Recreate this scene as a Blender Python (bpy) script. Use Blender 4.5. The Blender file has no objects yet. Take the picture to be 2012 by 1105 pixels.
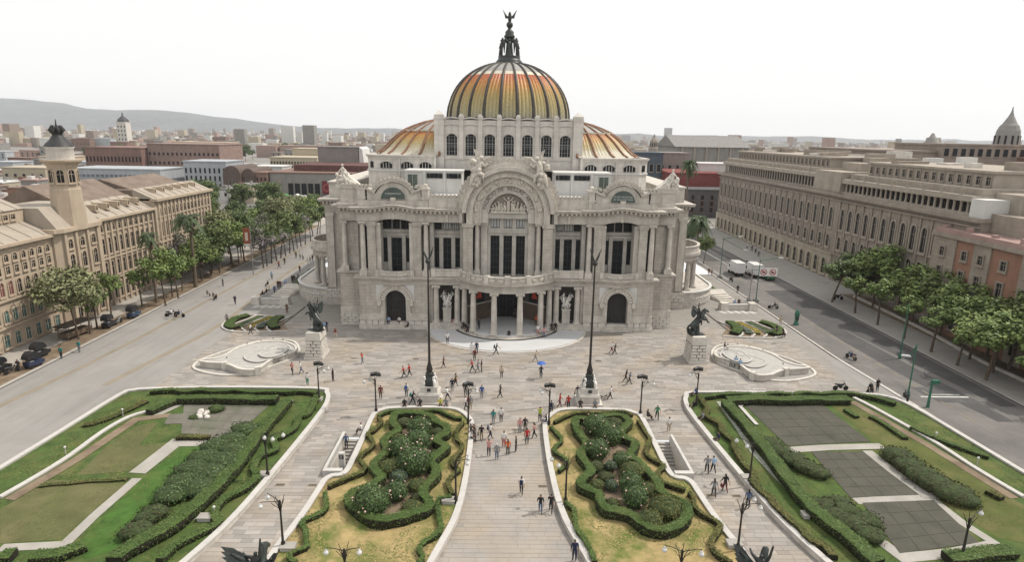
import bpy, bmesh, math, random
from mathutils import Vector, Matrix, noise
PI = math.pi
rnd = random.Random(7)
SC = bpy.context.scene
COL = SC.collection

# ------------------------------------------------------------------ camera
CAM_LOC = Vector((-0.983, 0.0, 30.0))
PITCH, YAW, ROLL, LENS = math.radians(13.376), math.radians(1.0645), math.radians(1.006), 21.766
fw = Vector((math.sin(YAW)*math.cos(PITCH), math.cos(YAW)*math.cos(PITCH), -math.sin(PITCH)))
rt = Vector((math.cos(YAW), -math.sin(YAW), 0)); up = rt.cross(fw)
rt2 = rt*math.cos(ROLL) + up*math.sin(ROLL); up2 = up*math.cos(ROLL) - rt*math.sin(ROLL)
cd = bpy.data.cameras.new('camera'); cam = bpy.data.objects.new('camera', cd); COL.objects.link(cam)
cd.sensor_width = 36; cd.lens = LENS; cd.clip_start = 0.5; cd.clip_end = 40000
cam.matrix_world = Matrix(((rt2.x, up2.x, -fw.x, CAM_LOC.x), (rt2.y, up2.y, -fw.y, CAM_LOC.y), (rt2.z, up2.z, -fw.z, CAM_LOC.z), (0, 0, 0, 1)))
SC.camera = cam

# ------------------------------------------------------------------ sky, sun, exposure
SUN_DIR = Vector((1.1, 0.34, 1.62)).normalized()          # towards the sun: from the right, a little behind the palace
w = bpy.data.worlds.new('World'); SC.world = w; w.use_nodes = True
nt = w.node_tree; bg = nt.nodes['Background']
sky = nt.nodes.new('ShaderNodeTexSky'); sky.sky_type = 'NISHITA'; sky.sun_disc = False
sky.sun_elevation = math.asin(SUN_DIR.z); sky.sun_rotation = math.atan2(SUN_DIR.x, SUN_DIR.y)
sky.dust_density = 8; sky.air_density = 1.5
sk1 = nt.nodes.new('ShaderNodeMix'); sk1.data_type = 'RGBA'; sk1.inputs[0].default_value = 0.93      # thin even cloud over the whole sky
sk1.inputs[7].default_value = (10.9, 10.85, 10.75, 1)
nt.links.new(sky.outputs[0], sk1.inputs[6]); nt.links.new(sk1.outputs[2], bg.inputs[0]); bg.inputs[1].default_value = 0.10
sd = bpy.data.lights.new('sun', 'SUN'); sun = bpy.data.objects.new('sun', sd); COL.objects.link(sun)
sd.energy = 3.4; sd.angle = math.radians(1.5); sd.color = (1.0, 0.94, 0.85)
sun.rotation_euler = SUN_DIR.to_track_quat('Z', 'Y').to_euler(); sun.location = (60, 60, 120)
SC.view_settings.view_transform = 'Standard'; SC.view_settings.look = 'None'; SC.view_settings.gamma = 1
SC.view_settings.exposure = 0.0; SC.view_settings.use_curve_mapping = False
SC.cycles.use_denoising = True
SC.cycles.max_bounces = 6; SC.cycles.diffuse_bounces = 1; SC.cycles.glossy_bounces = 2; SC.cycles.transmission_bounces = 2
SC.cycles.volume_bounces = 1; SC.cycles.transparent_max_bounces = 6; SC.cycles.sample_clamp_indirect = 4
SC.cycles.caustics_reflective = False; SC.cycles.caustics_refractive = False

# ------------------------------------------------------------------ materials
MATS = {}
def mat(name, col, rough=0.85, var=0.12, scale=0.6, bump=0.0, bscale=8.0, stain=0.0, island=0.0, ashlar=None, spec=0.3, metal=0.0, mott=None, streak=(1.2, 1.2, 0.12)):
    if name in MATS: return MATS[name]
    m = bpy.data.materials.new(name); m.use_nodes = True; MATS[name] = m
    t = m.node_tree; N = t.nodes; L = t.links; b = N['Principled BSDF']
    b.inputs['Roughness'].default_value = rough; b.inputs['Metallic'].default_value = metal; b.inputs['Specular IOR Level'].default_value = spec
    tc = N.new('ShaderNodeTexCoord'); vec = tc.outputs['Object']
    def rgb(c): return (c[0], c[1], c[2], 1)
    n1 = N.new('ShaderNodeTexNoise'); n1.inputs['Scale'].default_value = scale; n1.inputs['Detail'].default_value = 6; n1.inputs['Roughness'].default_value = 0.6
    L.new(vec, n1.inputs['Vector'])
    r = N.new('ShaderNodeValToRGB'); r.color_ramp.elements[0].position = 0.3; r.color_ramp.elements[1].position = 0.7
    r.color_ramp.elements[0].color = rgb([c*(1-var) for c in col]); r.color_ramp.elements[1].color = rgb([min(1, c*(1+var)) for c in col])
    L.new(n1.outputs[0], r.inputs[0]); out = r.outputs[0]
    def mix(kind, fac, a, bb):
        x = N.new('ShaderNodeMix'); x.data_type = 'RGBA'; x.blend_type = kind
        if isinstance(fac, float): x.inputs[0].default_value = fac
        else: L.new(fac, x.inputs[0])
        L.new(a, x.inputs[6])
        if isinstance(bb, tuple): x.inputs[7].default_value = bb
        else: L.new(bb, x.inputs[7])
        return x.outputs[2]
    if mott:                                               # patches of another colour: (colour, scale, lo, hi)
        c2, s2, lo, hi = mott
        n2 = N.new('ShaderNodeTexNoise'); n2.inputs['Scale'].default_value = s2; n2.inputs['Detail'].default_value = 8; n2.inputs['Roughness'].default_value = 0.65; L.new(vec, n2.inputs['Vector'])
        r2 = N.new('ShaderNodeMapRange'); r2.inputs[1].default_value = lo; r2.inputs[2].default_value = hi; L.new(n2.outputs[0], r2.inputs[0])
        out = mix('MIX', r2.outputs[0], out, rgb(c2))
    if stain:
        mp = N.new('ShaderNodeMapping'); mp.inputs['Scale'].default_value = streak; L.new(vec, mp.inputs['Vector'])
        n3 = N.new('ShaderNodeTexNoise'); n3.inputs['Scale'].default_value = 1.0; n3.inputs['Detail'].default_value = 8; n3.inputs['Roughness'].default_value = 0.7; L.new(mp.outputs[0], n3.inputs['Vector'])
        r3 = N.new('ShaderNodeMapRange'); r3.inputs[1].default_value = 0.48; r3.inputs[2].default_value = 0.75; r3.inputs[4].default_value = stain; L.new(n3.outputs[0], r3.inputs[0])
        out = mix('MIX', r3.outputs[0], out, rgb([c*0.42 for c in col]))
    if island:
        g = N.new('ShaderNodeNewGeometry'); mr = N.new('ShaderNodeMapRange'); mr.inputs[3].default_value = 1-island; mr.inputs[4].default_value = 1+island*0.7
        L.new(g.outputs['Random Per Island'], mr.inputs[0])
        cx = N.new('ShaderNodeCombineColor'); [L.new(mr.outputs[0], cx.inputs[i]) for i in range(3)]
        out = mix('MULTIPLY', 1.0, out, cx.outputs[0])
    hgt = None
    if ashlar:                                             # fine joints of far masonry: (course length, course height, depth of tone)
        sp = N.new('ShaderNodeSeparateXYZ'); L.new(vec, sp.inputs[0]); ad = N.new('ShaderNodeMath'); L.new(sp.outputs[0], ad.inputs[0]); L.new(sp.outputs[1], ad.inputs[1])
        cb = N.new('ShaderNodeCombineXYZ'); L.new(ad.outputs[0], cb.inputs[0]); L.new(sp.outputs[2], cb.inputs[1])
        br = N.new('ShaderNodeTexBrick'); br.inputs['Scale'].default_value = 1; br.inputs['Brick Width'].default_value = ashlar[0]; br.inputs['Row Height'].default_value = ashlar[1]
        br.inputs['Mortar Size'].default_value = 0.018; br.inputs['Mortar Smooth'].default_value = 0.3
        a = 1-ashlar[2]; br.inputs['Color1'].default_value = (1, 1, 1, 1); br.inputs['Color2'].default_value = (1-ashlar[2]*.5,)*3+(1,); br.inputs['Mortar'].default_value = (a*.8, a*.8, a*.8, 1)
        L.new(cb.outputs[0], br.inputs['Vector']); out = mix('MULTIPLY', 1.0, out, br.outputs[0]); hgt = br.outputs['Fac']
    L.new(out, b.inputs['Base Color'])
    if bump:
        nb = N.new('ShaderNodeTexNoise'); nb.inputs['Scale'].default_value = bscale; nb.inputs['Detail'].default_value = 6; L.new(vec, nb.inputs['Vector'])
        bp = N.new('ShaderNodeBump'); bp.inputs['Strength'].default_value = bump; bp.inputs['Distance'].default_value = 0.08; L.new(nb.outputs[0], bp.inputs['Height']); L.new(bp.outputs[0], b.inputs['Normal'])
    return m
def glow(name, col, s):
    m = bpy.data.materials.new(name); m.use_nodes = True; b = m.node_tree.nodes['Principled BSDF']
    b.inputs['Base Color'].default_value = (*col, 1); b.inputs['Emission Color'].default_value = (*col, 1); b.inputs['Emission Strength'].default_value = s
    MATS[name] = m; return m

M_marble = mat('marble', (0.545, 0.505, 0.45), var=0.18, scale=0.8, stain=0.62, bump=0.12, bscale=3, mott=((0.43, 0.395, 0.35), 1.7, 0.5, 0.8))
M_ashlar = mat('ashlar', (0.50, 0.46, 0.405), var=0.17, scale=0.8, stain=0.6, ashlar=(1.15, 0.52, 0.22), bump=0.15, bscale=3, mott=((0.40, 0.365, 0.325), 1.3, 0.48, 0.8))
M_upper = mat('pale_marble', (0.61, 0.575, 0.525), var=0.12, scale=0.8, stain=0.42, ashlar=(1.6, 0.8, 0.10))
M_white = mat('white_render', (0.60, 0.59, 0.565), var=0.06, scale=0.4, stain=0.15)
M_block = mat('stone_block', (0.57, 0.535, 0.48), var=0.14, scale=0.9, island=0.1, stain=0.3, bump=0.35, bscale=5)
M_carve = mat('carved_marble', (0.55, 0.505, 0.44), var=0.22, scale=2.4, stain=0.35, bump=0.5, bscale=6)
M_carvew = mat('white_marble', (0.76, 0.73, 0.68), var=0.10, scale=2.0, bump=0.3, bscale=6)
M_glass = mat('dark_glass', (0.012, 0.015, 0.017), rough=0.3, var=0.4, scale=0.8, spec=0.16)
M_iron = mat('iron', (0.035, 0.035, 0.036), rough=0.55, var=0.25, scale=3, spec=0.35)
M_bronze = mat('bronze', (0.022, 0.026, 0.024), rough=0.42, var=0.4, scale=2.0, spec=0.5, mott=((0.05, 0.075, 0.065), 2.2, 0.5, 0.8), bump=0.3, bscale=5)
M_door = mat('dark_door', (0.03, 0.028, 0.026), rough=0.5, var=0.3, scale=2)
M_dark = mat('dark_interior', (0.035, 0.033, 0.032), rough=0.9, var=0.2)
M_roof = mat('roof_felt', (0.50, 0.46, 0.41), var=0.12, scale=0.3, stain=0.2)

# ------------------------------------------------------------------ mesh builder
class MB:
    def __init__(s): s.v = []; s.f = []; s.m = []; s.sm = []
    def add(s, vs, fs, m=0, sm=False):
        o = len(s.v); s.v += [tuple(p) for p in vs]
        for f in fs: s.f.append(tuple(o+i for i in f)); s.m.append(m); s.sm.append(sm)
        return s
    def box(s, x0, x1, y0, y1, z0, z1, m=0, taper=0.0):
        t = taper
        vs = [(x0, y0, z0), (x1, y0, z0), (x1, y1, z0), (x0, y1, z0), (x0+t, y0+t, z1), (x1-t, y0+t, z1), (x1-t, y1-t, z1), (x0+t, y1-t, z1)]
        return s.add(vs, [(3, 2, 1, 0), (4, 5, 6, 7), (0, 1, 5, 4), (1, 2, 6, 5), (2, 3, 7, 6), (3, 0, 4, 7)], m)
    def obox(s, c, hx, hy, z0, z1, a, m=0):
        ca, sa = math.cos(a), math.sin(a); P = [(-hx, -hy), (hx, -hy), (hx, hy), (-hx, hy)]
        q = [(c[0]+x*ca-y*sa, c[1]+x*sa+y*ca) for x, y in P]
        return s.prism(q, z0, z1, m)
    def prism(s, pts, z0, z1, m=0, sm=False):
        n = len(pts)
        if sum(pts[i][0]*pts[(i+1) % n][1]-pts[(i+1) % n][0]*pts[i][1] for i in range(n)) < 0: pts = pts[::-1]
        vs = [(x, y, z0) for x, y in pts]+[(x, y, z1) for x, y in pts]
        s.add(vs, [tuple(range(n))[::-1], tuple(range(n, 2*n))], m)
        return s.add(vs, [(i, (i+1) % n, n+(i+1) % n, n+i) for i in range(n)], m, sm)
    def exty(s, pts, y0, y1, m=0):                          # outline in (x, z) pushed from y0 (front) to y1
        n = len(pts)
        if sum(pts[i][0]*pts[(i+1) % n][1]-pts[(i+1) % n][0]*pts[i][1] for i in range(n)) < 0: pts = pts[::-1]
        vs = [(x, y0, z) for x, z in pts]+[(x, y1, z) for x, z in pts]
        s.add(vs, [tuple(range(n)), tuple(range(n, 2*n))[::-1]], m)
        return s.add(vs, [((i+1) % n, i, n+i, n+(i+1) % n) for i in range(n)], m)
    def extx(s, pts, x0, x1, m=0):                          # outline in (y, z) pushed along x
        n = len(pts)
        if sum(pts[i][0]*pts[(i+1) % n][1]-pts[(i+1) % n][0]*pts[i][1] for i in range(n)) < 0: pts = pts[::-1]
        vs = [(x0, y, z) for y, z in pts]+[(x1, y, z) for y, z in pts]
        s.add(vs, [tuple(range(n))[::-1], tuple(range(n, 2*n))], m)
        return s.add(vs, [(i, (i+1) % n, n+(i+1) % n, n+i) for i in range(n)], m)
    def lathe(s, cx, cy, prof, n=14, a0=0.0, a1=2*PI, m=0, sm=True, cap=True):
        full = abs(a1-a0-2*PI) < 1e-6; k = n if full else n+1; vs = []
        for r, z in prof:
            for i in range(k):
                a = a0+(a1-a0)*i/n; vs.append((cx+r*math.cos(a), cy+r*math.sin(a), z))
        fs = []
        for j in range(len(prof)-1):
            for i in range(n):
                i2 = (i+1) % k
                fs.append((j*k+i, j*k+i2, (j+1)*k+i2, (j+1)*k+i))
        s.add(vs, fs, m, sm)
        if cap and full:
            s.add(vs[-k:], [tuple(range(k))], m); s.add(vs[:k], [tuple(range(k))[::-1]], m)
        return s
    def tube(s, path, rad, n=6, m=0, sm=True, cap=True):
        P = [Vector(p) for p in path]; R = rad if isinstance(rad, (list, tuple)) else [rad]*len(P)
        vs = []; ref = Vector((0.13, 0.27, 1)).normalized()
        for i, p in enumerate(P):
            d = (P[min(i+1, len(P)-1)]-P[max(i-1, 0)]); d = d.normalized() if d.length > 1e-9 else Vector((0, 0, 1))
            u = d.cross(ref)
            if u.length < 0.05: u = d.cross(Vector((1, 0, 0)))
            u.normalize(); v = d.cross(u)
            for k in range(n):
                a = 2*PI*k/n; vs.append(p+(u*math.cos(a)+v*math.sin(a))*R[i])
        fs = [(j*n+k, j*n+(k+1) % n, (j+1)*n+(k+1) % n, (j+1)*n+k) for j in range(len(P)-1) for k in range(n)]
        s.add(vs, fs, m, sm)
        if cap:
            s.add(vs[:n], [tuple(range(n))], m); s.add(vs[-n:], [tuple(range(n))[::-1]], m)
        return s
    def sweep(s, path, prof, closed=False, m=0, sm=False, zs=None, cap=True):   # prof: closed loop of (offset to the right, z)
        n = len(path); k = len(prof); vs = []
        for i in range(n):
            a = path[(i-1) % n] if closed or i > 0 else path[i]; c = path[(i+1) % n] if closed or i < n-1 else path[i]; b = path[i]
            d1 = Vector((b[0]-a[0], b[1]-a[1])); d2 = Vector((c[0]-b[0], c[1]-b[1]))
            if d1.length < 1e-9: d1 = d2
            if d2.length < 1e-9: d2 = d1
            d1.normalize(); d2.normalize(); t = d1+d2
            t = t.normalized() if t.length > 1e-6 else d1
            nx, ny = t.y, -t.x; sc = 1/max(0.5, t.dot(d1)); z0 = zs[i] if zs else 0
            for o, z in prof: vs.append((b[0]+nx*o*sc, b[1]+ny*o*sc, z+z0))
        fs = []
        for i in range(n if closed else n-1):
            j = (i+1) % n
            for q in range(k):
                r = (q+1) % k; fs.append((i*k+q, j*k+q, j*k+r, i*k+r))
        s.add(vs, fs, m, sm)
        if cap and not closed:
            s.add(vs[:k], [tuple(range(k))], m); s.add(vs[-k:], [tuple(range(k))[::-1]], m)
        return s
    def ball(s, c, r, n=8, k=6, m=0, sq=(1, 1, 1)):
        prof = [(r*math.sin(PI*j/k), -r*math.cos(PI*j/k)) for j in range(k+1)]; vs = []
        for rr, z in prof:
            for i in range(n): a = 2*PI*i/n; vs.append((c[0]+rr*math.cos(a)*sq[0], c[1]+rr*math.sin(a)*sq[1], c[2]+z*sq[2]))
        return s.add(vs, [(j*n+i, j*n+(i+1) % n, (j+1)*n+(i+1) % n, (j+1)*n+i) for j in range(k) for i in range(n)], m, True)
    def ext(s, o): 
        n = len(s.v); s.v += o.v; s.f += [tuple(i+n for i in f) for f in o.f]; s.m += o.m; s.sm += o.sm; return s
    def mirror(s):                                          # x -> -x
        s.v = [(-x, y, z) for x, y, z in s.v]; s.f = [f[::-1] for f in s.f]; return s
    def xf(s, M): s.v = [tuple(M @ Vector(p)) for p in s.v]; return s
    def mesh(s, name, mats):
        me = bpy.data.meshes.new(name); me.from_pydata(s.v, [], s.f)
        for q in (mats if isinstance(mats, (list, tuple)) else [mats]): me.materials.append(q)
        me.polygons.foreach_set('material_index', s.m); me.polygons.foreach_set('use_smooth', s.sm); me.update(); return me
    def build(s, name, mats, parent=None, **kw):
        if parent is not None:
            o = Vector((0, 0, 0)); p = parent
            while p is not None: o += p.location; p = p.parent
            s.v = [(x-o.x, y-o.y, z-o.z) for x, y, z in s.v]
        elif kw.get('base') is not None:
            b = kw['base']; s.v = [(x-b[0], y-b[1], z-b[2]) for x, y, z in s.v]
        o = link(name, s.mesh(name, mats), parent)
        if parent is None and kw.get('base') is not None: o.location = kw['base']
        tag(o, **{k: v for k, v in kw.items() if k != 'base'}); return o
def link(name, data, parent=None):
    o = bpy.data.objects.new(name, data); COL.objects.link(o)
    if parent is not None: o.parent = parent; KIDS.setdefault(parent.name, []).append(o)
    return o
def tag(o, label=None, cat=None, group=None, kind=None):
    if label: o['label'] = label
    if cat: o['category'] = cat
    if group: o['group'] = group
    if kind: o['kind'] = kind
    return o
def thing(name, label, cat, loc=(0, 0, 0), group=None):
    o = link(name, None); o.location = loc; o.empty_display_size = 0.5; return tag(o, label, cat, group)
def copy_tree(o, parent=None):
    c = o.copy(); COL.objects.link(c); c.parent = parent
    for ch in KIDS.get(o.name, ()): copy_tree(ch, c)
    return c
KIDS = {}
def place(proto, loc, rz=0.0, sc=1.0, label=None, group=None, state={}):
    """first call moves the prototype itself, later calls copy it with its parts"""
    if proto.name in state: o = copy_tree(proto)
    else: o = proto; state[proto.name] = 1
    o.location = loc; o.rotation_euler = (0, 0, rz); o.scale = (sc, sc, sc) if not isinstance(sc, tuple) else sc
    if label: o['label'] = label
    if group: o['group'] = group
    return o
def arc(cx, cz, r, a0, a1, n): return [(cx+r*math.cos(a0+(a1-a0)*i/n), cz+r*math.sin(a0+(a1-a0)*i/n)) for i in range(n+1)]
def seg_arc(x0, x1, z, rise, n=10):                         # segmental arch from (x0,z) to (x1,z)
    h = (x1-x0)/2; R = (h*h+rise*rise)/(2*rise); c = (x0+x1)/2; a = math.asin(min(1, h/R))
    return [(c+R*math.sin(-a+2*a*i/n), z+rise-R+R*math.cos(-a+2*a*i/n)) for i in range(n+1)]
def smooth(pts, n=4, closed=False):                         # Catmull-Rom through the points
    out = []; k = len(pts)
    for i in range(k if closed else k-1):
        p = [Vector(pts[(i+j) % k] if closed else pts[max(0, min(k-1, i+j))]) for j in (-1, 0, 1, 2)]
        for q in range(n):
            t = q/n; a = 0.5*(2*p[1]+(p[2]-p[0])*t+(2*p[0]-5*p[1]+4*p[2]-p[3])*t*t+(3*p[1]-p[0]-3*p[2]+p[3])*t**3); out.append(tuple(a))
    if not closed: out.append(tuple(pts[-1]))
    return out
def resample(pts, step, closed=False):
    P = [Vector(p) for p in pts]+([Vector(pts[0])] if closed else []); out = [tuple(P[0])]; acc = 0
    for a, b in zip(P, P[1:]):
        d = (b-a).length
        if d < 1e-9: continue
        t = step-acc
        while t <= d: out.append(tuple(a+(b-a)*(t/d))); t += step
        acc = (acc+d) % step
    return out
def in_poly(p, poly):
    x, y = p; c = False; n = len(poly); j = n-1
    for i in range(n):
        xi, yi = poly[i][0], poly[i][1]; xj, yj = poly[j][0], poly[j][1]
        if (yi > y) != (yj > y) and x < (xj-xi)*(y-yi)/(yj-yi)+xi: c = not c
        j = i
    return c

def skin_mesh(verts, edges, radii, levels=1, root=0):
    """grow one continuous surface over a skeleton; returns an MB"""
    me = bpy.data.meshes.new('tmp'); me.from_pydata(verts, edges, []); o = bpy.data.objects.new('tmp', me); COL.objects.link(o)
    md = o.modifiers.new('skin', 'SKIN'); md.use_smooth_shade = True; md.branch_smoothing = 0.3
    for i, r in enumerate(radii): me.skin_vertices[0].data[i].radius = (r, r) if not isinstance(r, tuple) else r
    for i in range(len(verts)): me.skin_vertices[0].data[i].use_root = (i == root)
    sb = o.modifiers.new('sub', 'SUBSURF'); sb.levels = levels; sb.render_levels = levels
    dg = bpy.context.evaluated_depsgraph_get(); ev = o.evaluated_get(dg); em = ev.to_mesh(); b = MB()
    b.add([v.co[:] for v in em.vertices], [tuple(p.vertices) for p in em.polygons], 0, True); ev.to_mesh_clear()
    bpy.data.objects.remove(o); bpy.data.meshes.remove(me); return b
_TXT = {}
def text_mb(txt, size, depth=0.02):
    """flat lettering as mesh, centred on the origin in the xz plane, facing -y"""
    cu = bpy.data.curves.new('t', 'FONT'); cu.body = txt; cu.size = size; cu.align_x = 'CENTER'; cu.align_y = 'CENTER'; cu.extrude = depth/2; cu.resolution_u = 2
    o = bpy.data.objects.new('t', cu); COL.objects.link(o); dg = bpy.context.evaluated_depsgraph_get(); ev = o.evaluated_get(dg); em = ev.to_mesh(); b = MB()
    b.add([(v.co.x, -v.co.z, v.co.y) for v in em.vertices], [tuple(p.vertices) for p in em.polygons]); ev.to_mesh_clear()
    bpy.data.objects.remove(o); bpy.data.curves.remove(cu); return b

# ================================================================== ground, streets, plaza
def sheet(name, pts, z, m, **kw):
    b = MB(); n = len(pts)
    if sum(pts[i][0]*pts[(i+1) % n][1]-pts[(i+1) % n][0]*pts[i][1] for i in range(n)) < 0: pts = pts[::-1]
    b.add([(x, y, z) for x, y in pts], [tuple(range(n))]); return b.build(name, m, **kw)
M_city = mat('city_ground', (.21, .20, .185), var=.25, scale=.03, mott=((.30, .28, .25), .12, .5, .7))
b = MB()
for x0, x1, y0, y1 in ((-9000, -59.2, -300, 12000), (60.3, 9000, -300, 12000), (-59.2, 60.3, -300, 22), (-59.2, 60.3, 262, 12000)): b.add([(x0, y0, -.12), (x1, y0, -.12), (x1, y1, -.12), (x0, y1, -.12)], [(0, 1, 2, 3)])
b.build('ground', M_city, kind='structure')
M_joint = mat('paving_joint', (.27, .25, .225), var=.1, scale=.8, mott=((.22, .20, .18), .25, .5, .75))
HOLES = [(-16.35, -14.95, 50.3, 57.1), (14.95, 16.35, 50.3, 57.1)]
xs = [-42, -16.35, -14.95, 14.95, 16.35, 46.4]; ys = [22, 50.3, 57.1, 135]
b = MB()
for i in range(5):
    for j in range(3):
        if j == 1 and i in (1, 3): continue
        b.add([(xs[i], ys[j], 0), (xs[i+1], ys[j], 0), (xs[i+1], ys[j+1], 0), (xs[i], ys[j+1], 0)], [(0, 1, 2, 3)])
PLAZA = b.build('plaza', M_joint, kind='structure')
# outlines of the planted areas (the right ones mirror the left ones)
BED = [(-17.3, 30), (-17.2, 36), (-17.0, 39.6), (-16.65, 41.8), (-16.35, 44.3), (-16.15, 47.3), (-16.05, 48.6), (-15.6, 49.3), (-14.95, 49.45), (-14.55, 50.1), (-14.45, 52), (-14.45, 56.5), (-14.45, 61.5), (-13.8, 62.7), (-12.6, 63.25), (-9.2, 63.5), (-6.2, 63.3), (-4.9, 62.3), (-4.0, 60.5), (-3.8, 58.8), (-3.75, 55), (-3.8, 51), (-4.0, 46.5), (-4.4, 43.1), (-5.1, 40.3), (-5.8, 37.6), (-6.6, 34.5), (-7.6, 30)]
GAR = [(-46.5, 30), (-45.6, 45), (-45.1, 50.2), (-44.6, 57.6), (-44.1, 66), (-43.3, 67.3), (-41.6, 67.8), (-34.5, 68.4), (-22.6, 68.4), (-21.0, 67.2), (-20.35, 65.2), (-20.2, 62.1), (-20.6, 55), (-21.2, 47.5), (-21.8, 42.5), (-22.9, 38), (-24.2, 34), (-25.8, 30)]
GAR_R = [(48.8, 30), (48.0, 45), (47.5, 50.8), (47.0, 58), (46.4, 65), (45.0, 67.7), (41.4, 68.4)]+[(-x, y) for x, y in GAR[7:]]
mir = lambda P: [(-x, y) for x, y in P]
POLYS = [BED, mir(BED), GAR, GAR_R]
# paving slabs
M_slab = mat('paving_slab', (.31, .284, .257), rough=.75, var=.12, scale=.35, island=.2, mott=((.33, .275, .215), .16, .47, .70), stain=.25, streak=(.25, .8, .5), bump=.1, bscale=2)
rs = random.Random(11); near = []; far = MB(); y = 34.0
def slab(b, x0, x1, y0, y1, z): b.box(x0+.012, x1-.012, y0+.012, y1-.012, 0, z)
while y < 95:
    d = rs.choice((.48, .55, .62)); x = -42+rs.random()
    while x < 45.5:
        L_ = rs.choice((.9, 1.2, 1.5, 1.9)); c = (x+L_/2, y+d/2); ok = True
        for P in POLYS:
            if in_poly(c, P): ok = False; break
        for h in HOLES:
            if h[0]-.3 < x+L_ and x < h[1]+.3 and h[2]-.2 < y+d and y < h[3]+.2: ok = False
        if y > 91 and abs(c[0]) < 26: ok = False
        if c[0] > 42.8 or (c[0] < -30 and y < 68): ok = ok and False
        if ok:
            z = .014+.006*rs.random()
            if y < 57 and abs(c[0]) < 6.5: near.append((x, x+L_, y, y+d, z))
            else: slab(far, x, x+L_, y, y+d, z)
        x += L_
    y += d
near.sort(key=lambda q: q[2])
for q in near[:300]:
    b = MB(); slab(b, *q); b.build('paving_slab', M_slab, PLAZA)
for q in near[300:]: slab(far, *q)
far.build('paving', M_slab, PLAZA, kind='stuff')
# left promenade and right road
M_prom = mat('promenade_concrete', (.275, .262, .247), var=.09, scale=.12, stain=.35, streak=(.9, .05, .5), mott=((.235, .22, .20), .35, .5, .8))
sheet('promenade', [(-59.2, 22), (-42, 22), (-42, 135), (-36, 262), (-59.2, 262)], .004, M_prom, kind='structure')
M_strip = mat('tan_strip', (.25, .215, .165), var=.12, scale=.4)
def strip(name, pts, wd, z, m, parent=None, **kw):
    b = MB(); b.sweep(pts, [(-wd/2, z-.003), (wd/2, z-.003), (wd/2, z), (-wd/2, z)]); return b.build(name, m, parent, **kw)
strip('drain_strip', [(-48.0, 69.5), (-45.2, 89.5), (-45.0, 97), (-47, 130), (-47, 200)], .9, .012, M_strip, kind='structure')
strip('drain_strip', [(-56.3, 45), (-55.6, 64), (-54.4, 75), (-53.7, 87), (-53, 130), (-53, 240)], .8, .012, M_strip, kind='structure')
M_asph = mat('asphalt', (.145, .135, .128), var=.16, scale=.15, mott=((.20, .19, .175), .22, .48, .7), stain=.3, streak=(.8, .04, .5), bump=.1, bscale=12)
sheet('road', [(48.6, 22), (47.4, 66), (46.4, 82), (46.4, 262), (60.3, 262), (60.3, 22)], .0, M_asph, kind='structure')
sheet('plaza_edge', [(42, 69), (46.2, 66.2), (47.3, 66), (46.3, 82), (46.3, 135), (45.2, 135), (45.2, 82)], .005, M_prom, kind='structure')
M_fresh = mat('fresh_asphalt', (.078, .075, .074), var=.2, scale=.3)
for kz, P in enumerate(([(52.2, 120.5), (59.6, 121.5), (59.6, 66), (57.4, 66), (55.4, 89)], [(52.2, 119.5), (54.3, 104), (55.3, 79), (55.9, 62), (54.0, 62), (52.0, 74), (51.4, 89)], [(46.8, 232), (58, 232), (57.5, 150), (50, 150)])): sheet('asphalt_patch', P, .005+.003*kz, M_fresh, kind='structure')
sheet('asphalt_patch', [(50.2, 71.5), (55.0, 71.5), (56, 67), (51, 67)], .0115, mat('grey_asphalt', (.09, .088, .088), var=.2), kind='structure')
M_paint = mat('road_paint', (.55, .54, .50), var=.2, scale=1.5); M_yel = mat('worn_yellow', (.24, .20, .125), var=.35, scale=2)
for i in range(38):
    yy_ = 62+i*3.2; strip('lane_dash', [(51.0+.4*max(0, (85-yy_)/25), yy_), (51.0+.4*max(0, (85-yy_)/25), yy_+2.1)], .14, .013, M_yel, kind='structure')
strip('stop_line', [(49.8, 68.6), (55.6, 68.6)], .3, .014, M_paint, kind='structure'); strip('stop_line', [(51.2, 69.3), (55.0, 69.3)], .14, .014, M_paint, kind='structure')
for x in (47.6, 53.4): strip('lane_line', [(x+.6, 128), (x+.2, 250)], .15, .013, M_paint, kind='structure')
strip('kerb', [(48.5, 22), (47.35, 66), (46.35, 82), (46.35, 250)], .3, .14, M_marble, kind='structure'); 
M_walk = mat('sidewalk', (.33, .31, .285), var=.12, scale=.3, stain=.2, mott=((.25, .225, .195), .3, .5, .75))
b = MB(); b.prism([(60.3, 22), (60.3, 240), (71.2, 240), (71.2, 22)], -.1, .13); b.build('sidewalk', M_walk, kind='structure')
strip('kerb', [(60.25, 22), (60.25, 240)], .3, .15, mat('kerb_stone', (.38, .36, .33), var=.15, scale=.8), kind='structure')
M_soil = mat('soil', (.17, .125, .085), var=.25, scale=.6, mott=((.26, .205, .14), .4, .45, .7), bump=.3, bscale=4)
b = MB(); b.prism([(-59.3, 22), (-59.3, 250), (-68.5, 250), (-68.5, 22)], -.1, .12); b.build('sidewalk', mat('pale_sidewalk', (.38, .35, .31), var=.12, scale=.3, stain=.2), kind='structure')
sheet('planting_strip', [(-59.7, 30), (-59.7, 200), (-63.0, 200), (-63.0, 30)], .125, M_soil, kind='structure')
strip('kerb', [(-59.2, 22), (-59.2, 250)], .35, .16, mat('kerb_stone', (.38,)*3), kind='structure')
sheet('planting_strip', [(66.4, 40), (66.4, 118), (70.8, 118), (70.8, 40)], .135, M_soil, kind='structure')
sheet('cross_street', [(-200, 262), (-200, 232), (150, 240), (150, 262)], .0, M_asph, kind='structure')
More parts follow.
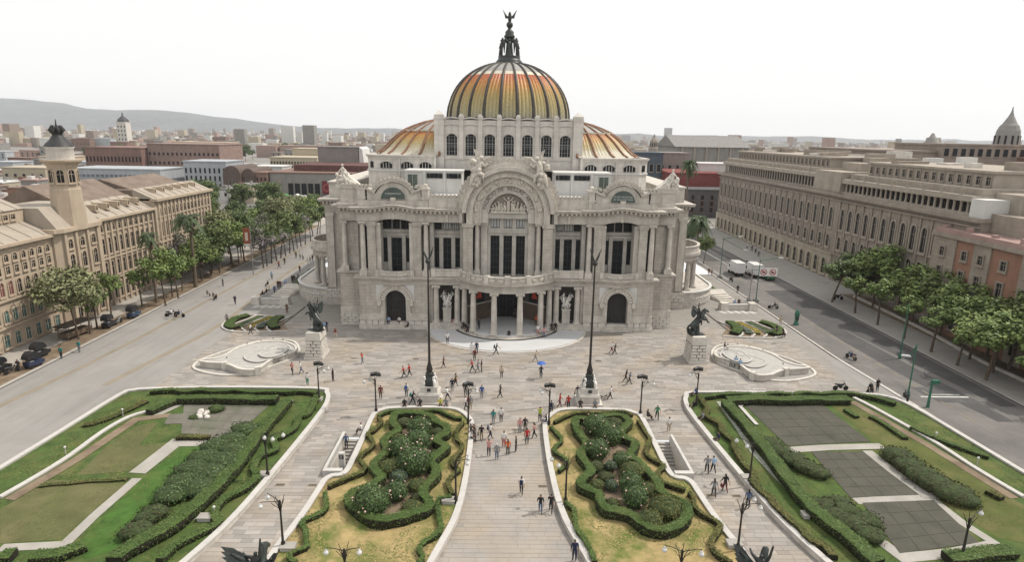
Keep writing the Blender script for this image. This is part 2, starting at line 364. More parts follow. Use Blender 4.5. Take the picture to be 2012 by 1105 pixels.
# palace forecourt terrace
M_terr = mat('white_terrace', (.53, .53, .53), rough=.6, var=.05, scale=.4, mott=((.52, .52, .51), .5, .5, .8))
def ell(a, b_, n=48): return [(a*math.cos(PI+PI*i/n), 93.4+b_*math.sin(PI+PI*i/n)) for i in range(n+1)]
b = MB(); b.prism(ell(12.5, 11.3), 0, .1); b.build('terrace_step', M_marble, kind='structure')
b = MB(); b.prism(ell(12.1, 10.9), .1, .2); b.build('terrace', M_terr, kind='structure')
# manhole covers and small grates in the paving
for (x, y), L_ in zip([(-20.72,79.54),(-12.39,79.50)]+[(12.46,79.48),(20.57,79.44)]+[(2.92,48.47)]+[(17.33,47.24),(19.49,47.18)]+[(-19.88,48.41),(-17.10,48.39)]+[(-53.89,124.91)]+[(40.07,87.56)], (.7,)*11):
    b = MB(); b.box(x-.42, x+.42, y-.22, y+.22, 0, .03); b.box(x-.34, x+.34, y-.15, y+.15, .03, .034, 1); b.build('drain_cover', [mat('drain_frame', (.24, .2, .15), var=.2), mat('drain_iron', (.1, .085, .065), var=.3)], PLAZA)

# ================================================================== the palace
PAL = thing('palace', 'domed white marble palace with arched front and semicircular columned porch', 'palace', (0, 93, 0))
def part(mb, name, m, parent=None, label=None): return mb.build(name, m, parent or PAL, label=label)
def both(fn, name, m, parent=None):                         # the same part on the right and, mirrored, on the left
    a = MB(); fn(a); A = part(a, name, m, parent); b = MB(); fn(b); b.mirror(); B = part(b, name, m, parent); return A, B
def stamp(mesh, name, loc, parent=None, rz=0.0, sc=(1, 1, 1)):
    p = parent or PAL; o = link(name, mesh, p); q = Vector((0, 0, 0)); k = p
    while k is not None: q += k.location; k = k.parent
    o.location = Vector(loc)-q; o.rotation_euler = (0, 0, rz); o.scale = sc; return o
def column_mesh(h, r, name='column'):
    b = MB(); b.box(-1.35*r, 1.35*r, -1.35*r, 1.35*r, 0, 0.18*r*2)
    z = 0.36*r
    b.lathe(0, 0, [(1.3*r, z), (1.36*r, z+.12*r), (1.3*r, z+.26*r), (1.12*r, z+.34*r), (1.18*r, z+.46*r), (1.04*r, z+.6*r), (r, z+.75*r), (r, h*.35), (.96*r, h*.6), (.86*r, h-1.15*r), (.95*r, h-1.05*r), (.88*r, h-.95*r), (1.0*r, h-.7*r), (1.2*r, h-.45*r)], n=16)
    b.box(-1.25*r, 1.25*r, -1.15*r, 1.15*r, h-.62*r, h-.3*r)
    for sx in (-1, 1): b.exty(arc(sx*1.15*r, h-.62*r, .34*r, 0, 2*PI, 8)[:-1], -1.17*r, 1.17*r)
    b.box(-1.42*r, 1.42*r, -1.42*r, 1.42*r, h-.3*r, h)
    return b.mesh(name, M_marble)
CM_up = column_mesh(7.0, 0.37); CM_low = column_mesh(6.05, 0.44); CM_up2 = column_mesh(7.5, 0.37); CM_porch = column_mesh(6.45, 0.45); CM_side = column_mesh(5.4, .42)
def arch_poly(x0, x1, z0, z1, cx, r, zs, zb=None):          # a wall outline with an arched opening cut up from its foot
    return [(x0, z0), (cx-r, z0)]+[(cx+r*math.cos(PI-PI*i/14), zs+r*math.sin(PI-PI*i/14)) for i in range(15)]+[(cx+r, z0), (x1, z0), (x1, z1), (x0, z1)]
def bow(x0, x1, y, d, n=10): return [(x0+(x1-x0)*i/n, y-d*math.sin(PI*i/n)**1.5) for i in range(n+1)]
CX = 17.27; M_grime = mat('grimy_marble', (.50, .465, .415), var=.14, scale=.6, stain=.6, streak=(.9, .9, .2), bump=.15, bscale=4, mott=((.40, .365, .32), .7, .46, .72)); M_recess_shade = mat('recess_shaded_marble', (.44, .415, .375), var=.16, scale=.8, stain=.5, bump=.15, bscale=3); M_sculpt = mat('weathered_sculpture', (.60, .56, .50), var=.2, scale=1.5, stain=.3, bump=.5, bscale=5)  # recessed walls get a darker marble: recess shade put into its colour
scal = MB(); scal.exty([(-.30, 0), (.30, 0)]+[(.33*math.cos(PI*i/8), .16+.36*math.sin(PI*i/8)) for i in range(9)], -.14, .14)
scal.exty([(.16*math.cos(2*PI*i/8), .2+.16*math.sin(2*PI*i/8)) for i in range(8)], -.22, -.1); SCAL = scal.mesh('antefix', M_carve)
modm = MB(); modm.box(-.15, .15, -.62, 0, -.28, 0); modm.box(-.13, .13, -.5, 0, -.4, -.26); MODI = modm.mesh('modillion', M_grime)
def pane_grid(b, x0, x1, z0, z1, y, nx, nz, t=0.035, m=0):
    for i in range(nx+1): x = x0+(x1-x0)*i/nx; b.box(x-t, x+t, y-.05, y+.03, z0, z1, m)
    for j in range(nz+1): z = z0+(z1-z0)*j/nz; b.box(x0, x1, y-.045, y+.025, z-t, z+t, m)
def window(parent, x0, x1, z0, z1, y, nx=2, nz=4, name='window', gm=None, fm=None):
    b = MB(); b.box(x0, x1, y, y+.08, z0, z1); o = part(b, name, gm or M_glass, parent)
    f = MB(); pane_grid(f, x0, x1, z0, z1, y, nx, nz); part(f, 'frame', fm or M_iron, o); return o

for s in (1, -1):
    def W(mb, name, m, parent=None, label=None, s=s):
        if s < 0: mb.mirror()
        return part(mb, name, m, parent, label)
    # --- pavilion, ground floor
    b = MB(); b.exty(arch_poly(11.95, 22.8, 0, 7.15, CX, 1.58, 4.55), 93.0, 94.3); b.box(22.2, 22.8, 94.3, 106, 0, 7.15); b.box(11.95, 12.5, 94.3, 98, 0, 7.15); W(b, 'pavilion_wall', M_ashlar)
    b = MB(); b.exty([(CX-1.58, 0.9)]+[(CX+1.58*math.cos(PI-PI*i/14), 4.55+1.58*math.sin(PI-PI*i/14)) for i in range(15)]+[(CX+1.58, 0.9)], 93.95, 94.1); d = W(b, 'door', M_door)
    f = MB()
    for i in range(9): x = CX-1.4+.35*i; f.box(x-.05, x+.05, 93.86, 93.95, 1.0, 4.6+math.sqrt(max(0.02, 1.5**2-(x-CX)**2)))
    for z in (1.1, 2.6, 4.45): f.box(CX-1.5, CX+1.5, 93.84, 93.95, z, z+.14)
    W(f, 'ironwork', M_iron, d)
    b = MB(); b.box(CX-1.58, CX+1.58, 93.0, 94.0, 0, 1.0); b.box(CX-2.3, CX+2.3, 92.2, 92.98, 0.02, .34); b.box(CX-1.9, CX+1.9, 92.55, 92.99, .34, .68); W(b, 'door_step', M_marble)
    for sx in (11.98, CX+1.75):
        x1 = CX-1.75 if sx < 12 else 22.86
        b = MB(); b.box(sx, x1, 92.82, 92.99, 1.35, 2.4); b.box(sx, x1, 92.78, 92.99, 2.3, 2.45); W(b, 'plinth', M_marble)
        b = MB(); b.box(sx-.05, x1+.05, 92.5, 92.99, 0, .62); W(b, 'plinth_step', M_marble)
        n = max(2, round((x1-sx)/1.05)); L_ = (x1-sx)/n
        for i in range(n):
            b = MB(); b.box(sx+i*L_+.03, sx+(i+1)*L_-.03, 92.74, 92.99, .65, 1.3, taper=.03); W(b, 'stone_block', M_block)
    b = MB(); b.exty([(14.35, 4.4), (CX-2.0, 4.4)]+[(CX+2.0*math.cos(PI-PI*i/16), 4.55+2.0*math.sin(PI-PI*i/16)) for i in range(17)]+[(CX+2.0, 4.4), (20.2, 4.4), (20.2, 7.1), (14.35, 7.1)], 92.93, 92.998); W(b, 'spandrel_panel', M_white)
    for i in range(15):
        a0, a1 = PI*i/15+.012, PI*(i+1)/15-.012; b = MB()
        b.exty([(CX+r*math.cos(a), 4.55+r*math.sin(a)) for r, a in ((1.62, a0), (2.35, a0), (2.35, a1), (1.62, a1))], 92.78+.03*(i % 2), 92.99); W(b, 'voussoir', M_block)
    b = MB(); b.exty([(CX+2.36*math.cos(PI*i/18), 4.55+2.36*math.sin(PI*i/18)) for i in range(19)]+[(CX+2.66*math.cos(PI-PI*i/18), 4.55+2.66*math.sin(PI-PI*i/18)) for i in range(19)], 92.62, 92.99); W(b, 'archivolt', M_carve)
    for sx in (-1, 1):
        b = MB(); b.box(CX+sx*2.5-.3, CX+sx*2.5+.3, 92.5, 92.99, 4.0, 4.55); b.ball((CX+sx*2.5, 92.65, 3.9), .3); W(b, 'scroll_corbel', M_carve)
        b = MB(); b.box(min(CX+sx*1.6, CX+sx*2.3), max(CX+sx*1.6, CX+sx*2.3), 92.84, 92.99, 1.32, 4.5); W(b, 'door_jamb', M_marble)
    b = MB(); b.box(CX-.45, CX+.45, 92.55, 92.99, 6.4, 7.5, taper=.06); W(b, 'keystone', M_carve)
    # --- entablature between the floors, bowed under the balcony
    path = [(11.95, 94.2), (11.95, 93), (14.4, 93)]+bow(14.6, 19.94, 93, 0.85)+[(20.1, 93), (22.8, 93), (22.8, 95.2)]
    b = MB(); b.sweep(path, [(-.4, 7.16), (.08, 7.16), (.1, 7.6), (.3, 7.72), (.34, 7.9), (.62, 8.1), (.66, 8.42), (-.4, 8.5)]); W(b, 'entablature', M_grime)
    b = MB(); b.prism([(11.97, 95.6), (11.97, 92.9)]+[(14.4, 92.9)]+bow(14.6, 19.94, 93, 0.8)+[(20.1, 92.9), (22.78, 92.9), (22.78, 95.6)], 8.2, 8.46); W(b, 'balcony_floor', M_marble)
    b = MB(); b.sweep(bow(14.75, 19.8, 92.95, .85), [(-.12, 8.5), (.16, 8.5), (.16, 9.12), (.24, 9.14), (.24, 9.32), (-.2, 9.32), (-.2, 9.14), (-.12, 9.12)]); W(b, 'balustrade', M_marble)
    for i in range(3):
        x = CX-1.45+1.45*i; y = 92.95-.85*math.sin(PI*(x-14.75)/5.05)**1.5
        b = MB(); b.exty([(x-.55, 9.05), (x+.55, 9.05)]+[(x+.5*math.cos(PI*k/6), 9.0-.38*math.sin(PI*k/6)) for k in range(7)], y-.26, y-.14); W(b, 'relief_panel', M_carve)
    for sx in (14.55, 20.0):
        b = MB(); b.box(sx-.3, sx+.3, 92.6, 93.15, 8.46, 9.42, taper=.03); W(b, 'balustrade_post', M_marble)
    # --- pavilion, upper floor
    for x0, x1 in ((13.15, 14.3), (20.05, 21.3)):
        b = MB(); b.box(x0, x1, 93, 95.6, 8.47, 16.4); b.box(x0-.08, x1+.08, 92.9, 93.5, 8.47, 9.3); b.box(x0-.1, x1+.1, 92.86, 95.6, 16.1, 16.4); b.box(x0-.16, x1+.16, 92.8, 95.6, 16.4, 16.8); W(b, 'pier', M_ashlar)
    for x0, x1 in ((14.32, 15.0), (19.34, 20.03)):
        b = MB(); b.box(x0, x1, 93.35, 95.6, 8.47, 16.2); b.box(x0-.0, x1+.0, 93.2, 95.6, 16.2, 16.62); W(b, 'pilaster', M_marble)
    for x in (12.4, 21.95):
        b = MB(); b.box(x-.55, x+.55, 92.3, 94.0, 8.47, 9.4); W(b, 'pedestal', M_marble)
        stamp(CM_up2, 'column', (s*x, 92.92, 9.32))
    b = MB(); b.box(11.95, 13.15, 95.0, 95.6, 8.47, 16.8); W(b, 'recess_wall', M_recess_shade); b = MB(); b.box(21.3, 22.6, 95.0, 95.6, 8.47, 16.8); W(b, 'recess_wall', M_recess_shade)
    for x0, x1 in ((12.35, 13.1), (21.4, 22.3)): b = MB(); b.box(x0, x1, 94.92, 94.99, 8.9, 16.4); W(b, 'slot_shade_panel', M_glass)  # dark panels painted in for the shade of the gaps behind the columns
    b = MB(); b.box(14.3, 20.05, 95.6, 96.0, 8.47, 17.4)
    for xm in (16.15, 18.39): b.box(xm-.28, xm+.28, 95.35, 95.6, 8.5, 14.4)
    for xm in (14.75, 19.8): b.box(xm-.4, xm+.4, 95.4, 95.6, 8.5, 14.4)
    b.box(14.3, 20.05, 95.25, 95.6, 14.4, 14.75); b.box(14.3, 20.05, 95.4, 95.6, 14.8, 15.3); W(b, 'window_wall', M_recess_shade)
    w_ = lambda x0, x1, z0, z1, nx, nz: W_window(s, x0, x1, z0, z1, 95.52, nx, nz)
    def W_window(s, x0, x1, z0, z1, y, nx, nz, gm=None, fm=None):
        if s < 0: x0, x1 = -x1, -x0
        return window(PAL, x0, x1, z0, z1, y, nx, nz, gm=gm, fm=fm)
    w_(CX-.76, CX+.76, 8.6, 13.95, 2, 5); w_(15.0, 15.8, 10.2, 13.95, 1, 4); w_(18.74, 19.5, 10.2, 13.95, 1, 4)
    w_(15.2, 16.5, 15.4, 16.85, 2, 1); w_(16.75, 17.8, 15.4, 17.1, 2, 1); w_(18.05, 19.3, 15.4, 16.85, 2, 1)
    b = MB(); b.exty(seg_arc(14.32, 20.03, 16.62, .68, 12)+[(20.03, 17.9), (14.32, 17.9)], 93.12, 95.6); W(b, 'arch_lintel', M_grime)
    b = MB(); b.box(CX-.2, CX+.2, 92.85, 93.12, 17.2, 18.2); W(b, 'keystone', M_carve)
    # --- main cornice, rising over the opening
    n = 24; path = [(11.95, 94.2), (11.95, 93.0)]+[(11.95+10.85*i/n, 93) for i in range(1, n+1)]+[(22.8, 95.1)]
    zz = [0.42*max(0, math.cos((p[0]-CX)/3.3*PI/2))**1.2 if abs(p[0]-CX) < 3.3 else 0 for p in path]
    b = MB(); b.sweep(path, [(-.6, 16.82), (.02, 16.82), (.05, 17.1), (.02, 17.15), (.02, 18.2), (.14, 18.3), (.2, 18.5), (.78, 18.62), (.84, 18.74), (.98, 18.95), (.98, 19.02), (-.6, 19.1)], zs=[0, 0]+zz[2:]); W(b, 'cornice', M_grime)
    for i in range(16):
        x = 12.25+10.3*i/15; dz = 0.42*max(0, math.cos((x-CX)/3.3*PI/2))**1.2 if abs(x-CX) < 3.3 else 0
        stamp(MODI, 'modillion', (s*x, 92.82, 18.6+dz))
    # --- attic with lunette
    top = [(21.2, 21.6)]+[(CX+2.75*math.cos(.32+(PI-.64)*i/14), 20.2+2.45*math.sin(.32+(PI-.64)*i/14)) for i in range(15)]+[(13.15, 21.6)]
    b = MB(); b.exty([(13.15, 19.05), (21.2, 19.05)]+top, 93.45, 95.2); W(b, 'attic_wall', M_marble)
    b = MB(); b.box(12.7, 21.7, 93.1, 93.44, 19.05, 20.0); W(b, 'attic_base', M_grime)
    m_ = [(21.35, 21.6)]+[(CX+2.9*math.cos(.32+(PI-.64)*i/14), 20.2+2.55*math.sin(.32+(PI-.64)*i/14)) for i in range(15)]+[(13.0, 21.6)]
    b = MB(); b.exty(m_+[(x, z+.26) for x, z in m_[::-1]], 93.12, 95.3); W(b, 'attic_moulding', M_grime)
    b = MB(); b.exty([(CX+1.95*math.cos(PI*i/14), 20.1+1.95*math.sin(PI*i/14)) for i in range(15)], 93.28, 93.44); W(b, 'lunette_frame', M_carve)
    b = MB(); b.exty([(CX+1.82*math.cos(PI*i/14), 20.2+1.76*math.sin(PI*i/14)) for i in range(15)], 93.2, 93.27); lun = W(b, 'lunette_panel', mat('lunette_green', (0.075, 0.095, 0.085), rough=.5, var=.2))
    lines = [('MUSEO NACIONAL', 21.02), ('DE ARQUITECTURA', 20.62)] if s > 0 else [('CONFERENCIAS', 21.0)]
    for tx, z in lines:
        b = text_mb(tx, .33).xf(Matrix.Translation((s*CX, 93.19, z))); part(b, 'lettering', mat('lettering', (.55, .58, .55), var=.05), lun)
    b = MB(); b.box(CX-.4, CX+.4, 93.05, 93.3, 20.0, 20.45); W(b, 'lunette_keystone', M_carve)
    for i in range(13):
        a = .36+(PI-.72)*i/12; x, z = CX+3.0*math.cos(a), 20.4+2.62*math.sin(a); o = stamp(SCAL, 'antefix', (s*x, 93.35, z)); o.rotation_euler = (0, s*(PI/2-a), 0)
    for x in (13.2, 13.75, 20.8, 21.35, 21.9, 22.45): stamp(SCAL, 'antefix', (s*x, 93.4, 21.85))
    for x0, x1 in ((12.05, 13.0), (21.45, 22.6)):
        b = MB(); b.box(x0, x1, 93.2, 95.2, 19.05, 21.6); b.box(x0-.1, x1+.1, 93.1, 95.3, 20.2, 20.45); b.box(x0-.1, x1+.1, 93.1, 95.3, 21.6, 21.85); W(b, 'attic_block', M_marble)
    b = MB(); b.box(12.1, 12.95, 93.3, 94.3, 21.85, 22.2, taper=.1); b.ball((12.5, 93.8, 22.25), .4, sq=(1, 1, .7)); W(b, 'urn', M_carve)
    # --- outer bay set back
    b = MB(); b.box(22.82, 26.15, 95.0, 96.2, 2.9, 7.9); b.box(25.6, 26.15, 96.2, 106.4, 2.9, 7.9); W(b, 'outer_wall', M_ashlar)
    b = MB(); b.box(22.82, 26.25, 94.75, 96.2, 1.75, 2.95); b.box(25.6, 26.3, 96.2, 106.4, 1.7, 2.9); W(b, 'outer_plinth', M_marble)
    for r in range(4):
        z = .05+r*.43; n = 3
        for i in range(-1, n):
            x0 = 22.84+1.14*(i+(.5 if r % 2 else 0)); x1 = min(26.32, x0+1.1); x0 = max(22.84, x0)
            if x1-x0 < .15: continue
            b = MB(); b.box(x0, x1, 94.62+.03*((i+r) % 2), 95.6, z, z+.4, taper=.03); W(b, 'stone_block', M_block)
    b = MB(); b.box(22.84, 26.28, 94.6, 95.6, -.1, .05); b.box(25.0, 26.2, 95.6, 106.4, 0, 1.75); W(b, 'outer_footing', M_marble)
    b = MB(); b.sweep([(22.84, 95.0), (26.15, 95.0), (26.15, 107)], [(-.4, 7.9), (.06, 7.9), (.08, 8.3), (.4, 8.5), (.45, 8.8), (-.4, 8.85)]); W(b, 'outer_band', M_grime)
    b = MB(); b.box(22.82, 26.0, 95.75, 96.6, 8.85, 16.9); b.box(25.3, 26.0, 96.6, 107, 8.85, 16.9); b.box(23.2, 24.3, 95.5, 95.75, 8.85, 16.4); W(b, 'outer_upper_wall', M_ashlar)
    b = MB(); b.box(24.65, 25.85, 94.6, 95.75, 8.85, 9.55); W(b, 'pedestal', M_marble); stamp(CM_up, 'column', (s*25.25, 95.15, 9.55))
    b = MB(); b.sweep([(22.84, 95.3), (26.0, 95.3), (26.0, 107)], [(-.8, 16.6), (.05, 16.6), (.05, 18.1), (.2, 18.45), (.78, 18.62), (.95, 18.95), (.95, 19.1), (-.8, 19.2)]); W(b, 'outer_cornice', M_grime)
    for i in range(5): stamp(MODI, 'modillion', (s*(23.2+.62*i), 95.15, 18.55))
    b = MB(); b.box(22.7, 25.7, 95.6, 97.2, 19.2, 21.5); b.box(22.7, 25.85, 95.45, 97.3, 21.5, 21.8); b.box(22.75, 25.78, 95.5, 97.2, 19.2, 20.0); b.box(23.0, 25.6, 97.2, 100.5, 19.2, 21.4); W(b, 'outer_attic', M_marble)
    for i in range(5): stamp(SCAL, 'antefix', (s*(23.0+.6*i), 95.6, 21.8))
    # corner group of carved figures on the attic
    b = MB(); b.exty([(22.9, 21.4), (27.0, 21.4), (26.7, 22.3), (26.2, 23.2), (25.8, 23.9), (25.3, 23.7), (24.6, 22.9), (23.7, 22.2)], 97.6, 99.4)
    for k in range(46):
        t_ = rnd.random(); x_ = 26.6-3.5*t_; z_ = 21.5+(2.2*(1-t_)**1.3)*rnd.random()**.6; b.ball((x_, 97.6-.15*rnd.random(), z_), .14+.22*rnd.random(), n=7, k=5, sq=(1, .7, .7+.9*rnd.random()))
    b.tube([(25.8, 98.2, 23.6), (25.85, 98.1, 24.3), (25.8, 98.0, 24.6)], [.34, .3, .14], n=7); b.ball((25.8, 97.95, 24.85), .2); b.tube([(25.6, 98, 24.3), (25.2, 97.7, 24.0), (24.9, 97.7, 23.4)], [.12, .1, .07], n=5); b.tube([(26.0, 98, 24.3), (26.4, 97.8, 23.8), (26.5, 97.7, 23.2)], [.12, .1, .07], n=5)
    for k in range(4): b.tube([(25.6-.5*k, 97.6, 23.3-.4*k), (25.2-.6*k, 97.35, 22.6-.3*k), (24.9-.5*k, 97.4, 21.6)], [.2, .24, .16], n=6)
    W(b, 'corner_sculpture', M_sculpt)
    # --- side wing behind, stepping outwards
    b = MB(); b.box(22.0, 31.3, 106.5, 150, 3.0, 18.4); W(b, 'side_wing_wall', M_ashlar)
    b = MB(); b.box(22.0, 31.6, 106.2, 150.2, 0, 3.0); W(b, 'side_wing_plinth', M_marble)
    for r in range(3):
        for i in range(3):
            x0 = 28.9+.9*(i-(.5 if r % 2 else 0)); x1 = min(31.65, x0+.86); x0 = max(28.9, x0)
            if x1 > x0+.1: b = MB(); b.box(x0, x1, 106.02, 106.3, 1.4+r*.55, 1.4+r*.55+.5, taper=.03); W(b, 'stone_block', M_block)
    b = MB(); b.sweep([(26.0, 106.6), (31.3, 106.6), (31.3, 150)], [(-.8, 16.4), (.05, 16.4), (.05, 17.8), (.25, 18.15), (.85, 18.35), (1.0, 18.75), (-.8, 18.9)]); W(b, 'side_wing_cornice', M_grime)
    for i in range(5): stamp(MODI, 'modillion', (s*(28.9+.6*i), 106.45, 18.25))
    b = MB(); b.box(26.2, 30.6, 107.2, 149, 18.9, 21.3); b.box(26.2, 30.8, 107.0, 149, 21.3, 21.6); W(b, 'side_wing_attic', M_marble)
    b = MB(); b.box(29.9, 31.0, 106.2, 106.6, 3.2, 15.8); b.box(29.7, 31.2, 106.1, 106.6, 15.8, 16.3); W(b, 'pilaster', M_marble)
    # side porch: curved balcony on columns above a raised terrace
    PC = (31.0, 113.5)
    for a in (-62, -25, 12, 50): stamp(CM_side, 'column', (s*(PC[0]+4.0*math.cos(math.radians(a))), PC[1]+4.9*math.sin(math.radians(a)), 2.85))
    def half(r): return [(PC[0]+r*math.cos(-PI/2+PI*i/16), PC[1]+(r+.9)*math.sin(-PI/2+PI*i/16)) for i in range(17)]
    b = MB(); b.prism([(PC[0]-1, half(4.6)[0][1])]+half(4.6)+[(PC[0]-1, half(4.6)[-1][1])], 8.25, 9.2); b.prism([(PC[0]-1, half(5)[0][1])]+half(5.0)+[(PC[0]-1, half(5)[-1][1])], 9.2, 9.7); W(b, 'porch_entablature', M_grime)
    b = MB(); b.sweep(half(4.55), [(-.12, 9.7), (.12, 9.7), (.12, 10.7), (.24, 10.75), (.24, 10.95), (-.24, 10.95), (-.24, 10.75), (-.12, 10.7)]); W(b, 'porch_balustrade', M_marble)
    tp = [(31.0, 106.4), (33.4, 106.9), (35.6, 108.2), (37.4, 110.2), (38.6, 113), (38.8, 116), (38.8, 125)]; tp = smooth(tp, 4)
    b = MB(); b.prism(tp+[(31.0, 125)], 0, 2.75); W(b, 'side_terrace', M_marble)
    b = MB(); b.sweep(tp, [(-.3, 2.76), (.22, 2.76), (.22, 3.0), (-.3, 3.0)]); W(b, 'terrace_coping', M_white)
    rp = resample(tp, 1.05)
    for r in range(3):
        for i in range(len(rp)-13):
            p, q = rp[i], rp[i+1]
            if r % 2: p, q = ((p[0]+q[0])/2, (p[1]+q[1])/2), ((q[0]+rp[i+2][0])/2, (q[1]+rp[i+2][1])/2)
            dx, dy = q[0]-p[0], q[1]-p[1]; b = MB(); b.sweep([(p[0]+dx*.03, p[1]+dy*.03), (q[0]-dx*.03, q[1]-dy*.03)], [(0, .55+r*.46), (.14, .58+r*.46), (.14, .94+r*.46), (0, .97+r*.46)]); W(b, 'stone_block', M_block)
    # --- ground floor niche beside the porch
    for x in (11.0, 7.72): stamp(CM_low, 'column', (s*x, 93.2, .99))
    b = MB(); b.sweep([(6.3, 93), (11.95, 93)], [(-.5, 7.1), (.06, 7.1), (.1, 7.6), (.3, 7.72), (.34, 7.9), (.55, 8.1), (.58, 8.4), (-.5, 8.48)]); W(b, 'entablature', M_grime)
    b = MB(); b.box(6.9, 11.95, 92.7, 97.5, 0, .98); b.box(7.2, 11.95, 92.35, 92.7, 0, .66); b.box(7.5, 11.95, 92.0, 92.35, 0, .33); W(b, 'porch_step', M_marble)
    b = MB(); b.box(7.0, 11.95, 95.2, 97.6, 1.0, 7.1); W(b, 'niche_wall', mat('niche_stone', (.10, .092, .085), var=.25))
    b = MB(); b.box(6.3, 6.95, 93.4, 97, 1.0, 7.1); W(b, 'niche_pier', M_ashlar); b = MB(); b.box(11.5, 11.94, 93.3, 96, 1.0, 7.1); W(b, 'niche_pier', M_ashlar)
    b = MB(); b.box(7.0, 11.9, 93.1, 95.5, 8.2, 8.46); W(b, 'balcony_floor', M_marble)
    b = MB(); b.box(7.3, 11.3, 92.55, 92.85, 8.5, 9.5); b.box(7.2, 11.4, 92.45, 92.95, 9.5, 9.68); W(b, 'parapet', M_marble)
    for x in (7.15, 11.35): b = MB(); b.box(x-.35, x+.35, 92.4, 93.0, 8.48, 9.8); W(b, 'parapet_post', M_marble)
    # --- upper side bay
    b = MB(); b.box(7.0, 11.95, 94.9, 95.4, 8.47, 16.9)
    for xm in (8.42, 10.28): b.box(xm-.3, xm+.3, 94.7, 94.9, 8.5, 14.3)
    b.box(7.0, 11.95, 94.6, 94.9, 14.3, 14.7); b.box(7.0, 11.95, 94.7, 94.9, 14.75, 15.3); b.box(11.3, 11.9, 93.6, 94.9, 8.47, 16.8); b.box(6.85, 7.3, 93.6, 94.9, 8.47, 16.8); W(b, 'window_wall', M_recess_shade)
    ww = lambda x0, x1, z0, z1, nx, nz: W_window(s, x0, x1, z0, z1, 94.82, nx, nz)
    ww(8.72, 9.98, 8.7, 14.1, 2, 5); ww(7.4, 8.1, 9.6, 14.1, 1, 4); ww(10.6, 11.25, 9.6, 14.1, 1, 4)
    pale = mat('pale_pane', (.42, .42, .41), rough=.4, var=.15, scale=2)
    W_window(s, 7.6, 8.5, 15.5, 16.8, 94.82, 3, 1, gm=pale); W_window(s, 8.75, 9.95, 15.5, 16.8, 94.82, 3, 1, gm=pale); W_window(s, 10.2, 11.2, 15.5, 16.8, 94.82, 3, 1)
    b = MB(); b.sweep([(6.6, 93.0), (11.95, 93.0)], [(-.8, 16.82), (.02, 16.82), (.05, 17.1), (.02, 17.15), (.02, 18.0), (.14, 18.1), (.2, 18.35), (.7, 18.5), (.84, 18.8), (.84, 18.9), (-.8, 18.95)]); W(b, 'cornice', M_grime)
    b = MB(); b.box(9.05, 9.4, 92.8, 93.0, 16.9, 18.1); W(b, 'keystone', M_carve)
    for i in range(7): stamp(MODI, 'modillion', (s*(7.5+.68*i), 92.9, 18.5))
    b = MB(); b.box(6.9, 12.0, 93.2, 95.0, 18.95, 20.5); W(b, 'parapet', M_marble)
    for i in range(8): stamp(SCAL, 'antefix', (s*(7.5+.58*i), 93.35, 20.5))
    # --- great arch: pier, column, pilaster
    b = MB(); b.box(5.3, 6.75, 92.2, 95, 8.47, 16.3); b.box(5.15, 6.95, 92.0, 95, 16.3, 16.85); b.box(5.2, 6.9, 92.0, 95, 8.47, 9.5); W(b, 'pier', M_ashlar)
    b = MB(); b.box(4.15, 5.15, 92.4, 94.3, 8.47, 9.35); W(b, 'pedestal', M_marble); stamp(CM_up2, 'column', (s*4.67, 92.95, 9.33))
    b = MB(); b.box(3.1, 4.1, 93.6, 94.6, 8.47, 16.4); b.box(3.0, 4.2, 93.4, 94.6, 16.4, 16.85); b.box(4.1, 4.55, 93.9, 94.6, 8.47, 16.8); W(b, 'pilaster', M_marble); b = MB(); b.box(4.56, 5.3, 94.1, 94.2, 8.8, 16.7); W(b, 'slot_shade_panel', M_glass)  # dark panel stands in for the shade beside the arch column
    # winged figure group seated on the arch
    b = MB(); X, Yc, Z = 4.7, 92.2, 23.4
    b.tube([(X+.2, Yc, Z), (X-.1, Yc-.2, Z+1.0), (X-.2, Yc-.3, Z+2.1), (X-.5, Yc-.2, Z+2.8)], [.75, .62, .55, .3], n=8); b.ball((X-.65, Yc-.3, Z+3.15), .34)
    b.tube([(X-.2, Yc-.5, Z+1.0), (X-.9, Yc-.9, Z+.7), (X-.9, Yc-.9, Z-.4)], [.4, .33, .22]); b.tube([(X+.3, Yc-.4, Z+1.0), (X+.6, Yc-.8, Z+.2), (X+.9, Yc-.7, Z-.9)], [.42, .34, .2])
    b.tube([(X-.6, Yc, Z+2.4), (X-1.2, Yc-.4, Z+1.9), (X-1.7, Yc-.3, Z+2.3)], [.24, .2, .14]); b.tube([(X+.1, Yc, Z+2.5), (X+.8, Yc-.3, Z+2.2), (X+1.0, Yc-.4, Z+2.9)], [.24, .2, .14])
    for k in range(5):
        t = k/4; b.tube([(X-.2, Yc+.3, Z+2.3), (X+.1-.25*t, Yc+.6, Z+3.5-.3*t), (X+.5-1.1*t, Yc+.5, Z+4.4-.5*t)], [.24, .2, .05], n=5)
        b.tube([(X-.6, Yc+.2, Z+2.3), (X-1.6, Yc+.3, Z+3.2-.3*t), (X-2.6+.2*t, Yc+.2, Z+3.4-.5*t)], [.24, .18, .05], n=5)
    for k in range(20): b.ball((X+.5-1.0*rnd.random()+.0, Yc-.3-.4*rnd.random(), Z-1+2.6*rnd.random()), .22+.25*rnd.random(), n=6, k=5)
    for k in range(5): b.ball((X+.9-.6*rnd.random(), Yc-.3, Z+1.3+1.4*rnd.random()), .3+.2*rnd.random(), n=7, k=5)
    W(b, 'winged_sculpture', M_carve)

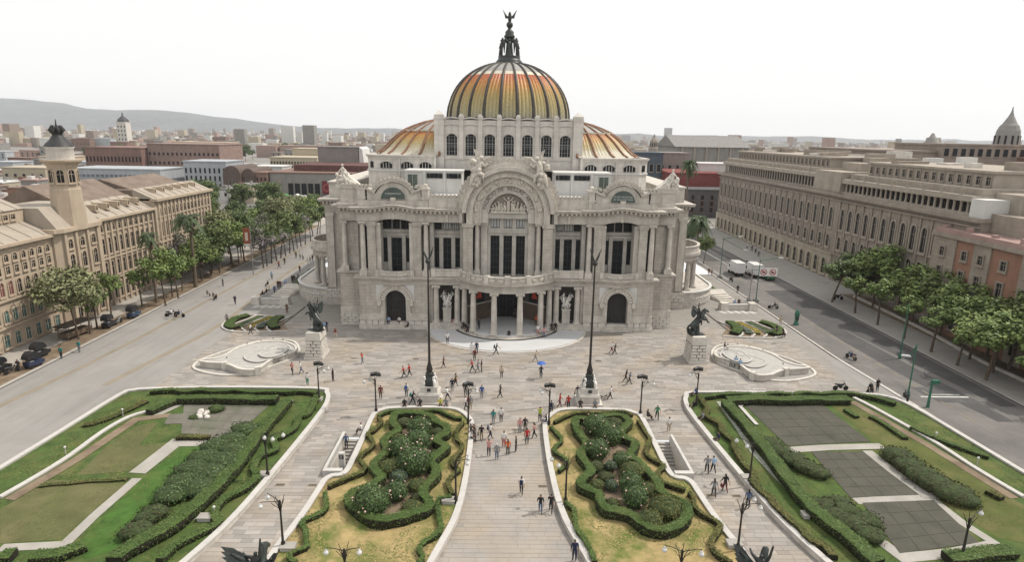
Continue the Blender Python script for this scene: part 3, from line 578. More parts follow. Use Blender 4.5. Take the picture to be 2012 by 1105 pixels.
# --- great arch rings
def ring(r0, r1, zc, y0, y1, foot, n=40):
    o = [(r1*math.cos(PI*i/n), zc+r1*math.sin(PI*i/n)) for i in range(n+1)]; i_ = [(r0*math.cos(PI-PI*i/n), zc+r0*math.sin(PI-PI*i/n)) for i in range(n+1)]
    b = MB(); b.exty(([(r1, foot)] if foot < zc else [])+o+([(-r1, foot), (-r0, foot)] if foot < zc else [])+i_+([(r0, foot)] if foot < zc else []), y0, y1); return b
ZC = 18.5
part(ring(6.25, 6.85, ZC, 91.5, 95, ZC), 'arch_hood', M_marble)
part(ring(5.3, 6.25, ZC, 92.0, 95, 16.86), 'arch_ring', M_marble)
part(ring(4.2, 5.3, ZC, 92.45, 95, 16.86), 'arch_ring', M_carve)
part(ring(4.05, 4.25, ZC, 92.3, 94, 16.86), 'arch_moulding', M_marble)
part(ring(3.0, 4.1, ZC, 92.95, 95, 16.86), 'arch_ring', M_upper)
part(ring(2.85, 3.05, ZC, 92.75, 94, ZC), 'arch_moulding', M_marble)
part(ring(6.85, 7.45, ZC, 92.4, 95.2, ZC), 'arch_crest', M_carve)
b = MB(); b.box(-7.4, -6.86, 92.4, 95.2, 16.86, ZC); b.box(6.86, 7.4, 92.4, 95.2, 16.86, ZC); part(b, 'arch_shoulder', M_marble)
for i in range(29):
    a = .22+(PI-.44)*i/28; o = stamp(SCAL, 'antefix', (7.4*math.cos(a), 93.0, ZC+7.4*math.sin(a)), sc=(1.15, 1.2, 1.25)); o.rotation_euler = (0, PI/2-a, 0)
dm = MB(); dm.box(-.11, .11, -.2, .2, -.13, .13); DENT = dm.mesh('dentil', M_marble)
for i in range(49):
    a = .06+(PI-.12)*i/48; o = stamp(DENT, 'dentil', (6.12*math.cos(a), 91.85, ZC+6.12*math.sin(a))); o.rotation_euler = (0, PI/2-a, 0)
for i in range(9):                                          # carved cartouches round the arch
    a = .1+(PI-.2)*i/8; b = MB(); cx, cz = 4.75*math.cos(a), ZC+4.75*math.sin(a)
    for k in range(9): b.ball((cx+.42*(rnd.random()-.5)*1.6, 92.42, cz+.42*(rnd.random()-.5)*1.6), .13+.14*rnd.random(), n=6, k=4, sq=(1, .8, 1.3))
    part(b, 'cartouche', M_carve)
b = MB()
txt = 'PALACIO DE BELLAS ARTES'
for i, ch in enumerate(txt):
    if ch == ' ': continue
    a = PI-.17-(PI-.34)*i/(len(txt)-1); t = text_mb(ch, .78, .06); t.xf(Matrix.Translation((3.55*math.cos(a), 92.92, ZC+3.55*math.sin(a))) @ Matrix.Rotation(PI/2-a, 4, 'Y')); b.ext(t)
part(b, 'lettering', mat('carved_letter', (.20, .17, .135), var=.2))
b = MB(); b.exty(arc(0, ZC, 3.0, 0, PI, 24), 93.4, 95); part(b, 'tympanum', mat('tympanum', (.30, .265, .225), var=.2, scale=1.2, stain=.4))
b = MB(); r2 = random.Random(3)
b.tube([(0, 93.1, ZC+.15), (0, 93.0, ZC+1.0), (0, 93.05, ZC+1.75)], [.2, .3, .24], n=8); b.ball((0, 93.0, ZC+2.1), .2)
b.tube([(0, 93.1, ZC+1.6), (-.5, 93, ZC+1.9), (-.75, 93, ZC+2.3)], [.12, .1, .07]); b.tube([(0, 93.1, ZC+1.6), (.5, 93, ZC+1.9), (.75, 93, ZC+2.3)], [.12, .1, .07])
for sgn in (-1, 1):
    for k in range(5):
        x = sgn*(.55+.45*k); h = 1.5*math.sqrt(max(.05, 1-(x/2.9)**2))*(.75+.3*r2.random())
        b.tube([(x, 93.2, ZC+.12), (x-.1*sgn+.3*(r2.random()-.5), 93.02, ZC+h*.5), (x+.4*(r2.random()-.5), 93.08, ZC+h)], [.22, .25, .15], n=7); b.ball((x+.2*(r2.random()-.5), 93.0, ZC+h+.18), .16, n=7, k=5)
        b.tube([(x, 93.05, ZC+h*.8), (x+.5*(r2.random()-.5), 92.95, ZC+h*.6), (x+.9*(r2.random()-.5), 92.95, ZC+h*1.0)], [.1, .09, .06], n=5)
        b.tube([(x, 93.1, ZC+.5), (x+.45*sgn, 92.95, ZC+.5), (x+.6*sgn, 92.95, ZC+.15)], [.15, .13, .08], n=5)
b.box(-2.7, 2.7, 92.9, 93.4, ZC-.12, ZC+.12); part(b, 'tympanum_relief', M_carve)
b = MB(); b.box(-3.02, 3.02, 93.2, 95, 17.5, ZC-.1); b.box(-3.02, 3.02, 93.6, 94.4, 14.85, 16.0); b.box(-3.02, 3.02, 93.4, 94.4, 15.3, 15.6); b.box(-3.1, 3.1, 94.2, 95, 8.47, 17.5)
for x in (-.96, .96): b.box(x-.3, x+.3, 93.7, 94.2, 8.47, 14.85); b.box(x-.3, x+.3, 93.7, 94.2, 16.0, 17.5)
for x in (-2.86, 2.86): b.box(x-.22, x+.22, 93.7, 94.2, 8.47, 14.85); b.box(x-.3, x+.24, 93.7, 94.2, 16.0, 17.5)
part(b, 'window_wall', M_recess_shade)
for x in (-1.95, 0, 1.95):
    window(PAL, x-.64, x+.64, 8.8, 14.8, 94.0, 3, 6); window(PAL, x-.66, x+.66, 16.05, 17.45, 93.95, 3, 1, gm=mat('pale_pane', (.6,)*3), fm=M_iron)

# --- semicircular porch
PY = 95.8
def fan(r, a0=PI, a1=2*PI, n=36): return [(r*math.cos(a0+(a1-a0)*i/n), PY+r*math.sin(a0+(a1-a0)*i/n)) for i in range(n+1)]
for x, y in ((1.93, 88.75), (5.1, 90.3), (6.56, 92.6)):
    for s in (-1, 1): stamp(CM_porch, 'column', (s*x, y, .61))
b = MB(); b.prism(fan(7.75), 0, .6); part(b, 'porch_floor', mat('white_floor', (.62, .62, .61), var=.06, scale=.5))
for k, (r, z) in enumerate(((7.76, .45), (8.12, .3), (8.48, .2))):
    b = MB(); b.sweep(fan(r), [(0, 0), (0, z), (.36, z), (.36, 0)]); part(b, 'porch_step', M_marble)
b = MB(); b.sweep(fan(7.35), [(-.45, 7.06), (.45, 7.06), (.47, 7.5), (.55, 7.52), (.55, 7.65), (.42, 7.68), (.42, 8.0), (.7, 8.1), (.85, 8.3), (.85, 8.46), (-.45, 8.46)], sm=False); part(b, 'porch_entablature', M_grime)
b = MB(); b.box(-6.28, 6.28, PY+.01, 98.2, 0, .6); part(b, 'porch_floor', MATS['white_floor'])
b = MB(); b.prism(fan(7.3), 8.15, 8.42); part(b, 'balcony_floor', M_roof)
b = MB(); b.prism(fan(6.88), 7.4, 7.6); part(b, 'porch_ceiling', M_marble)
A0, A1 = PI+.36, 2*PI-.36
b = MB(); b.sweep(fan(7.8, A0, A1), [(-.13, 8.47), (.13, 8.47), (.13, 9.32), (.24, 9.36), (.24, 9.55), (-.24, 9.55), (-.24, 9.36), (-.13, 9.32)]); part(b, 'balustrade', M_marble)
for i in range(7):
    a = A0+(A1-A0)*i/6; b = MB(); b.obox((7.8*math.cos(a), PY+7.8*math.sin(a)), .3, .42, 8.47, 9.72, a); part(b, 'balustrade_post', M_marble)
    if i < 6:
        for q in (.3, .7):
            a2 = a+(A1-A0)/6*q; b = MB(); t = MB(); t.exty([(-.5, .3), (.5, .3)]+[(.46*math.cos(PI*k/6), .25-.42*math.sin(PI*k/6)) for k in range(7)], -.12, .0)
            t.xf(Matrix.Translation((7.95*math.cos(a2), PY+7.95*math.sin(a2), 8.95)) @ Matrix.Rotation(a2+PI/2, 4, 'Z')); part(t, 'relief_panel', M_carve)
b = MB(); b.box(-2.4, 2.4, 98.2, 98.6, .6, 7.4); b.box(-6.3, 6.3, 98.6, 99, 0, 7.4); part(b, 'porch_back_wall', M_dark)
for i in range(4):
    x0 = -2.25+1.13*i; b = MB(); b.box(x0+.04, x0+1.09, 98.08, 98.18, .62, 5.0); d = part(b, 'door', M_glass); f = MB(); pane_grid(f, x0+.04, x0+1.09, .62, 5.0, 98.06, 2, 4); part(f, 'frame', M_iron, d)
b = text_mb('MUSEO DEL PALACIO DE BELLAS ARTES', .26, .05).xf(Matrix.Translation((0, 98.05, 6.2))); part(b, 'lettering', mat('lettering', (.5, .5, .5)))
for s in (1, -1):
    p0, p1 = (2.5, 98.0), (6.2, 94.4); a = math.atan2(p1[1]-p0[1], p1[0]-p0[0]); L_ = math.hypot(p1[0]-p0[0], p1[1]-p0[1]); c = ((p0[0]+p1[0])/2, (p0[1]+p1[1])/2)
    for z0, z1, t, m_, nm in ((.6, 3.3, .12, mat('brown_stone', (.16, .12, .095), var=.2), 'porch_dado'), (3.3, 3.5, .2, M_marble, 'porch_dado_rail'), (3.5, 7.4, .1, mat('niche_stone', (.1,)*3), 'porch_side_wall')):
        b = MB(); b.obox(c, L_/2, t, z0, z1, a)
        if s < 0: b.mirror()
        part(b, nm, m_)
    # exhibition poster hung on the side wall
    ux, uy = math.cos(a), math.sin(a); nx, ny = uy, -ux
    nx, ny = (-uy, ux) if -uy*0+ux*(-1) > 0 else (uy, -ux)
    if ny > 0: nx, ny = -nx, -ny
    q = (c[0]+.35*ux+nx*.16, c[1]+.35*uy+ny*.16)
    b = MB(); b.obox(q, 1.25, .03, 3.65, 7.0, a)
    if s < 0: b.mirror()
    bn = b.build('poster', mat('poster_dark', (.03, .035, .04), var=.3), label=('dark exhibition poster with a red figure, left of the porch doors' if s < 0 else 'dark exhibition poster with a red figure, right of the porch doors'), cat='poster', base=(s*q[0], q[1], 3.65))
    b = MB(); b.obox((q[0]+(.45*ux)+nx*.04, q[1]+(.45*uy)+ny*.04), .55, .012, 5.4, 6.9, a)
    if s < 0: b.mirror()
    b.build('blue_field', mat('poster_blue', (.02, .17, .24), var=.2), bn)
    b = MB(); pts = [(-.62, 4.3), (.55, 4.3), (.5, 4.75), (.2, 5.05), (.18, 5.5), (.0, 5.75), (-.25, 5.7), (-.32, 5.3), (-.5, 5.0)]
    b.exty([(x, z) for x, z in pts], -.02, 0); b.xf(Matrix.Translation((q[0]+nx*.07, q[1]+ny*.07, 0)) @ Matrix.Rotation(a if ny < 0 else a, 4, 'Z'))
    if s < 0: b.mirror()
    b.build('red_figure', mat('poster_red', (.62, .10, .07), var=.2), bn)

# --- roofs, annexes and the upper tier behind the front
b = MB(); b.box(-25.9, 25.9, 94.4, 106, 18.6, 19.3); part(b, 'front_roof', M_roof)
b = MB(); b.box(-11.6, -6.9, 95.2, 104, 19.32, 20.6); b.box(6.9, 11.6, 95.2, 104, 19.32, 20.6); part(b, 'roof_deck', mat('white_roof', (.74, .73, .71), var=.08, scale=.5))
for s in (1, -1):
    def W(mb, name, m, parent=None, s=s):
        if s < 0: mb.mirror()
        return part(mb, name, m, parent)
    b = MB(); b.box(7.3, 16.2, 98.6, 104, 19.32, 24.0); b.box(7.15, 16.3, 98.45, 104, 24.0, 24.25); b.box(9.9, 10.2, 98.45, 98.6, 20, 24); b.box(13.0, 13.4, 98.45, 98.6, 20, 24); W(b, 'rooftop_annex', M_white)
    for x0, x1 in ((7.5, 7.85), (8.0, 9.35), (9.45, 9.7), (10.4, 10.9), (11.0, 12.3), (12.4, 12.8)): window(PAL, *sorted((s*x0, s*x1)), 23.05, 23.75, 98.52, 2, 1)
    b = MB(); b.box(14.35, 15.75, 98.4, 98.58, 20.0, 23.6); d = W(b, 'rooftop_door', mat('green_door', (.10, .125, .105), var=.2)); f = MB(); f.box(14.2, 15.9, 98.42, 98.5, 23.6, 23.75); f.box(15.03, 15.07, 98.36, 98.4, 20, 23.6); W(f, 'door_frame', M_white, d)
    # tier wall under the side dome
    path = [(12.2, 104.0), (21.8, 104.0), (23.4, 105.6), (23.4, 122)]
    b = MB(); b.prism(path+[(12.2, 122)], 19.3, 25.7); W(b, 'tier_wall', M_upper)
    b = MB(); b.sweep(path, [(-.5, 25.7), (.05, 25.7), (.1, 25.95), (.3, 26.1), (.35, 26.35), (-.5, 26.4)]); W(b, 'tier_cornice', M_upper)
    b = MB(); b.sweep(path, [(-.2, 23.6), (.05, 23.6), (.16, 23.75), (.16, 23.95), (-.2, 24.0)]); W(b, 'tier_ledge', M_white)
    for cxw in (13.65, 16.68, 20.1):
        b = MB(); b.exty(seg_arc(cxw-.95, cxw+.95, 24.75, .45, 8)+[(cxw+.95, 24.2), (cxw-.95, 24.2)], 103.85, 103.98); wn = W(b, 'window', M_glass)
        f = MB()
        for k in range(-1, 2): f.box(cxw+k*.47-.04, cxw+k*.47+.04, 103.78, 103.85, 24.2, 25.1)
        W(f, 'frame', M_upper, wn)
        b = MB(); a_ = seg_arc(cxw-1.05, cxw+1.05, 24.75, .55, 8); b.exty(a_+[(x*1.0, z+.2) for x, z in a_[::-1]], 103.75, 103.99); W(b, 'window_hood', M_upper)
    b = MB(); c = (22.6, 104.8); b.obox((22.62, 104.72), .38, .06, 24.2, 25.2, PI/4); W(b, 'window', M_glass)
    b = MB(); b.box(17.8, 18.1, 103.8, 103.99, 19.5, 25.7); W(b, 'pilaster', M_upper); b = MB(); b.box(11.9, 12.3, 103.8, 104, 22, 26.4); W(b, 'pilaster', M_upper)

# --- drum wall with seven tall windows
DY = 105.0
b = MB()
edges = [-12.0]+[x for i in range(7) for x in ((i-3)*3.13-.88, (i-3)*3.13+.88)]+[12.0]
for i in range(0, 16, 2): b.box(edges[i], edges[i+1], DY, DY+1.2, 24.0, 31.2)
for i in range(7):
    c = (i-3)*3.13; b.exty(seg_arc(c-.88, c+.88, 29.3, .55, 8)+[(c+.88, 31.2), (c-.88, 31.2)], DY, DY+1.2); b.box(c-.88, c+.88, DY, DY+1.2, 24, 26.35)
b.box(-12.0, 12.0, DY-.02, DY+1.2, 31.2, 32.1); part(b, 'drum_wall', M_upper)
b = MB(); b.box(-12, 12, DY+1.2, 122, 24, 31.0); part(b, 'drum_body', M_upper)
b = MB()
for z0, z1, o in ((25.6, 25.85, .16), (31.1, 31.3, .2), (32.1, 32.3, .12)):
    for i in range(7):
        c = (i-3)*3.13; p_ = [(c-1.57, z0)]+[(c-1.57+3.14*k/8, z0+.28*math.sin(PI*k/8)) for k in range(1, 8)]+[(c+1.57, z0)]
        b.exty(p_+[(x, z+z1-z0) for x, z in p_[::-1]], DY-o, DY+.4)
part(b, 'drum_moulding', M_upper)
for i in range(7):
    c = (i-3)*3.13
    b = MB(); b.exty(seg_arc(c-.88, c+.88, 29.3, .55, 8)+[(c+.88, 26.35), (c-.88, 26.35)], DY+.35, DY+.45); wn = part(b, 'window', M_glass)
    f = MB(); pane_grid(f, c-.86, c+.86, 26.4, 29.5, DY+.34, 4, 5, .018)
    for x in (-.5, .5): f.box(c+x-.03, c+x+.03, DY+.26, DY+.34, 26.4, 29.7)
    for z in (27.9, 28.3): f.box(c-.86, c+.86, DY+.26, DY+.34, z, z+.06)
    part(f, 'frame', mat('grey_frame', (.32, .32, .31), var=.1), wn)
    b = MB(); a_ = seg_arc(c-1.0, c+1.0, 29.35, .62, 8); b.exty(a_+[(x, z+.22) for x, z in a_[::-1]], DY-.12, DY+.02); part(b, 'window_hood', M_upper)
for i in range(6):
    c = (i-2.5)*3.13; b = MB(); b.box(c-.36, c+.36, DY-.25, DY, 25.9, 32.3); b.box(c-.42, c+.42, DY-.32, DY+.5, 32.3, 32.75); b.box(c-.34, c+.34, DY-.22, DY+.4, 32.75, 33.05, taper=.1); part(b, 'pilaster', M_upper)
for s in (-1, 1):
    b = MB(); c = s*11.45; b.box(c-.8, c+.8, DY-.45, DY+1.3, 24, 32.9); b.box(c-.88, c+.88, DY-.52, DY+1.4, 32.2, 32.4)
    b.add([(c-.8, DY-.45, 32.9), (c+.8, DY-.45, 32.9), (c+.8, DY+1.3, 32.9), (c-.8, DY+1.3, 32.9), (c, DY+.4, 33.65)], [(0, 1, 4), (1, 2, 4), (2, 3, 4), (3, 0, 4)]); part(b, 'turret', M_upper)
    b = MB(); b.box(c-.6, c+.6, 119, 121, 24, 32.9); b.box(min(c, s*10.9), max(c, s*12), DY+1.3, 121, 24, 31.6); part(b, 'drum_side_wall', M_upper)

# --- domes
def rust_tile(name):
    m = mat(name, (.5, .4, .2), rough=.45, var=.05); t = m.node_tree; N = t.nodes; L = t.links; b = N['Principled BSDF']
    tc = N.new('ShaderNodeTexCoord'); sp = N.new('ShaderNodeSeparateXYZ'); L.new(tc.outputs['Object'], sp.inputs[0])
    mr = N.new('ShaderNodeMapRange'); L.new(sp.outputs[2], mr.inputs[0])
    n = N.new('ShaderNodeTexNoise'); n.inputs['Scale'].default_value = 2.2; n.inputs['Detail'].default_value = 8; L.new(tc.outputs['Object'], n.inputs['Vector'])
    ma = N.new('ShaderNodeMath'); ma.operation = 'MULTIPLY_ADD'; ma.inputs[1].default_value = .34; L.new(n.outputs[0], ma.inputs[0])
    ms = N.new('ShaderNodeMath'); ms.operation = 'SUBTRACT'; L.new(mr.outputs[0], ms.inputs[0]); ms.inputs[1].default_value = .17; L.new(ms.outputs[0], ma.inputs[2])
    r = N.new('ShaderNodeValToRGB'); L.new(ma.outputs[0], r.inputs[0]); mul = N.new('ShaderNodeMix'); mul.data_type = 'RGBA'; mul.blend_type = 'MULTIPLY'; mul.inputs[0].default_value = 1
    n2 = N.new('ShaderNodeTexNoise'); n2.inputs['Scale'].default_value = 9; n2.inputs['Detail'].default_value = 4; L.new(tc.outputs['Object'], n2.inputs['Vector']); r2 = N.new('ShaderNodeValToRGB'); r2.color_ramp.elements[0].color = (.55, .5, .42, 1); r2.color_ramp.elements[0].position = .3; r2.color_ramp.elements[1].position = .65; L.new(n2.outputs[0], r2.inputs[0])
    L.new(r.outputs[0], mul.inputs[6]); L.new(r2.outputs[0], mul.inputs[7]); L.new(mul.outputs[2], b.inputs['Base Color'])
    return m, mr, r.color_ramp
def ramp(cr, stops):
    while len(cr.elements) > 2: cr.elements.remove(cr.elements[-1])
    for i, (p, c) in enumerate(stops):
        e = cr.elements[i] if i < 2 else cr.elements.new(p)
        e.position = p; e.color = (*c, 1)
MT, mr_, cr_ = rust_tile('dome_tile'); mr_.inputs[1].default_value = 33.0; mr_.inputs[2].default_value = 40.2
ramp(cr_, [(0, (.44, .41, .31)), (.12, (.46, .42, .25)), (.45, (.48, .38, .17)), (.70, (.56, .30, .10)), (.93, (.48, .15, .07))])
MT2, mr_, cr_ = rust_tile('side_dome_tile'); mr_.inputs[1].default_value = 26.4; mr_.inputs[2].default_value = 30.6
ramp(cr_, [(0, (.58, .55, .48)), (.22, (.54, .50, .38)), (.45, (.48, .39, .20)), (.68, (.50, .29, .10)), (.95, (.42, .14, .06))])
M_cap = mat('dome_cap', (.32, .31, .29), rough=.5, var=.15, scale=.8, stain=.3)
M_band = mat('dome_band', (.58, .54, .43), rough=.5, var=.1)
M_rib = mat('dome_rib', (.06, .052, .045), rough=.5, var=.3, scale=2)
M_ribr = mat('rust_rib', (.24, .13, .08), rough=.6, var=.4, scale=3)
DC = (0, 119.0); DR = 11.05; DH = 10.1; DZ = 32.5
def dome_pt(t): return (DR*math.cos(t)**.92 if t < PI/2 else 0, DZ+DH*math.sin(t))
NR = 24
for i in range(NR):                                         # tiled panels between the ribs, fluted
    a0, a1 = 2*PI*i/NR+2*PI/NR*.5, 2*PI*(i+1)/NR+2*PI/NR*.5
    if math.sin((a0+a1)/2) > .35: pass
    b = MB(); nt_, na = 10, 16; ts = [.02+(.845-.02)*k/nt_ for k in range(nt_+1)]; vs = []
    for t in ts:
        r, z = dome_pt(t)
        for j in range(na+1):
            a = a0+(a1-a0)*j/na; rr = r+(.10 if j % 4 == 2 else (.05 if j % 4 else -.09))*min(1, r/9); vs.append((DC[0]+rr*math.cos(a), DC[1]+rr*math.sin(a), z))
    b.add(vs, [(k*(na+1)+j, k*(na+1)+j+1, (k+1)*(na+1)+j+1, (k+1)*(na+1)+j) for k in range(nt_) for j in range(na)], 0, False); part(b, 'dome_panel', MT)
    b = MB(); P_ = [(DC[0]+(dome_pt(t)[0]+.1)*math.cos(a0), DC[1]+(dome_pt(t)[0]+.1)*math.sin(a0), dome_pt(t)[1]) for t in [.0+1.36*k/14 for k in range(15)]]
    b.tube(P_, [.33-.15*k/14 for k in range(15)], n=6); b.ball((P_[0][0], P_[0][1], DZ+.15), .42, sq=(1, 1, .8)); part(b, 'dome_rib', M_rib)
b = MB(); b.lathe(*DC, [dome_pt(.845+.085*k/3) for k in range(4)], n=48); part(b, 'dome_band', M_band)
b = MB(); b.lathe(*DC, [dome_pt(.93+.44*k/8) for k in range(9)], n=48); part(b, 'dome_cap', M_cap)
b = MB(); b.lathe(*DC, [(DR+.1, DZ-.6), (DR+.35, DZ-.3), (DR+.35, DZ-.05), (DR-.1, DZ+.25)], n=48); part(b, 'dome_base', M_rib)
b = MB(); b.lathe(*DC, [(DR+.3, 30), (DR+.3, DZ-.5)], n=48, cap=False); part(b, 'dome_drum', M_upper)
# lantern, figures and eagle
LZ = 42.0
b = MB(); b.lathe(*DC, [(2.4, LZ-.3), (2.7, LZ+.1), (2.75, LZ+.45), (2.4, LZ+.5), (2.45, LZ+.75), (2.1, LZ+1.1), (1.95, LZ+1.5), (2.05, LZ+1.7), (1.8, LZ+1.75)], n=24)
for i in range(24): a = 2*PI*i/24; b.ball((DC[0]+2.72*math.cos(a), DC[1]+2.72*math.sin(a), LZ+.3), .19, n=6, k=4)
part(b, 'lantern_base', M_bronze)
for i in range(4):                                          # draped figures with folded wings round the lantern
    a = PI/4*0+PI/2*i-PI/2; ca, sa = math.cos(a), math.sin(a); R_ = lambda x, y, z: (DC[0]+1.12*(x*ca-y*sa), DC[1]+1.12*(x*sa+y*ca), LZ+z)
    b = MB(); b.tube([R_(1.35, 0, 1.7), R_(1.4, 0, 2.4), R_(1.3, 0, 3.3), R_(1.25, 0, 3.9), R_(1.25, 0, 4.15)], [.42, .34, .3, .34, .14], n=8); b.ball(R_(1.3, 0, 4.4), .2)
    for sy in (-1, 1):
        b.tube([R_(1.2, .2*sy, 4.0), R_(1.1, .7*sy, 4.6), R_(1.15, .85*sy, 4.2), R_(1.2, .8*sy, 2.4)], [.1, .22, .28, .06], n=6); b.tube([R_(1.3, .3*sy, 3.9), R_(1.5, .45*sy, 3.4), R_(1.65, .2*sy, 3.1)], [.11, .1, .07], n=5)
    part(b, 'lantern_figure', M_bronze)
    a += PI/4; ca, sa = math.cos(a), math.sin(a); b = MB(); b.tube([R_(1.6, 0, 1.7), R_(1.55, 0, 4.4)], [.1, .09], n=6); b.ball(R_(1.55, 0, 4.6), .18, n=6, k=4); part(b, 'lantern_post', M_bronze)
b = MB(); b.lathe(*DC, [(.9, LZ+1.7), (.7, LZ+2.2), (.55, LZ+3.8), (.6, LZ+4.6), (.95, LZ+4.9), (1.0, LZ+5.2), (.75, LZ+5.5), (.8, LZ+5.9), (.4, LZ+6.3), (.25, LZ+6.6)], n=16); b.ball((*DC, LZ+7.1), .6, n=12, k=8); part(b, 'lantern_core', M_bronze)
b = MB(); z = LZ+7.6; b.tube([(0, DC[1], z), (0, DC[1]-.1, z+.5), (0, DC[1]-.15, z+1.15), (0, DC[1]-.35, z+1.55), (0, DC[1]-.65, z+1.5)], [.22, .36, .3, .16, .04], n=8)
for sx in (-1, 1):
    for k in range(6):
        t = k/5; b.tube([(sx*.2, DC[1], z+.7), (sx*(.6+.15*t), DC[1]+.1, z+1.0-.25*t), (sx*(1.3-.45*t), DC[1]+.15, z+2.1-1.0*t)], [.16, .16, .03], n=5)
    b.tube([(sx*.15, DC[1], z+.3), (sx*.2, DC[1]-.1, z-.1)], [.12, .08], n=5)
part(b, 'eagle', M_bronze)
# flared side domes
for s in (1, -1):
    cx, cy = s*11.4, 112.5
    prof = [(11.7, 26.35), (10.9, 26.75), (10.1, 27.45), (9.2, 28.4), (8.2, 29.3), (6.9, 30.25)]; cap_ = [(6.9, 30.25), (6.5, 30.5), (5.2, 31.1), (3.4, 31.75), (1.5, 32.2)]
    NS = 11
    for i in range(NS):
        a0, a1 = -PI/2+PI*i/NS, -PI/2+PI*(i+1)/NS; na = 14; b = MB(); vs = []
        def pt(r, a): 
            ex = 1.0+.0*r; return (cx+s*r*math.cos(a), cy+r*.72*math.sin(a))
        for r, z in prof:
            for j in range(na+1):
                a = a0+(a1-a0)*j/na; rr = r+(.05 if j % 3 == 1 else -.03); x, y = pt(rr, a); vs.append((x, y, z))
        fs = [(k*(na+1)+j, k*(na+1)+j+1, (k+1)*(na+1)+j+1, (k+1)*(na+1)+j) for k in range(len(prof)-1) for j in range(na)]
        b.add(vs, fs if s > 0 else [f[::-1] for f in fs]); part(b, 'dome_panel', MT2)
        b = MB(); b.tube([(*pt(r+.08, a0), z+.03) for r, z in prof+cap_[1:]], [.24]*6+[.2, .16, .14, .12], n=5); part(b, 'dome_rib', M_ribr)
        b = MB(); vs = []
        for r, z in cap_:
            for j in range(5): vs.append((*pt(r, a0+(a1-a0)*j/4), z))
        fs = [(k*5+j, k*5+j+1, (k+1)*5+j+1, (k+1)*5+j) for k in range(4) for j in range(4)]; b.add(vs, fs if s > 0 else [f[::-1] for f in fs], 0, True); part(b, 'dome_cap', M_cap)
    b = MB(); b.sweep([pt(6.95, -PI/2+PI*k/30) for k in range(31)], [(-.1, 30.2), (.1, 30.2), (.1, 30.45), (-.1, 30.45)]); part(b, 'dome_band', M_band)
# back of the building: stage house
b = MB(); b.box(-22, 22, 122, 150, 0, 30); part(b, 'stage_house', M_upper)

# ================================================================== gardens
M_wallw = mat('white_stone', (.49, .47, .44), var=.07, scale=.5, stain=.25, streak=(1.5, 1.5, .4))
M_leafh = mat('hedge_leaf', (.075, .125, .030), rough=.6, var=.28, scale=.9, island=.4, spec=.25, mott=((.11, .14, .04), .45, .45, .7))
M_hcore = mat('hedge_core', (.068, .112, .027), rough=.9, var=.35, scale=6, bump=.6, bscale=14); M_ocore = mat('olive_core', (.07, .078, .022), rough=.9, var=.35, scale=6, bump=.6, bscale=14); M_bcore = mat('shrub_core', (.040, .058, .020), rough=.9, var=.4, scale=5)
M_olive = mat('olive_leaf', (.105, .118, .035), rough=.65, var=.3, scale=.7, island=.55, spec=.2, mott=((.165, .13, .05), .5, .45, .7))
M_brownleaf = mat('bronze_leaf', (.085, .074, .034), rough=.65, var=.3, scale=.6, island=.6, mott=((.05, .072, .022), .6, .42, .62))
M_rose = mat('rose_leaf', (.075, .128, .040), rough=.5, var=.3, scale=1, island=.6, spec=.35)
M_silver = mat('silver_leaf', (.10, .135, .105), rough=.6, var=.25, island=.4)
M_petal = mat('petal', (.62, .42, .36), rough=.6, var=.3, scale=3, island=.4)
M_twig_shade = mat('shaded_hedge_twig', (.020, .018, .011), rough=.95, var=.4, scale=3)  # bare twigs, darkened to near black to carry the shade of hedge sides
def leaf(b, p, n, size, r, m=0, jit=1.3):
    t = Vector((r.random()-.5, r.random()-.5, r.random()-.5)); n = (n+t*jit).normalized(); u = n.cross(Vector((r.random()-.5, r.random()-.5, r.random()-.5)))
    if u.length < .01: u = n.orthogonal()
    u.normalize(); v = n.cross(u); a = size*(.6+.8*r.random()); q = a*.62
    b.v += [tuple(p-u*a), tuple(p-v*q), tuple(p+u*a), tuple(p+v*q)]; k = len(b.v)-4; b.f.append((k, k+1, k+2, k+3)); b.m.append(m); b.sm.append(False)
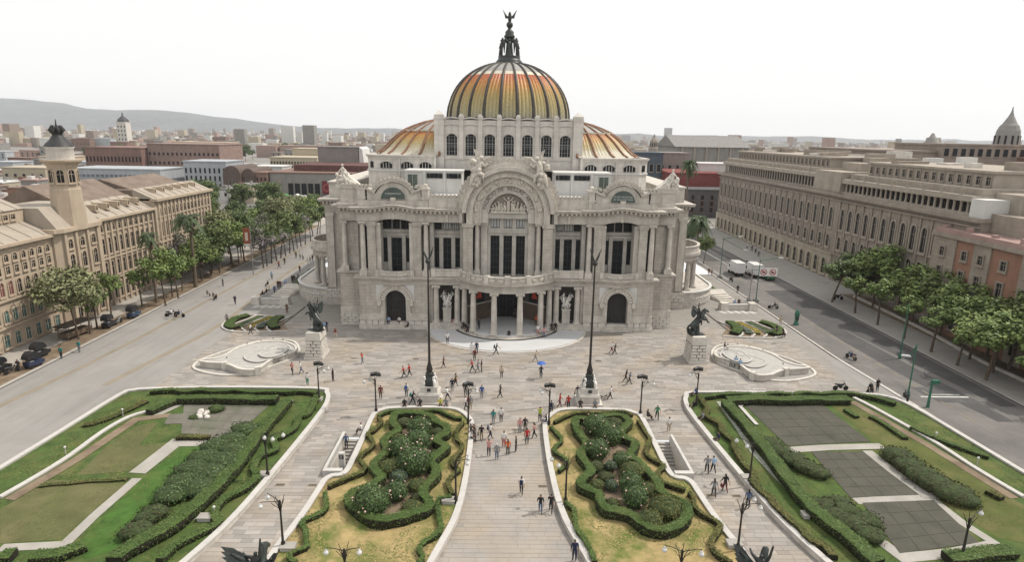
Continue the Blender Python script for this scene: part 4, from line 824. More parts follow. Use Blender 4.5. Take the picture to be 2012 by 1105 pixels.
def hedge(pts, wd, ht, label, z0=.3, closed=False, m=None, dens=95, core=None, group=None, seed=1, smoothn=3, kind_cat='hedge'):
    """clipped hedge: twiggy core, flank shade put into its near-black colour, inside a shell of separate leaves, dense on the clipped top, thinner and ragged on the flanks"""
    r = random.Random(seed); P = resample(smooth(pts, smoothn, closed), .4, closed); iw = wd-.14
    def ring(w_, h): return [(-w_*.46, 0), (w_*.46, 0), (w_*.52, h*.5), (w_*.5, h*.94), (w_*.42, h), (-w_*.42, h), (-w_*.5, h*.94), (-w_*.52, h*.5)]
    def wob(v): return [(x+.13*noise.noise((x*.9, y*.9, z+seed)), y+.13*noise.noise((x*.9+9, y*.9, z)), z*(1+.16*noise.noise((x*.45, y*.45, seed))+.08*noise.noise((x*1.9, y*1.9, seed)))+z0) for x, y, z in v]
    s = MB(); s.sweep(P, ring(wd, ht), closed, 0, True); s.v = wob(s.v)
    b = MB(); b.sweep(P, ring(iw, ht-.06), closed, 1, True); b.v = wob(b.v)
    nq = len(P)*8 if closed else (len(P)-1)*8
    for i_ in range(nq):
        if i_ % 8 in (3, 4, 5): b.m[i_] = 2
    for f in s.f:
        if len(f) != 4: continue
        a, c, d, e = [Vector(s.v[i]) for i in f]; n = (c-a).cross(e-a); ar = n.length
        if ar < 1e-6: continue
        n.normalize()
        if n.z < -.5: continue
        q = noise.noise((a.x*.8, a.y*.8, a.z+seed)); k = ar*dens*((1.7 if n.z > .5 else .55)*(1+.5*q)); k = int(k)+(1 if r.random() < k % 1 else 0)
        for _ in range(max(0, k)):
            s_, t_ = r.random(), r.random(); p = (a*(1-s_)+c*s_)*(1-t_)+(e*(1-s_)+d*s_)*t_; leaf(b, p-n*((.03 if n.z > .5 else .08)*r.random()-.012), n, .062, r, 0, .75 if n.z > .5 else 1.3)
    return b.build('hedge', [m or M_leafh, core or M_twig_shade, M_hcore if m is None else M_ocore], label=label, cat=kind_cat, group=group, base=(P[0][0], P[0][1], z0))
def bush(c, rx, rz, label, m, flowers=0, seed=1, z0=.3, size=.1, dens=60, group=None, name='shrub', ry=None):
    r = random.Random(seed); b = MB(); fl = MB(); ry = ry or rx; n, k = 12, 7; vs = []
    na = .07 if flowers else .2
    def rad(d): return 1+na*noise.noise(d*1.7+Vector((seed, 0, 0)))+na*.5*noise.noise(d*4.1+Vector((0, seed, 0)))
    def pt(d, q): z = rz*.42+rz*.58*d.z*q; return Vector((c[0]+d.x*rx*q, c[1]+d.y*ry*q, z0+max(0, z)))
    for j in range(k+1):
        a = PI*.70*j/k
        for i in range(n): t = 2*PI*i/n; d = Vector((math.sin(a)*math.cos(t), math.sin(a)*math.sin(t), math.cos(a))); vs.append(tuple(pt(d, rad(d)*.84)))
    b.add(vs, [(j*n+i, (j+1)*n+i, (j+1)*n+(i+1) % n, j*n+(i+1) % n) for j in range(k) for i in range(n)], 1, True)
    N_ = int(dens*2.6*PI*rx*ry*(.6+.5*rz/rx))
    for _ in range(N_):
        zc = 1-1.55*r.random(); t = 2*PI*r.random(); q_ = math.sqrt(max(0, 1-zc*zc)); d = Vector((q_*math.cos(t), q_*math.sin(t), zc)); q = rad(d)*(1.03-.22*r.random()**1.6)
        if noise.noise(d*3.3+Vector((seed*2, 1, 0))) < -.28 and r.random() < (.35 if flowers else .7): continue
        p = pt(d, q); leaf(b, p, d, size*.8, r, 0, .9)
        if flowers and zc > -.1 and r.random() < flowers*.3: fl.ball(tuple(pt(d, rad(d)*1.05)), .055+.05*r.random(), n=5, k=3)
    o = b.build(name, [m, M_bcore], label=label, cat='shrub', group=group, base=(c[0], c[1], z0))
    if flowers and fl.f: fl.build('flowers', M_petal, o, kind='stuff')
    return o
def lowwall(name, pts, label, h=.5, wd=.5, closed=False, m=None, z0=0, cat='garden wall', cap=.12):
    t = thing(name, label, cat, (pts[0][0], pts[0][1], 0)); P = smooth(pts, 3, closed)
    b = MB(); b.sweep(P, [(-wd/2+.04, z0), (wd/2-.04, z0), (wd/2-.04, h-cap), (-wd/2+.04, h-cap)], closed); b.build('wall_base', m or M_marble, t)
    kq = 0; Q = resample(P, 2.4, closed)+([] if closed else [P[-1]])
    for a, c in zip(Q, Q[1:]+([Q[0]] if closed else [])):
        L_ = math.hypot(c[0]-a[0], c[1]-a[1])
        if L_ < .1: continue
        mid = [p for p in P if 0.02 < ((p[0]-a[0])*(c[0]-a[0])+(p[1]-a[1])*(c[1]-a[1]))/L_**2 < .98 and math.hypot(p[0]-(a[0]+c[0])/2, p[1]-(a[1]+c[1])/2) < L_*.6]
        e = .008/L_; s_ = (a[0]+(c[0]-a[0])*e, a[1]+(c[1]-a[1])*e); f_ = (c[0]-(c[0]-a[0])*e, c[1]-(c[1]-a[1])*e)
        b = MB(); b.sweep([s_]+mid+[f_], [(-wd/2, h-cap+.001), (wd/2, h-cap+.001), (wd/2, h+kq), (-wd/2, h+kq)]); kq = .004-kq; b.build('coping_stone', M_wallw, t)
    return t
M_dry = mat('dry_lawn', (.33, .25, .115), rough=.95, var=.2, scale=1.6, mott=((.105, .135, .03), .3, .45, .60), bump=.4, bscale=9)
M_green = mat('green_lawn', (.060, .098, .023), rough=.95, var=.3, scale=.9, mott=((.125, .125, .042), .32, .48, .72), bump=.4, bscale=9)
M_tan = mat('worn_lawn', (.10, .105, .04), rough=.95, var=.2, scale=.4, mott=((.16, .14, .068), .22, .48, .72), bump=.4, bscale=9)
M_court = mat('court_paving', (.078, .074, .058), rough=.85, var=.14, scale=.35, mott=((.048, .050, .036), .5, .5, .75), stain=.2, streak=(.6, .1, .5))
M_path = mat('garden_path', (.34, .32, .29), var=.14, scale=.5, mott=((.33, .305, .265), .9, .5, .75))
M_tuft = mat('grass_tuft', (.20, .21, .07), rough=.9, var=.2, island=.3, mott=((.33, .26, .11), .3, .45, .6))
def tufts(name, poly, n, seed, label, m=None, z=.3, size=.045):
    r = random.Random(seed); b = MB(); xs_ = [p[0] for p in poly]; ys_ = [p[1] for p in poly]; k = 0
    while k < n:
        p = (min(xs_)+r.random()*(max(xs_)-min(xs_)), min(ys_)+r.random()*(max(ys_)-min(ys_)))
        if not in_poly(p, poly): continue
        k += 1
        if noise.noise((p[0]*.35+seed, p[1]*.35, 0)) < -.05: continue
        leaf(b, Vector((p[0], p[1], z+.012+.02*r.random())), Vector((0, 0, 1)), size*1.6, r, 0, .55)
    return b.build(name, m or M_tuft, label=label, cat='grass', kind='stuff')
BEDN = [('left', 'right'), ('right', 'left')]
for s, nm in ((-1, 'left'), (1, 'right')):
    f = (lambda P: P) if s < 0 else mir
    lowwall('planter_wall', f(BED[1:-1]), 'low white stone wall round the %s of the two rose beds' % nm)
    sheet('lawn', f(BED), .3, M_dry, kind='structure')
    tufts('grass', f(BED), 14000, 5+s, 'short dry grass in the %s rose bed' % nm)
    # stairwell cut into the pavement beside the bed
    t = thing('stairwell', 'sunken stone stair with white parapet, %s of the rose beds' % nm, 'stairwell', (s*15.65, 53.7, 0))
    b = MB(); b.box(s*16.62 if s < 0 else 16.36, s*16.36 if s < 0 else 16.62, 50.26, 57.2, -.2, .62); b.build('parapet', M_wallw, t)
    b = MB(); b.box(*sorted((s*14.9, s*16.6)), 49.75, 50.25, -.2, .62); b.build('parapet', M_wallw, t)
    b = MB()
    for x in (14.88, 16.3): b.box(*sorted((s*x, s*(x+.12))), 50.25, 57.1, -3.6, -.02)
    b.box(*sorted((s*14.9, s*16.4)), 50.2, 50.3, -3.6, -.02); b.build('shaft_wall', M_marble, t)
    k = 0; z = 0; y = 57.1
    while y > 50.6:
        land = 53.2 < y < 54.7; d = 1.6 if land else .38; b = MB(); z -= .17
        b.box(*sorted((s*15.0, s*16.3)), y-d, y, z-.5, z); b.build('step', M_path, t); y -= d
    if s < 0:
        o = MB(); o.box(-15.5, -15.0, 51.2, 51.6, -.5, 1.5); sg = o.build('metro_sign', M_wallw, label='small white box sign with a black letter at the foot of the left stairwell', cat='sign', base=(-15.25, 51.4, -.5))
        b = MB(); b.box(-15.44, -15.06, 51.17, 51.2, .95, 1.35); b.build('sign_face', M_iron, sg); text_mb('E', .36, .02).xf(Matrix.Translation((-15.25, 51.15, 1.15))).build('lettering', M_wallw, sg)
inL = [(-12.00,60.50),(-11.80,58.41),(-11.03,56.94),(-11.77,55.66),(-12.01,54.59),(-11.41,52.86),(-11.92,51.20),(-12.18,50.15),(-11.43,48.66),(-11.01,48.18),(-11.61,47.00),(-12.58,46.31),(-13.11,45.42),(-12.97,44.57),(-11.94,43.46),(-11.05,42.58),(-10.03,42.11),(-8.94,42.41),(-7.64,43.01),(-6.77,43.52),(-6.46,44.44),(-7.22,45.71),(-7.08,47.06),(-6.58,48.24),(-6.38,49.48),(-7.09,50.49),(-6.93,51.55),(-6.24,52.95),(-5.87,53.52),(-6.90,54.53),(-7.05,55.29),(-6.14,56.55),(-6.40,57.85),(-7.42,58.84),(-8.01,60.04),(-9.51,60.73),(-10.80,60.88)]
inR = [(7.04,59.83),(6.92,57.45),(7.40,55.24),(7.39,54.05),(6.60,52.32),(7.09,50.71),(7.25,49.43),(6.36,48.18),(5.98,47.24),(6.66,46.56),(7.44,45.90),(7.40,44.82),(7.60,43.78),(8.51,43.49),(9.40,43.20),(9.76,42.61),(10.25,41.66),(11.15,41.12),(12.23,41.31),(13.41,42.26),(14.11,43.45),(14.10,44.68),(13.29,45.31),(12.84,45.96),(12.68,46.86),(12.78,47.80),(12.26,49.50),(11.71,51.31),(11.18,52.12),(11.90,53.54),(12.29,54.73),(11.59,55.63),(11.17,56.56),(11.94,58.21),(12.61,59.25),(12.25,60.65),(10.99,60.81),(9.63,60.24),(8.31,59.86)]
hedge(inL, .85, .85, 'clipped wavy box hedge encircling the roses of the left bed', closed=True, seed=3)
hedge(inR, .85, .85, 'clipped wavy box hedge encircling the roses of the right bed', closed=True, seed=4)
oL = [[(-13.79,60.73),(-13.17,61.65),(-12.29,62.15),(-10.61,61.71),(-9.04,62.00),(-7.62,62.33),(-6.55,61.24),(-5.54,60.47),(-4.58,60.38)], [(-4.75,59.33),(-5.25,57.64),(-5.13,55.90),(-4.53,54.69),(-4.58,53.24),(-5.08,52.39),(-5.18,51.04),(-4.50,50.02),(-4.98,49.26),(-5.27,48.04),(-5.04,46.89),(-4.72,46.00)], [(-4.84,45.89),(-5.68,45.66),(-5.91,44.91),(-5.63,43.28),(-5.29,41.57),(-5.76,40.66),(-6.45,39.95),(-6.67,39.11),(-6.29,38.29),(-6.57,37.58)],
      [(-13.72,60.37),(-13.10,59.16),(-13.61,57.48),(-14.04,56.67),(-13.34,55.44),(-12.96,54.25),(-13.56,53.09),(-13.73,51.98),(-13.04,50.66),(-12.95,49.64),(-13.90,48.64),(-14.94,47.68),(-15.45,46.98)], [(-15.38,46.31),(-14.90,45.01),(-14.74,43.78),(-15.56,42.98),(-16.02,42.21),(-15.39,41.29),(-15.23,40.40),(-14.75,39.54),(-15.07,39.20),(-15.76,38.38),(-14.86,37.52)]]
oR = [[(4.76,59.70),(5.71,60.60),(6.77,61.60),(8.12,62.04),(10.22,61.90),(11.62,62.45),(12.87,62.10),(13.64,61.13)], [(13.70,60.23),(13.87,58.85),(13.92,57.68),(14.05,55.94),(13.26,54.12),(13.15,52.69),(13.88,51.60),(14.09,50.81),(13.29,49.77),(13.32,48.30),(14.18,47.60),(15.09,47.15)], [(15.21,46.69),(15.39,46.03),(15.07,44.94),(15.30,43.71),(16.17,42.73),(16.26,41.97),(15.43,40.86),(14.85,39.80),(15.01,38.63),(15.69,37.83)],
      [(4.36,58.66),(4.80,57.35),(5.26,55.78),(4.56,54.56),(4.32,53.39),(5.21,52.28),(5.24,51.20),(4.31,49.89)], [(4.52,45.25),(5.15,44.21),(5.13,43.00),(5.09,41.67),(5.59,40.23),(5.87,39.05),(6.00,37.68)]]
for k, (P, q) in enumerate(zip(oL, ('along the far end', 'on the path side, far half', 'on the path side, near half', 'beside the stairwell', 'in the near corner by the lamp'))): hedge(P, .46, .48, 'low scalloped hedge of the left rose bed %s' % q, seed=20+k, m=M_olive if k in (1, 3) else None)
for k, (P, q) in enumerate(zip(oR, ('along the far end', 'beside the stairwell', 'in the near corner by the lamp', 'on the path side, far half', 'on the path side, near half'))): hedge(P, .46, .48, 'low scalloped hedge of the right rose bed %s' % q, seed=30+k, m=M_olive if k in (0, 1, 2) else None)
def bushes(crop, items, side):
    for i, (pt, rp, kind, q) in enumerate(items):
        sc = rp/3.4/(22 if pt[1] < 50 else 19); m, fl, sz = {'r': (M_rose, .03, .1), 'o': (M_olive, 0, .09), 's': (M_silver, 0, .08), 'b': (M_brownleaf, 0, .09)}[kind]
        word = {'r': 'round rose bush with pale pink flowers', 'o': 'low olive green mounded shrub', 's': 'small silvery green shrub', 'b': 'loose bronze brown shrub'}[kind]
        bush(pt, sc*1.05, sc*(1.65 if kind in 'rs' else 1.1), '%s in the %s bed, %s' % (word, side, q), m, fl, seed=i*3+(50 if side == 'left' else 90), size=sz)
zip_ = lambda pts, rest: [(p,)+r for p, r in zip(pts, rest)]
bushes('C2', zip_([(-11.01,44.08),(-9.37,46.02),(-8.53,50.21),(-10.11,53.02),(-8.67,54.35),(-8.94,56.98),(-7.80,44.11),(-10.57,50.05),(-7.88,47.40),(-9.60,48.20),(-10.84,59.11),(-10.70,55.37),(-6.87,52.94),(-7.23,57.01),(-10.64,46.56),(-7.53,45.71)], [(108, 'r', 'largest, at the near end'), (72, 'r', 'middle of the near half'), (100, 'r', 'big one in the middle'), (78, 'r', 'left of the far pair'), (82, 'r', 'right of the far pair'), (80, 'r', 'farthest one'), (72, 'o', 'at the near right end'), (78, 'o', 'left of the middle rose'), (66, 'o', 'right side, near half'), (60, 's', 'between the roses'), (56, 'b', 'far left end'), (58, 'o', 'far left side'), (42, 'o', 'right edge'), (52, 'b', 'far right side'), (50, 'b', 'behind the largest rose'), (50, 'b', 'beside the near right end')]), 'left')
bushes('C4', zip_([(8.93,57.65),(9.93,55.91),(8.32,53.05),(10.37,47.41),(10.31,45.28),(10.31,51.56),(10.98,49.73),(11.71,47.08),(8.72,47.51),(9.20,50.74),(12.44,43.94),(10.93,42.62),(7.59,47.73),(8.42,45.04),(8.50,48.95),(7.97,50.72),(11.06,59.39),(9.18,43.90)], [(88, 'r', 'farthest one'), (86, 'r', 'right of the far pair'), (76, 'r', 'left, in the far half'), (80, 'r', 'behind the near pair'), (82, 'r', 'front of the near pair'), (56, 'r', 'small one in the middle'), (92, 'o', 'long one in the middle'), (66, 'o', 'against the right hedge'), (46, 's', 'left of the near roses'), (38, 's', 'small one in the far half'), (112, 'o', 'largest, at the near end'), (84, 'o', 'beside the near end hedge'), (56, 'o', 'left edge'), (50, 'o', 'near left edge'), (60, 'b', 'in the middle'), (52, 'b', 'left of the middle'), (62, 'b', 'far end'), (44, 'o', 'by the near hedge bend')]), 'right')
for s, P in ((-1, inL), (1, inR)): sheet('bed_soil', P, .33, M_soil, kind='structure')

# ---- the two large side gardens
lowwall('garden_wall', GAR[1:-1], 'long white low wall bounding the left formal garden'); lowwall('garden_wall', GAR_R[1:-1], 'long white low wall bounding the right formal garden')
sheet('lawn', GAR, .28, M_green, kind='structure'); sheet('lawn', GAR_R, .28, M_green, kind='structure')
def court(name, pts, n1, n2, label=None, m=None, z=.30):                # paved court: slabs over a bed
    o = sheet(name, pts, z, mat('court_joint', (.12, .112, .095), var=.25, scale=2), kind='structure'); A, B_, C_, D_ = [Vector(p) for p in pts]
    for i in range(n1):
        for j in range(n2):
            q = []
            for u, v in ((i, j), (i+1, j), (i+1, j+1), (i, j+1)):
                u2 = (u+(.012 if u == i else -.012))/n1; v2 = (v+(.012 if v == j else -.012))/n2; p = (A*(1-u2)+B_*u2)*(1-v2)+(D_*(1-u2)+C_*u2)*v2; q.append((p.x, p.y))
            b = MB(); b.prism(q, z+.001, z+.02+.006*rnd.random()); b.build('court_slab', m or M_court, o)
    return o
# left: far court with a fountain stone, worn lawns, paths
M_court2 = mat('worn_court', (.155, .145, .12), rough=.9, var=.2, scale=.5, mott=((.10, .11, .07), .4, .45, .7), stain=.4, streak=(.5, .15, .5))
court('paved_court', [(-36.27,64.91),(-26.22,65.14),(-27.30,55.85),(-32.71,57.09)], 6, 5, None, M_court2)
court('paved_court', [(-36.10,61.38),(-33.65,61.69),(-33.43,59.18),(-35.43,59.04)], 2, 2, None, M_court2, .304)
sheet('worn_lawn', [(-37.91,58.61),(-36.28,59.61),(-35.45,54.64),(-31.84,55.55),(-33.59,50.01),(-37.78,49.25),(-38.47,54.59)], .292, M_tan, kind='structure')
sheet('worn_lawn', [(-40.45,44.15),(-39.50,48.54),(-32.76,47.95),(-33.24,40.49),(-37.19,39.96)], .296, M_tan, kind='structure')
PZ = [0]
def path_(name, pts, wd, z=.305, m=None): PZ[0] += 1; z += .0035*(PZ[0] % 9); b = MB(); b.sweep(pts, [(-wd/2, z-.02), (wd/2, z-.02), (wd/2, z), (-wd/2, z)]); return b.build(name, m or M_path, kind='structure')
path_('garden_path', [(-28.66,55.39),(-32.28,55.20),(-32.83,49.67)], 1.5); path_('garden_path', [(-32.34,48.81),(-32.58,43.39),(-32.52,39.88),(-36.82,39.49)], .85); path_('garden_path', [(-36.03,64.91),(-37.52,61.09)], 1.2)
path_('white_edging', [(-36.85,65.12),(-26.14,65.26)], .35, .4, M_wallw)
ch = lowwall('stone_channel', [(-41.64,45.68),(-40.95,49.03),(-40.53,52.53),(-40.48,57.17),(-39.84,60.43),(-38.62,61.84)], 'pale stone channel running through the left garden lawn', h=.48, wd=.45, cat='stone channel')
path_('soil_strip', [(x+.75, y) for x, y in [(-41.48,45.47),(-40.27,52.14),(-39.61,60.04),(-36.64,61.11)]], 1.0, .31, M_soil)
path_('gravel_strip', [(-24.48,65.18),(-24.59,58.40),(-24.44,51.63),(-24.50,46.13),(-24.75,43.19),(-26.57,40.30)], .55, .33, mat('gravel', (.30, .31, .26), var=.35, scale=3))
gh = 'left formal garden'
hedge([(-40.81,66.39),(-38.67,66.93),(-36.99,66.48),(-35.54,67.01),(-33.39,66.57),(-31.66,67.11),(-29.46,66.49),(-27.39,66.85),(-25.35,66.59),(-23.50,66.94),(-21.58,66.26)], .7, .55, 'low scalloped hedge along the far edge of the %s' % gh, seed=41)
hedge([(-36.45,64.26),(-32.61,64.36),(-29.06,64.33),(-25.53,64.35)], 1.3, .8, 'straight broad hedge behind the court of the %s' % gh, seed=42, smoothn=1)
hedge([(-24.48,63.69),(-24.48,60.72),(-24.58,56.81),(-24.47,53.34),(-24.37,50.23),(-24.53,46.76),(-25.00,43.69),(-25.71,41.21),(-26.77,39.45),(-27.44,38.26),(-27.49,37.36)], 1.3, .85, 'long straight hedge down the %s' % gh, seed=43)
hedge([(-21.73,65.88),(-21.23,61.42),(-22.14,60.37),(-21.62,58.41),(-22.18,56.54),(-22.96,55.19),(-21.96,53.53),(-23.00,52.31),(-22.81,50.04),(-21.89,48.63),(-22.37,46.63),(-23.24,45.36),(-23.31,43.59),(-22.36,42.21),(-23.20,40.89),(-24.15,39.64),(-24.54,37.78)], .7, .5, 'wavy low hedge beside the curved wall of the %s' % gh, seed=44)
hedge([(-36.74,64.07),(-37.41,62.67),(-38.12,61.06)], 1.0, .6, 'short hedge at the left of the court, %s' % gh, seed=45)
hedge([(-40.11,64.22),(-41.14,61.20),(-42.10,59.17),(-43.35,58.42)], .9, .3, 'thin hedge line along the street side of the %s' % gh, seed=46, m=M_olive)
hedge([(-35.69,38.14),(-34.89,38.26)], 1.2, .6, 'clipped hedge block at the left picture edge, %s' % gh, seed=47); hedge([(-33.49,38.16),(-32.05,38.21),(-31.15,38.86),(-30.64,39.70)], 1.2, .6, 'dark clipped hedge block at the near corner of the %s' % gh, seed=48)
hedge([(-32.47,55.84),(-29.11,55.99)], .7, .45, 'low brown hedge bar below the court, %s' % gh, seed=49, m=M_olive); hedge([(-39.72,47.37),(-37.82,47.73),(-35.78,48.19),(-32.91,48.57)], .5, .2, 'faint hedge line across the worn lawn, %s' % gh, seed=50, m=M_olive)
def mass(pts, rs_, label0, m, seed, pos):
    for i, (p, r_) in enumerate(zip(pts, rs_)): bush(p, r_*1.15, r_*.8, '%s, %s' % (label0, pos[i]), m, 0, seed+i, z0=.28, dens=22, size=.11, ry=r_*1.0)
mass([(-26.21,57.11),(-26.67,54.67),(-27.62,53.62),(-25.69,52.84),(-27.62,51.44),(-25.84,50.90),(-27.80,49.42),(-26.00,48.74),(-27.53,47.37),(-25.98,46.74),(-27.78,45.77)], (1.5, 1.6, 1.5, 1.5, 1.6, 1.6, 1.6, 1.6, 1.6, 1.5, 1.4), 'dark spreading shrub in the left garden', M_rose, 200, ['row beside the hedge, %s from the court' % w_ for w_ in ('first', 'second', 'third', 'fourth', 'fifth', 'sixth', 'seventh', 'eighth', 'ninth', 'tenth', 'eleventh')])
mass([(-27.89,43.41),(-28.08,42.84),(-27.85,40.99)], (1.1, 1.0, 1.3), 'bronze spreading shrub in the left garden', M_brownleaf, 230, ['behind', 'in front', 'nearest the camera'])
fs = MB()
for k in range(14): q = [(-32.29,61.20)][0]; fs.ball((q[0]+1.6*(rnd.random()-.5), q[1]+1.6*(rnd.random()-.5), .38+.12*rnd.random()), .15+.22*rnd.random(), n=7, k=5, sq=(1, 1, .8))
fs.build('rock_group', M_block, label='pale rocks on the dry pool of the left garden court', cat='rocks', base=(*[(-32.29,61.20)][0], .3))
mass([(-31.50,62.26),(-33.06,60.51)], (.9, .5), 'low green plant by the pale rocks', M_leafh, 236, ['behind', 'left'])
sheet('lush_lawn', [(-31.11,54.50),(-28.19,54.34),(-28.17,50.09),(-28.69,46.08),(-28.66,42.33),(-28.48,39.32),(-30.01,38.38),(-31.67,39.53),(-31.86,47.97)], .294, mat('lush_grass', (.048, .108, .018), rough=.95, var=.3, scale=1.1, mott=((.085, .12, .028), .4, .5, .75), bump=.4, bscale=9), kind='structure')
# right
gh = 'right formal garden'
court('paved_court', [(26.95,65.30),(36.17,65.28),(36.64,56.63),(27.68,55.60)], 5, 5); court('paved_court', [(29.50,54.45),(34.91,54.54),(35.21,47.08),(29.04,46.62)], 4, 5); court('paved_court', [(29.64,45.88),(36.02,46.33),(35.71,40.71),(28.72,39.38)], 4, 4)
path_('garden_path', [(27.29,54.74),(31.63,55.32),(37.29,55.69)], 1.1); path_('garden_path', [(35.18,54.71),(35.38,50.94),(35.80,47.09),(36.76,46.97)], 1.0); path_('garden_path', [(29.20,46.12),(32.80,46.54),(36.29,46.71)], .9)
path_('garden_path', [(36.02,46.33),(36.24,43.04),(36.88,40.52)], .8); path_('garden_path', [(36.88,40.52),(32.88,39.51),(28.68,38.91),(28.05,41.25)], 1.0); path_('white_edging', [(26.38,59.98),(26.30,64.60),(27.47,65.63),(37.13,65.99),(39.68,66.28)], .4, .42, M_wallw)
lowwall('stone_channel', [(40.83,67.26),(41.56,64.72),(42.41,60.50),(43.15,56.21),(43.45,51.96),(43.84,48.78),(44.19,46.81)], 'pale stone channel running through the right garden lawn', h=.48, wd=.45, cat='stone channel'); path_('soil_strip', [(x-.8, y) for x, y in [(40.90,66.31),(42.90,55.86),(44.09,46.68)]], .9, .31, M_soil)
path_('gravel_strip', [(24.33,65.93),(24.08,59.16),(23.72,54.19),(24.06,49.63),(24.42,46.44),(24.50,44.50)], .55, .33, mat('gravel', (.3,)*3))
sheet('worn_lawn', [(37.09,65.53),(39.42,65.81),(42.66,55.51),(43.25,45.67),(39.16,40.74),(37.52,41.34),(36.49,46.59),(37.06,54.74),(36.89,56.45)], .292, mat('mossy_lawn', (.085, .098, .026), rough=.95, var=.2, scale=.4, mott=((.15, .13, .055), .25, .5, .7), bump=.4, bscale=9), kind='structure')
hedge([(22.28,66.19),(24.32,66.96),(27.09,67.42),(29.43,67.24),(31.86,67.74),(33.35,67.43),(35.22,67.97),(37.31,67.67),(39.48,67.93),(41.55,67.63),(43.03,66.69),(44.43,65.07)], .7, .55, 'low scalloped hedge along the far edge of the %s' % gh, seed=61)
hedge([(25.04,65.10),(28.18,65.65),(31.65,65.49),(35.70,65.73),(39.51,65.82)], 1.3, .8, 'straight broad hedge behind the far court of the %s' % gh, seed=62, smoothn=1)
hedge([(24.68,64.63),(24.73,61.14),(24.78,57.97),(24.75,56.13),(24.68,52.75),(24.49,49.43),(24.50,46.20),(24.61,43.54),(25.21,41.56),(25.61,39.93),(25.90,38.03),(26.08,37.31)], 1.3, .85, 'long straight hedge down the %s' % gh, seed=63)
hedge([(22.24,66.66),(22.19,63.43),(21.44,61.70),(22.24,59.68),(21.93,57.76),(22.32,55.96),(21.90,53.90),(21.80,51.07),(22.00,49.61),(21.30,48.21),(21.73,46.38),(21.85,44.66),(22.13,42.83),(22.54,41.97),(22.62,40.51),(23.38,39.73),(23.32,38.40)], .7, .5, 'wavy low hedge beside the curved wall of the %s' % gh, seed=64, m=M_olive)
hedge([(42.62,59.50),(43.44,57.25),(44.72,55.15),(46.43,53.19)], .7, .4, 'low hedge line beside the street wall, %s' % gh, seed=65); hedge([(31.54,38.47),(33.51,38.76),(35.70,39.16),(37.19,39.27)], 1.3, .6, 'dark clipped hedge block at the near corner of the %s' % gh, seed=66)
hedge([(41.53,47.47),(42.01,46.19)], .8, .4, 'short hedge stroke on the right lawn, near the channel', seed=67, m=M_olive); hedge([(37.87,63.77),(38.21,61.63)], .7, .35, 'short hedge stroke on the right lawn, by the far court', seed=68); hedge([(39.78,62.09),(40.24,60.05),(40.44,56.66)], .7, .35, 'long hedge stroke on the right lawn, beside the far court', seed=69)
hedge([(24.66,57.61),(25.82,57.45)], 1.4, .7, 'square hedge block at the near corner of the far court, %s' % gh, seed=70, smoothn=1)
mass([(25.82,55.34),(26.17,53.83),(26.76,52.24),(27.30,51.03),(27.97,50.16)], (1.2, 1.2, 1.3, 1.2, 1.1), 'bronze spreading shrub in the right garden', M_brownleaf, 260, ['%s along the hedge from the far court' % w_ for w_ in ('first', 'second', 'third', 'fourth', 'fifth')])
mass([(25.75,44.86),(26.00,43.47),(27.21,44.17),(26.77,42.37),(28.10,42.82),(27.38,41.10),(27.43,45.36)], (1.2, 1.2, 1.2, 1.3, 1.3, 1.2, 1.1), 'dark spreading shrub in the right garden', M_brownleaf, 270, ['%s of the cluster by the near court' % w_ for w_ in ('first', 'second', 'third', 'fourth', 'fifth', 'sixth', 'seventh')])
mass([(37.10,53.04),(37.05,51.17),(37.15,49.43),(37.44,48.05),(37.86,46.74),(38.33,45.99)], (1.5, 1.5, 1.6, 1.6, 1.6, 1.3), 'flat bronze green shrub beside the middle court', M_brownleaf, 280, ['%s from the far end' % w_ for w_ in ('first', 'second', 'third', 'fourth', 'fifth', 'sixth')])
M_tuft2 = mat('lawn_tuft', (.062, .098, .023), rough=.9, var=.3, island=.45, mott=((.16, .15, .05), .3, .42, .62))
tufts('grass', GAR, 26000, 15, 'short rough grass of the left formal garden', M_tuft2, z=.27, size=.05); tufts('grass', GAR_R, 26000, 16, 'short rough grass of the right formal garden', M_tuft2, z=.27, size=.05)
# small pale garden boxes and vents standing in the planting
for (x, y), q in zip([(-23.77,43.05),(-21.71,49.31)]+[(-5.06,45.54),(-16.19,39.56)]+[(16.70,40.18)]+[(24.12,43.89),(21.28,49.42)]+[(-21.50,65.23)], ('in the left garden near the camera', 'at the foot of the left garden lamp', 'at the foot of the lamp in the left rose bed', 'in the near corner of the left rose bed', 'in the near corner of the right rose bed', 'in the right garden on the gravel strip', 'at the foot of the right garden lamp', 'at the far corner lamp of the left garden')):
    t = thing('utility_box', 'low pale concrete utility box %s' % q, 'utility box', (x, y, .28)); b = MB(); b.box(x-.5, x+.5, y-.35, y+.35, .28, .55); b.build('box_body', M_wallw, t); b = MB(); b.box(x-.55, x+.55, y-.4, y+.4, .55, .62); b.build('lid', M_path, t)

# ================================================================== buildings beside and behind the palace
M_tan = mat('tan_facade', (.44, .36, .27), var=.1, scale=.35, stain=.35, mott=((.44, .33, .26), .3, .5, .75)); M_tanroof = mat('lead_roof', (.36, .315, .26), var=.1, scale=.3, stain=.3)
M_grey = mat('grey_stone', (.31, .265, .22), var=.18, scale=.4, stain=.5, ashlar=(1.6, .7, .15), mott=((.29, .255, .215), .5, .45, .75)); M_ltan = mat('light_ashlar', (.42, .365, .285), var=.15, scale=.5, stain=.4, ashlar=(1.4, .6, .2))
M_terra = mat('terracotta_wall', (.27, .15, .105), var=.14, scale=.4, stain=.35); M_redroof = mat('red_roof', (.20, .125, .10), var=.2, scale=.5, stain=.3); M_pinkroof = mat('pink_roof', (.33, .225, .20), var=.15, scale=.4)
M_shut = mat('teal_shutter', (.05, .13, .13), var=.2); M_shutr = mat('maroon_shutter', (.17, .055, .055), var=.2)
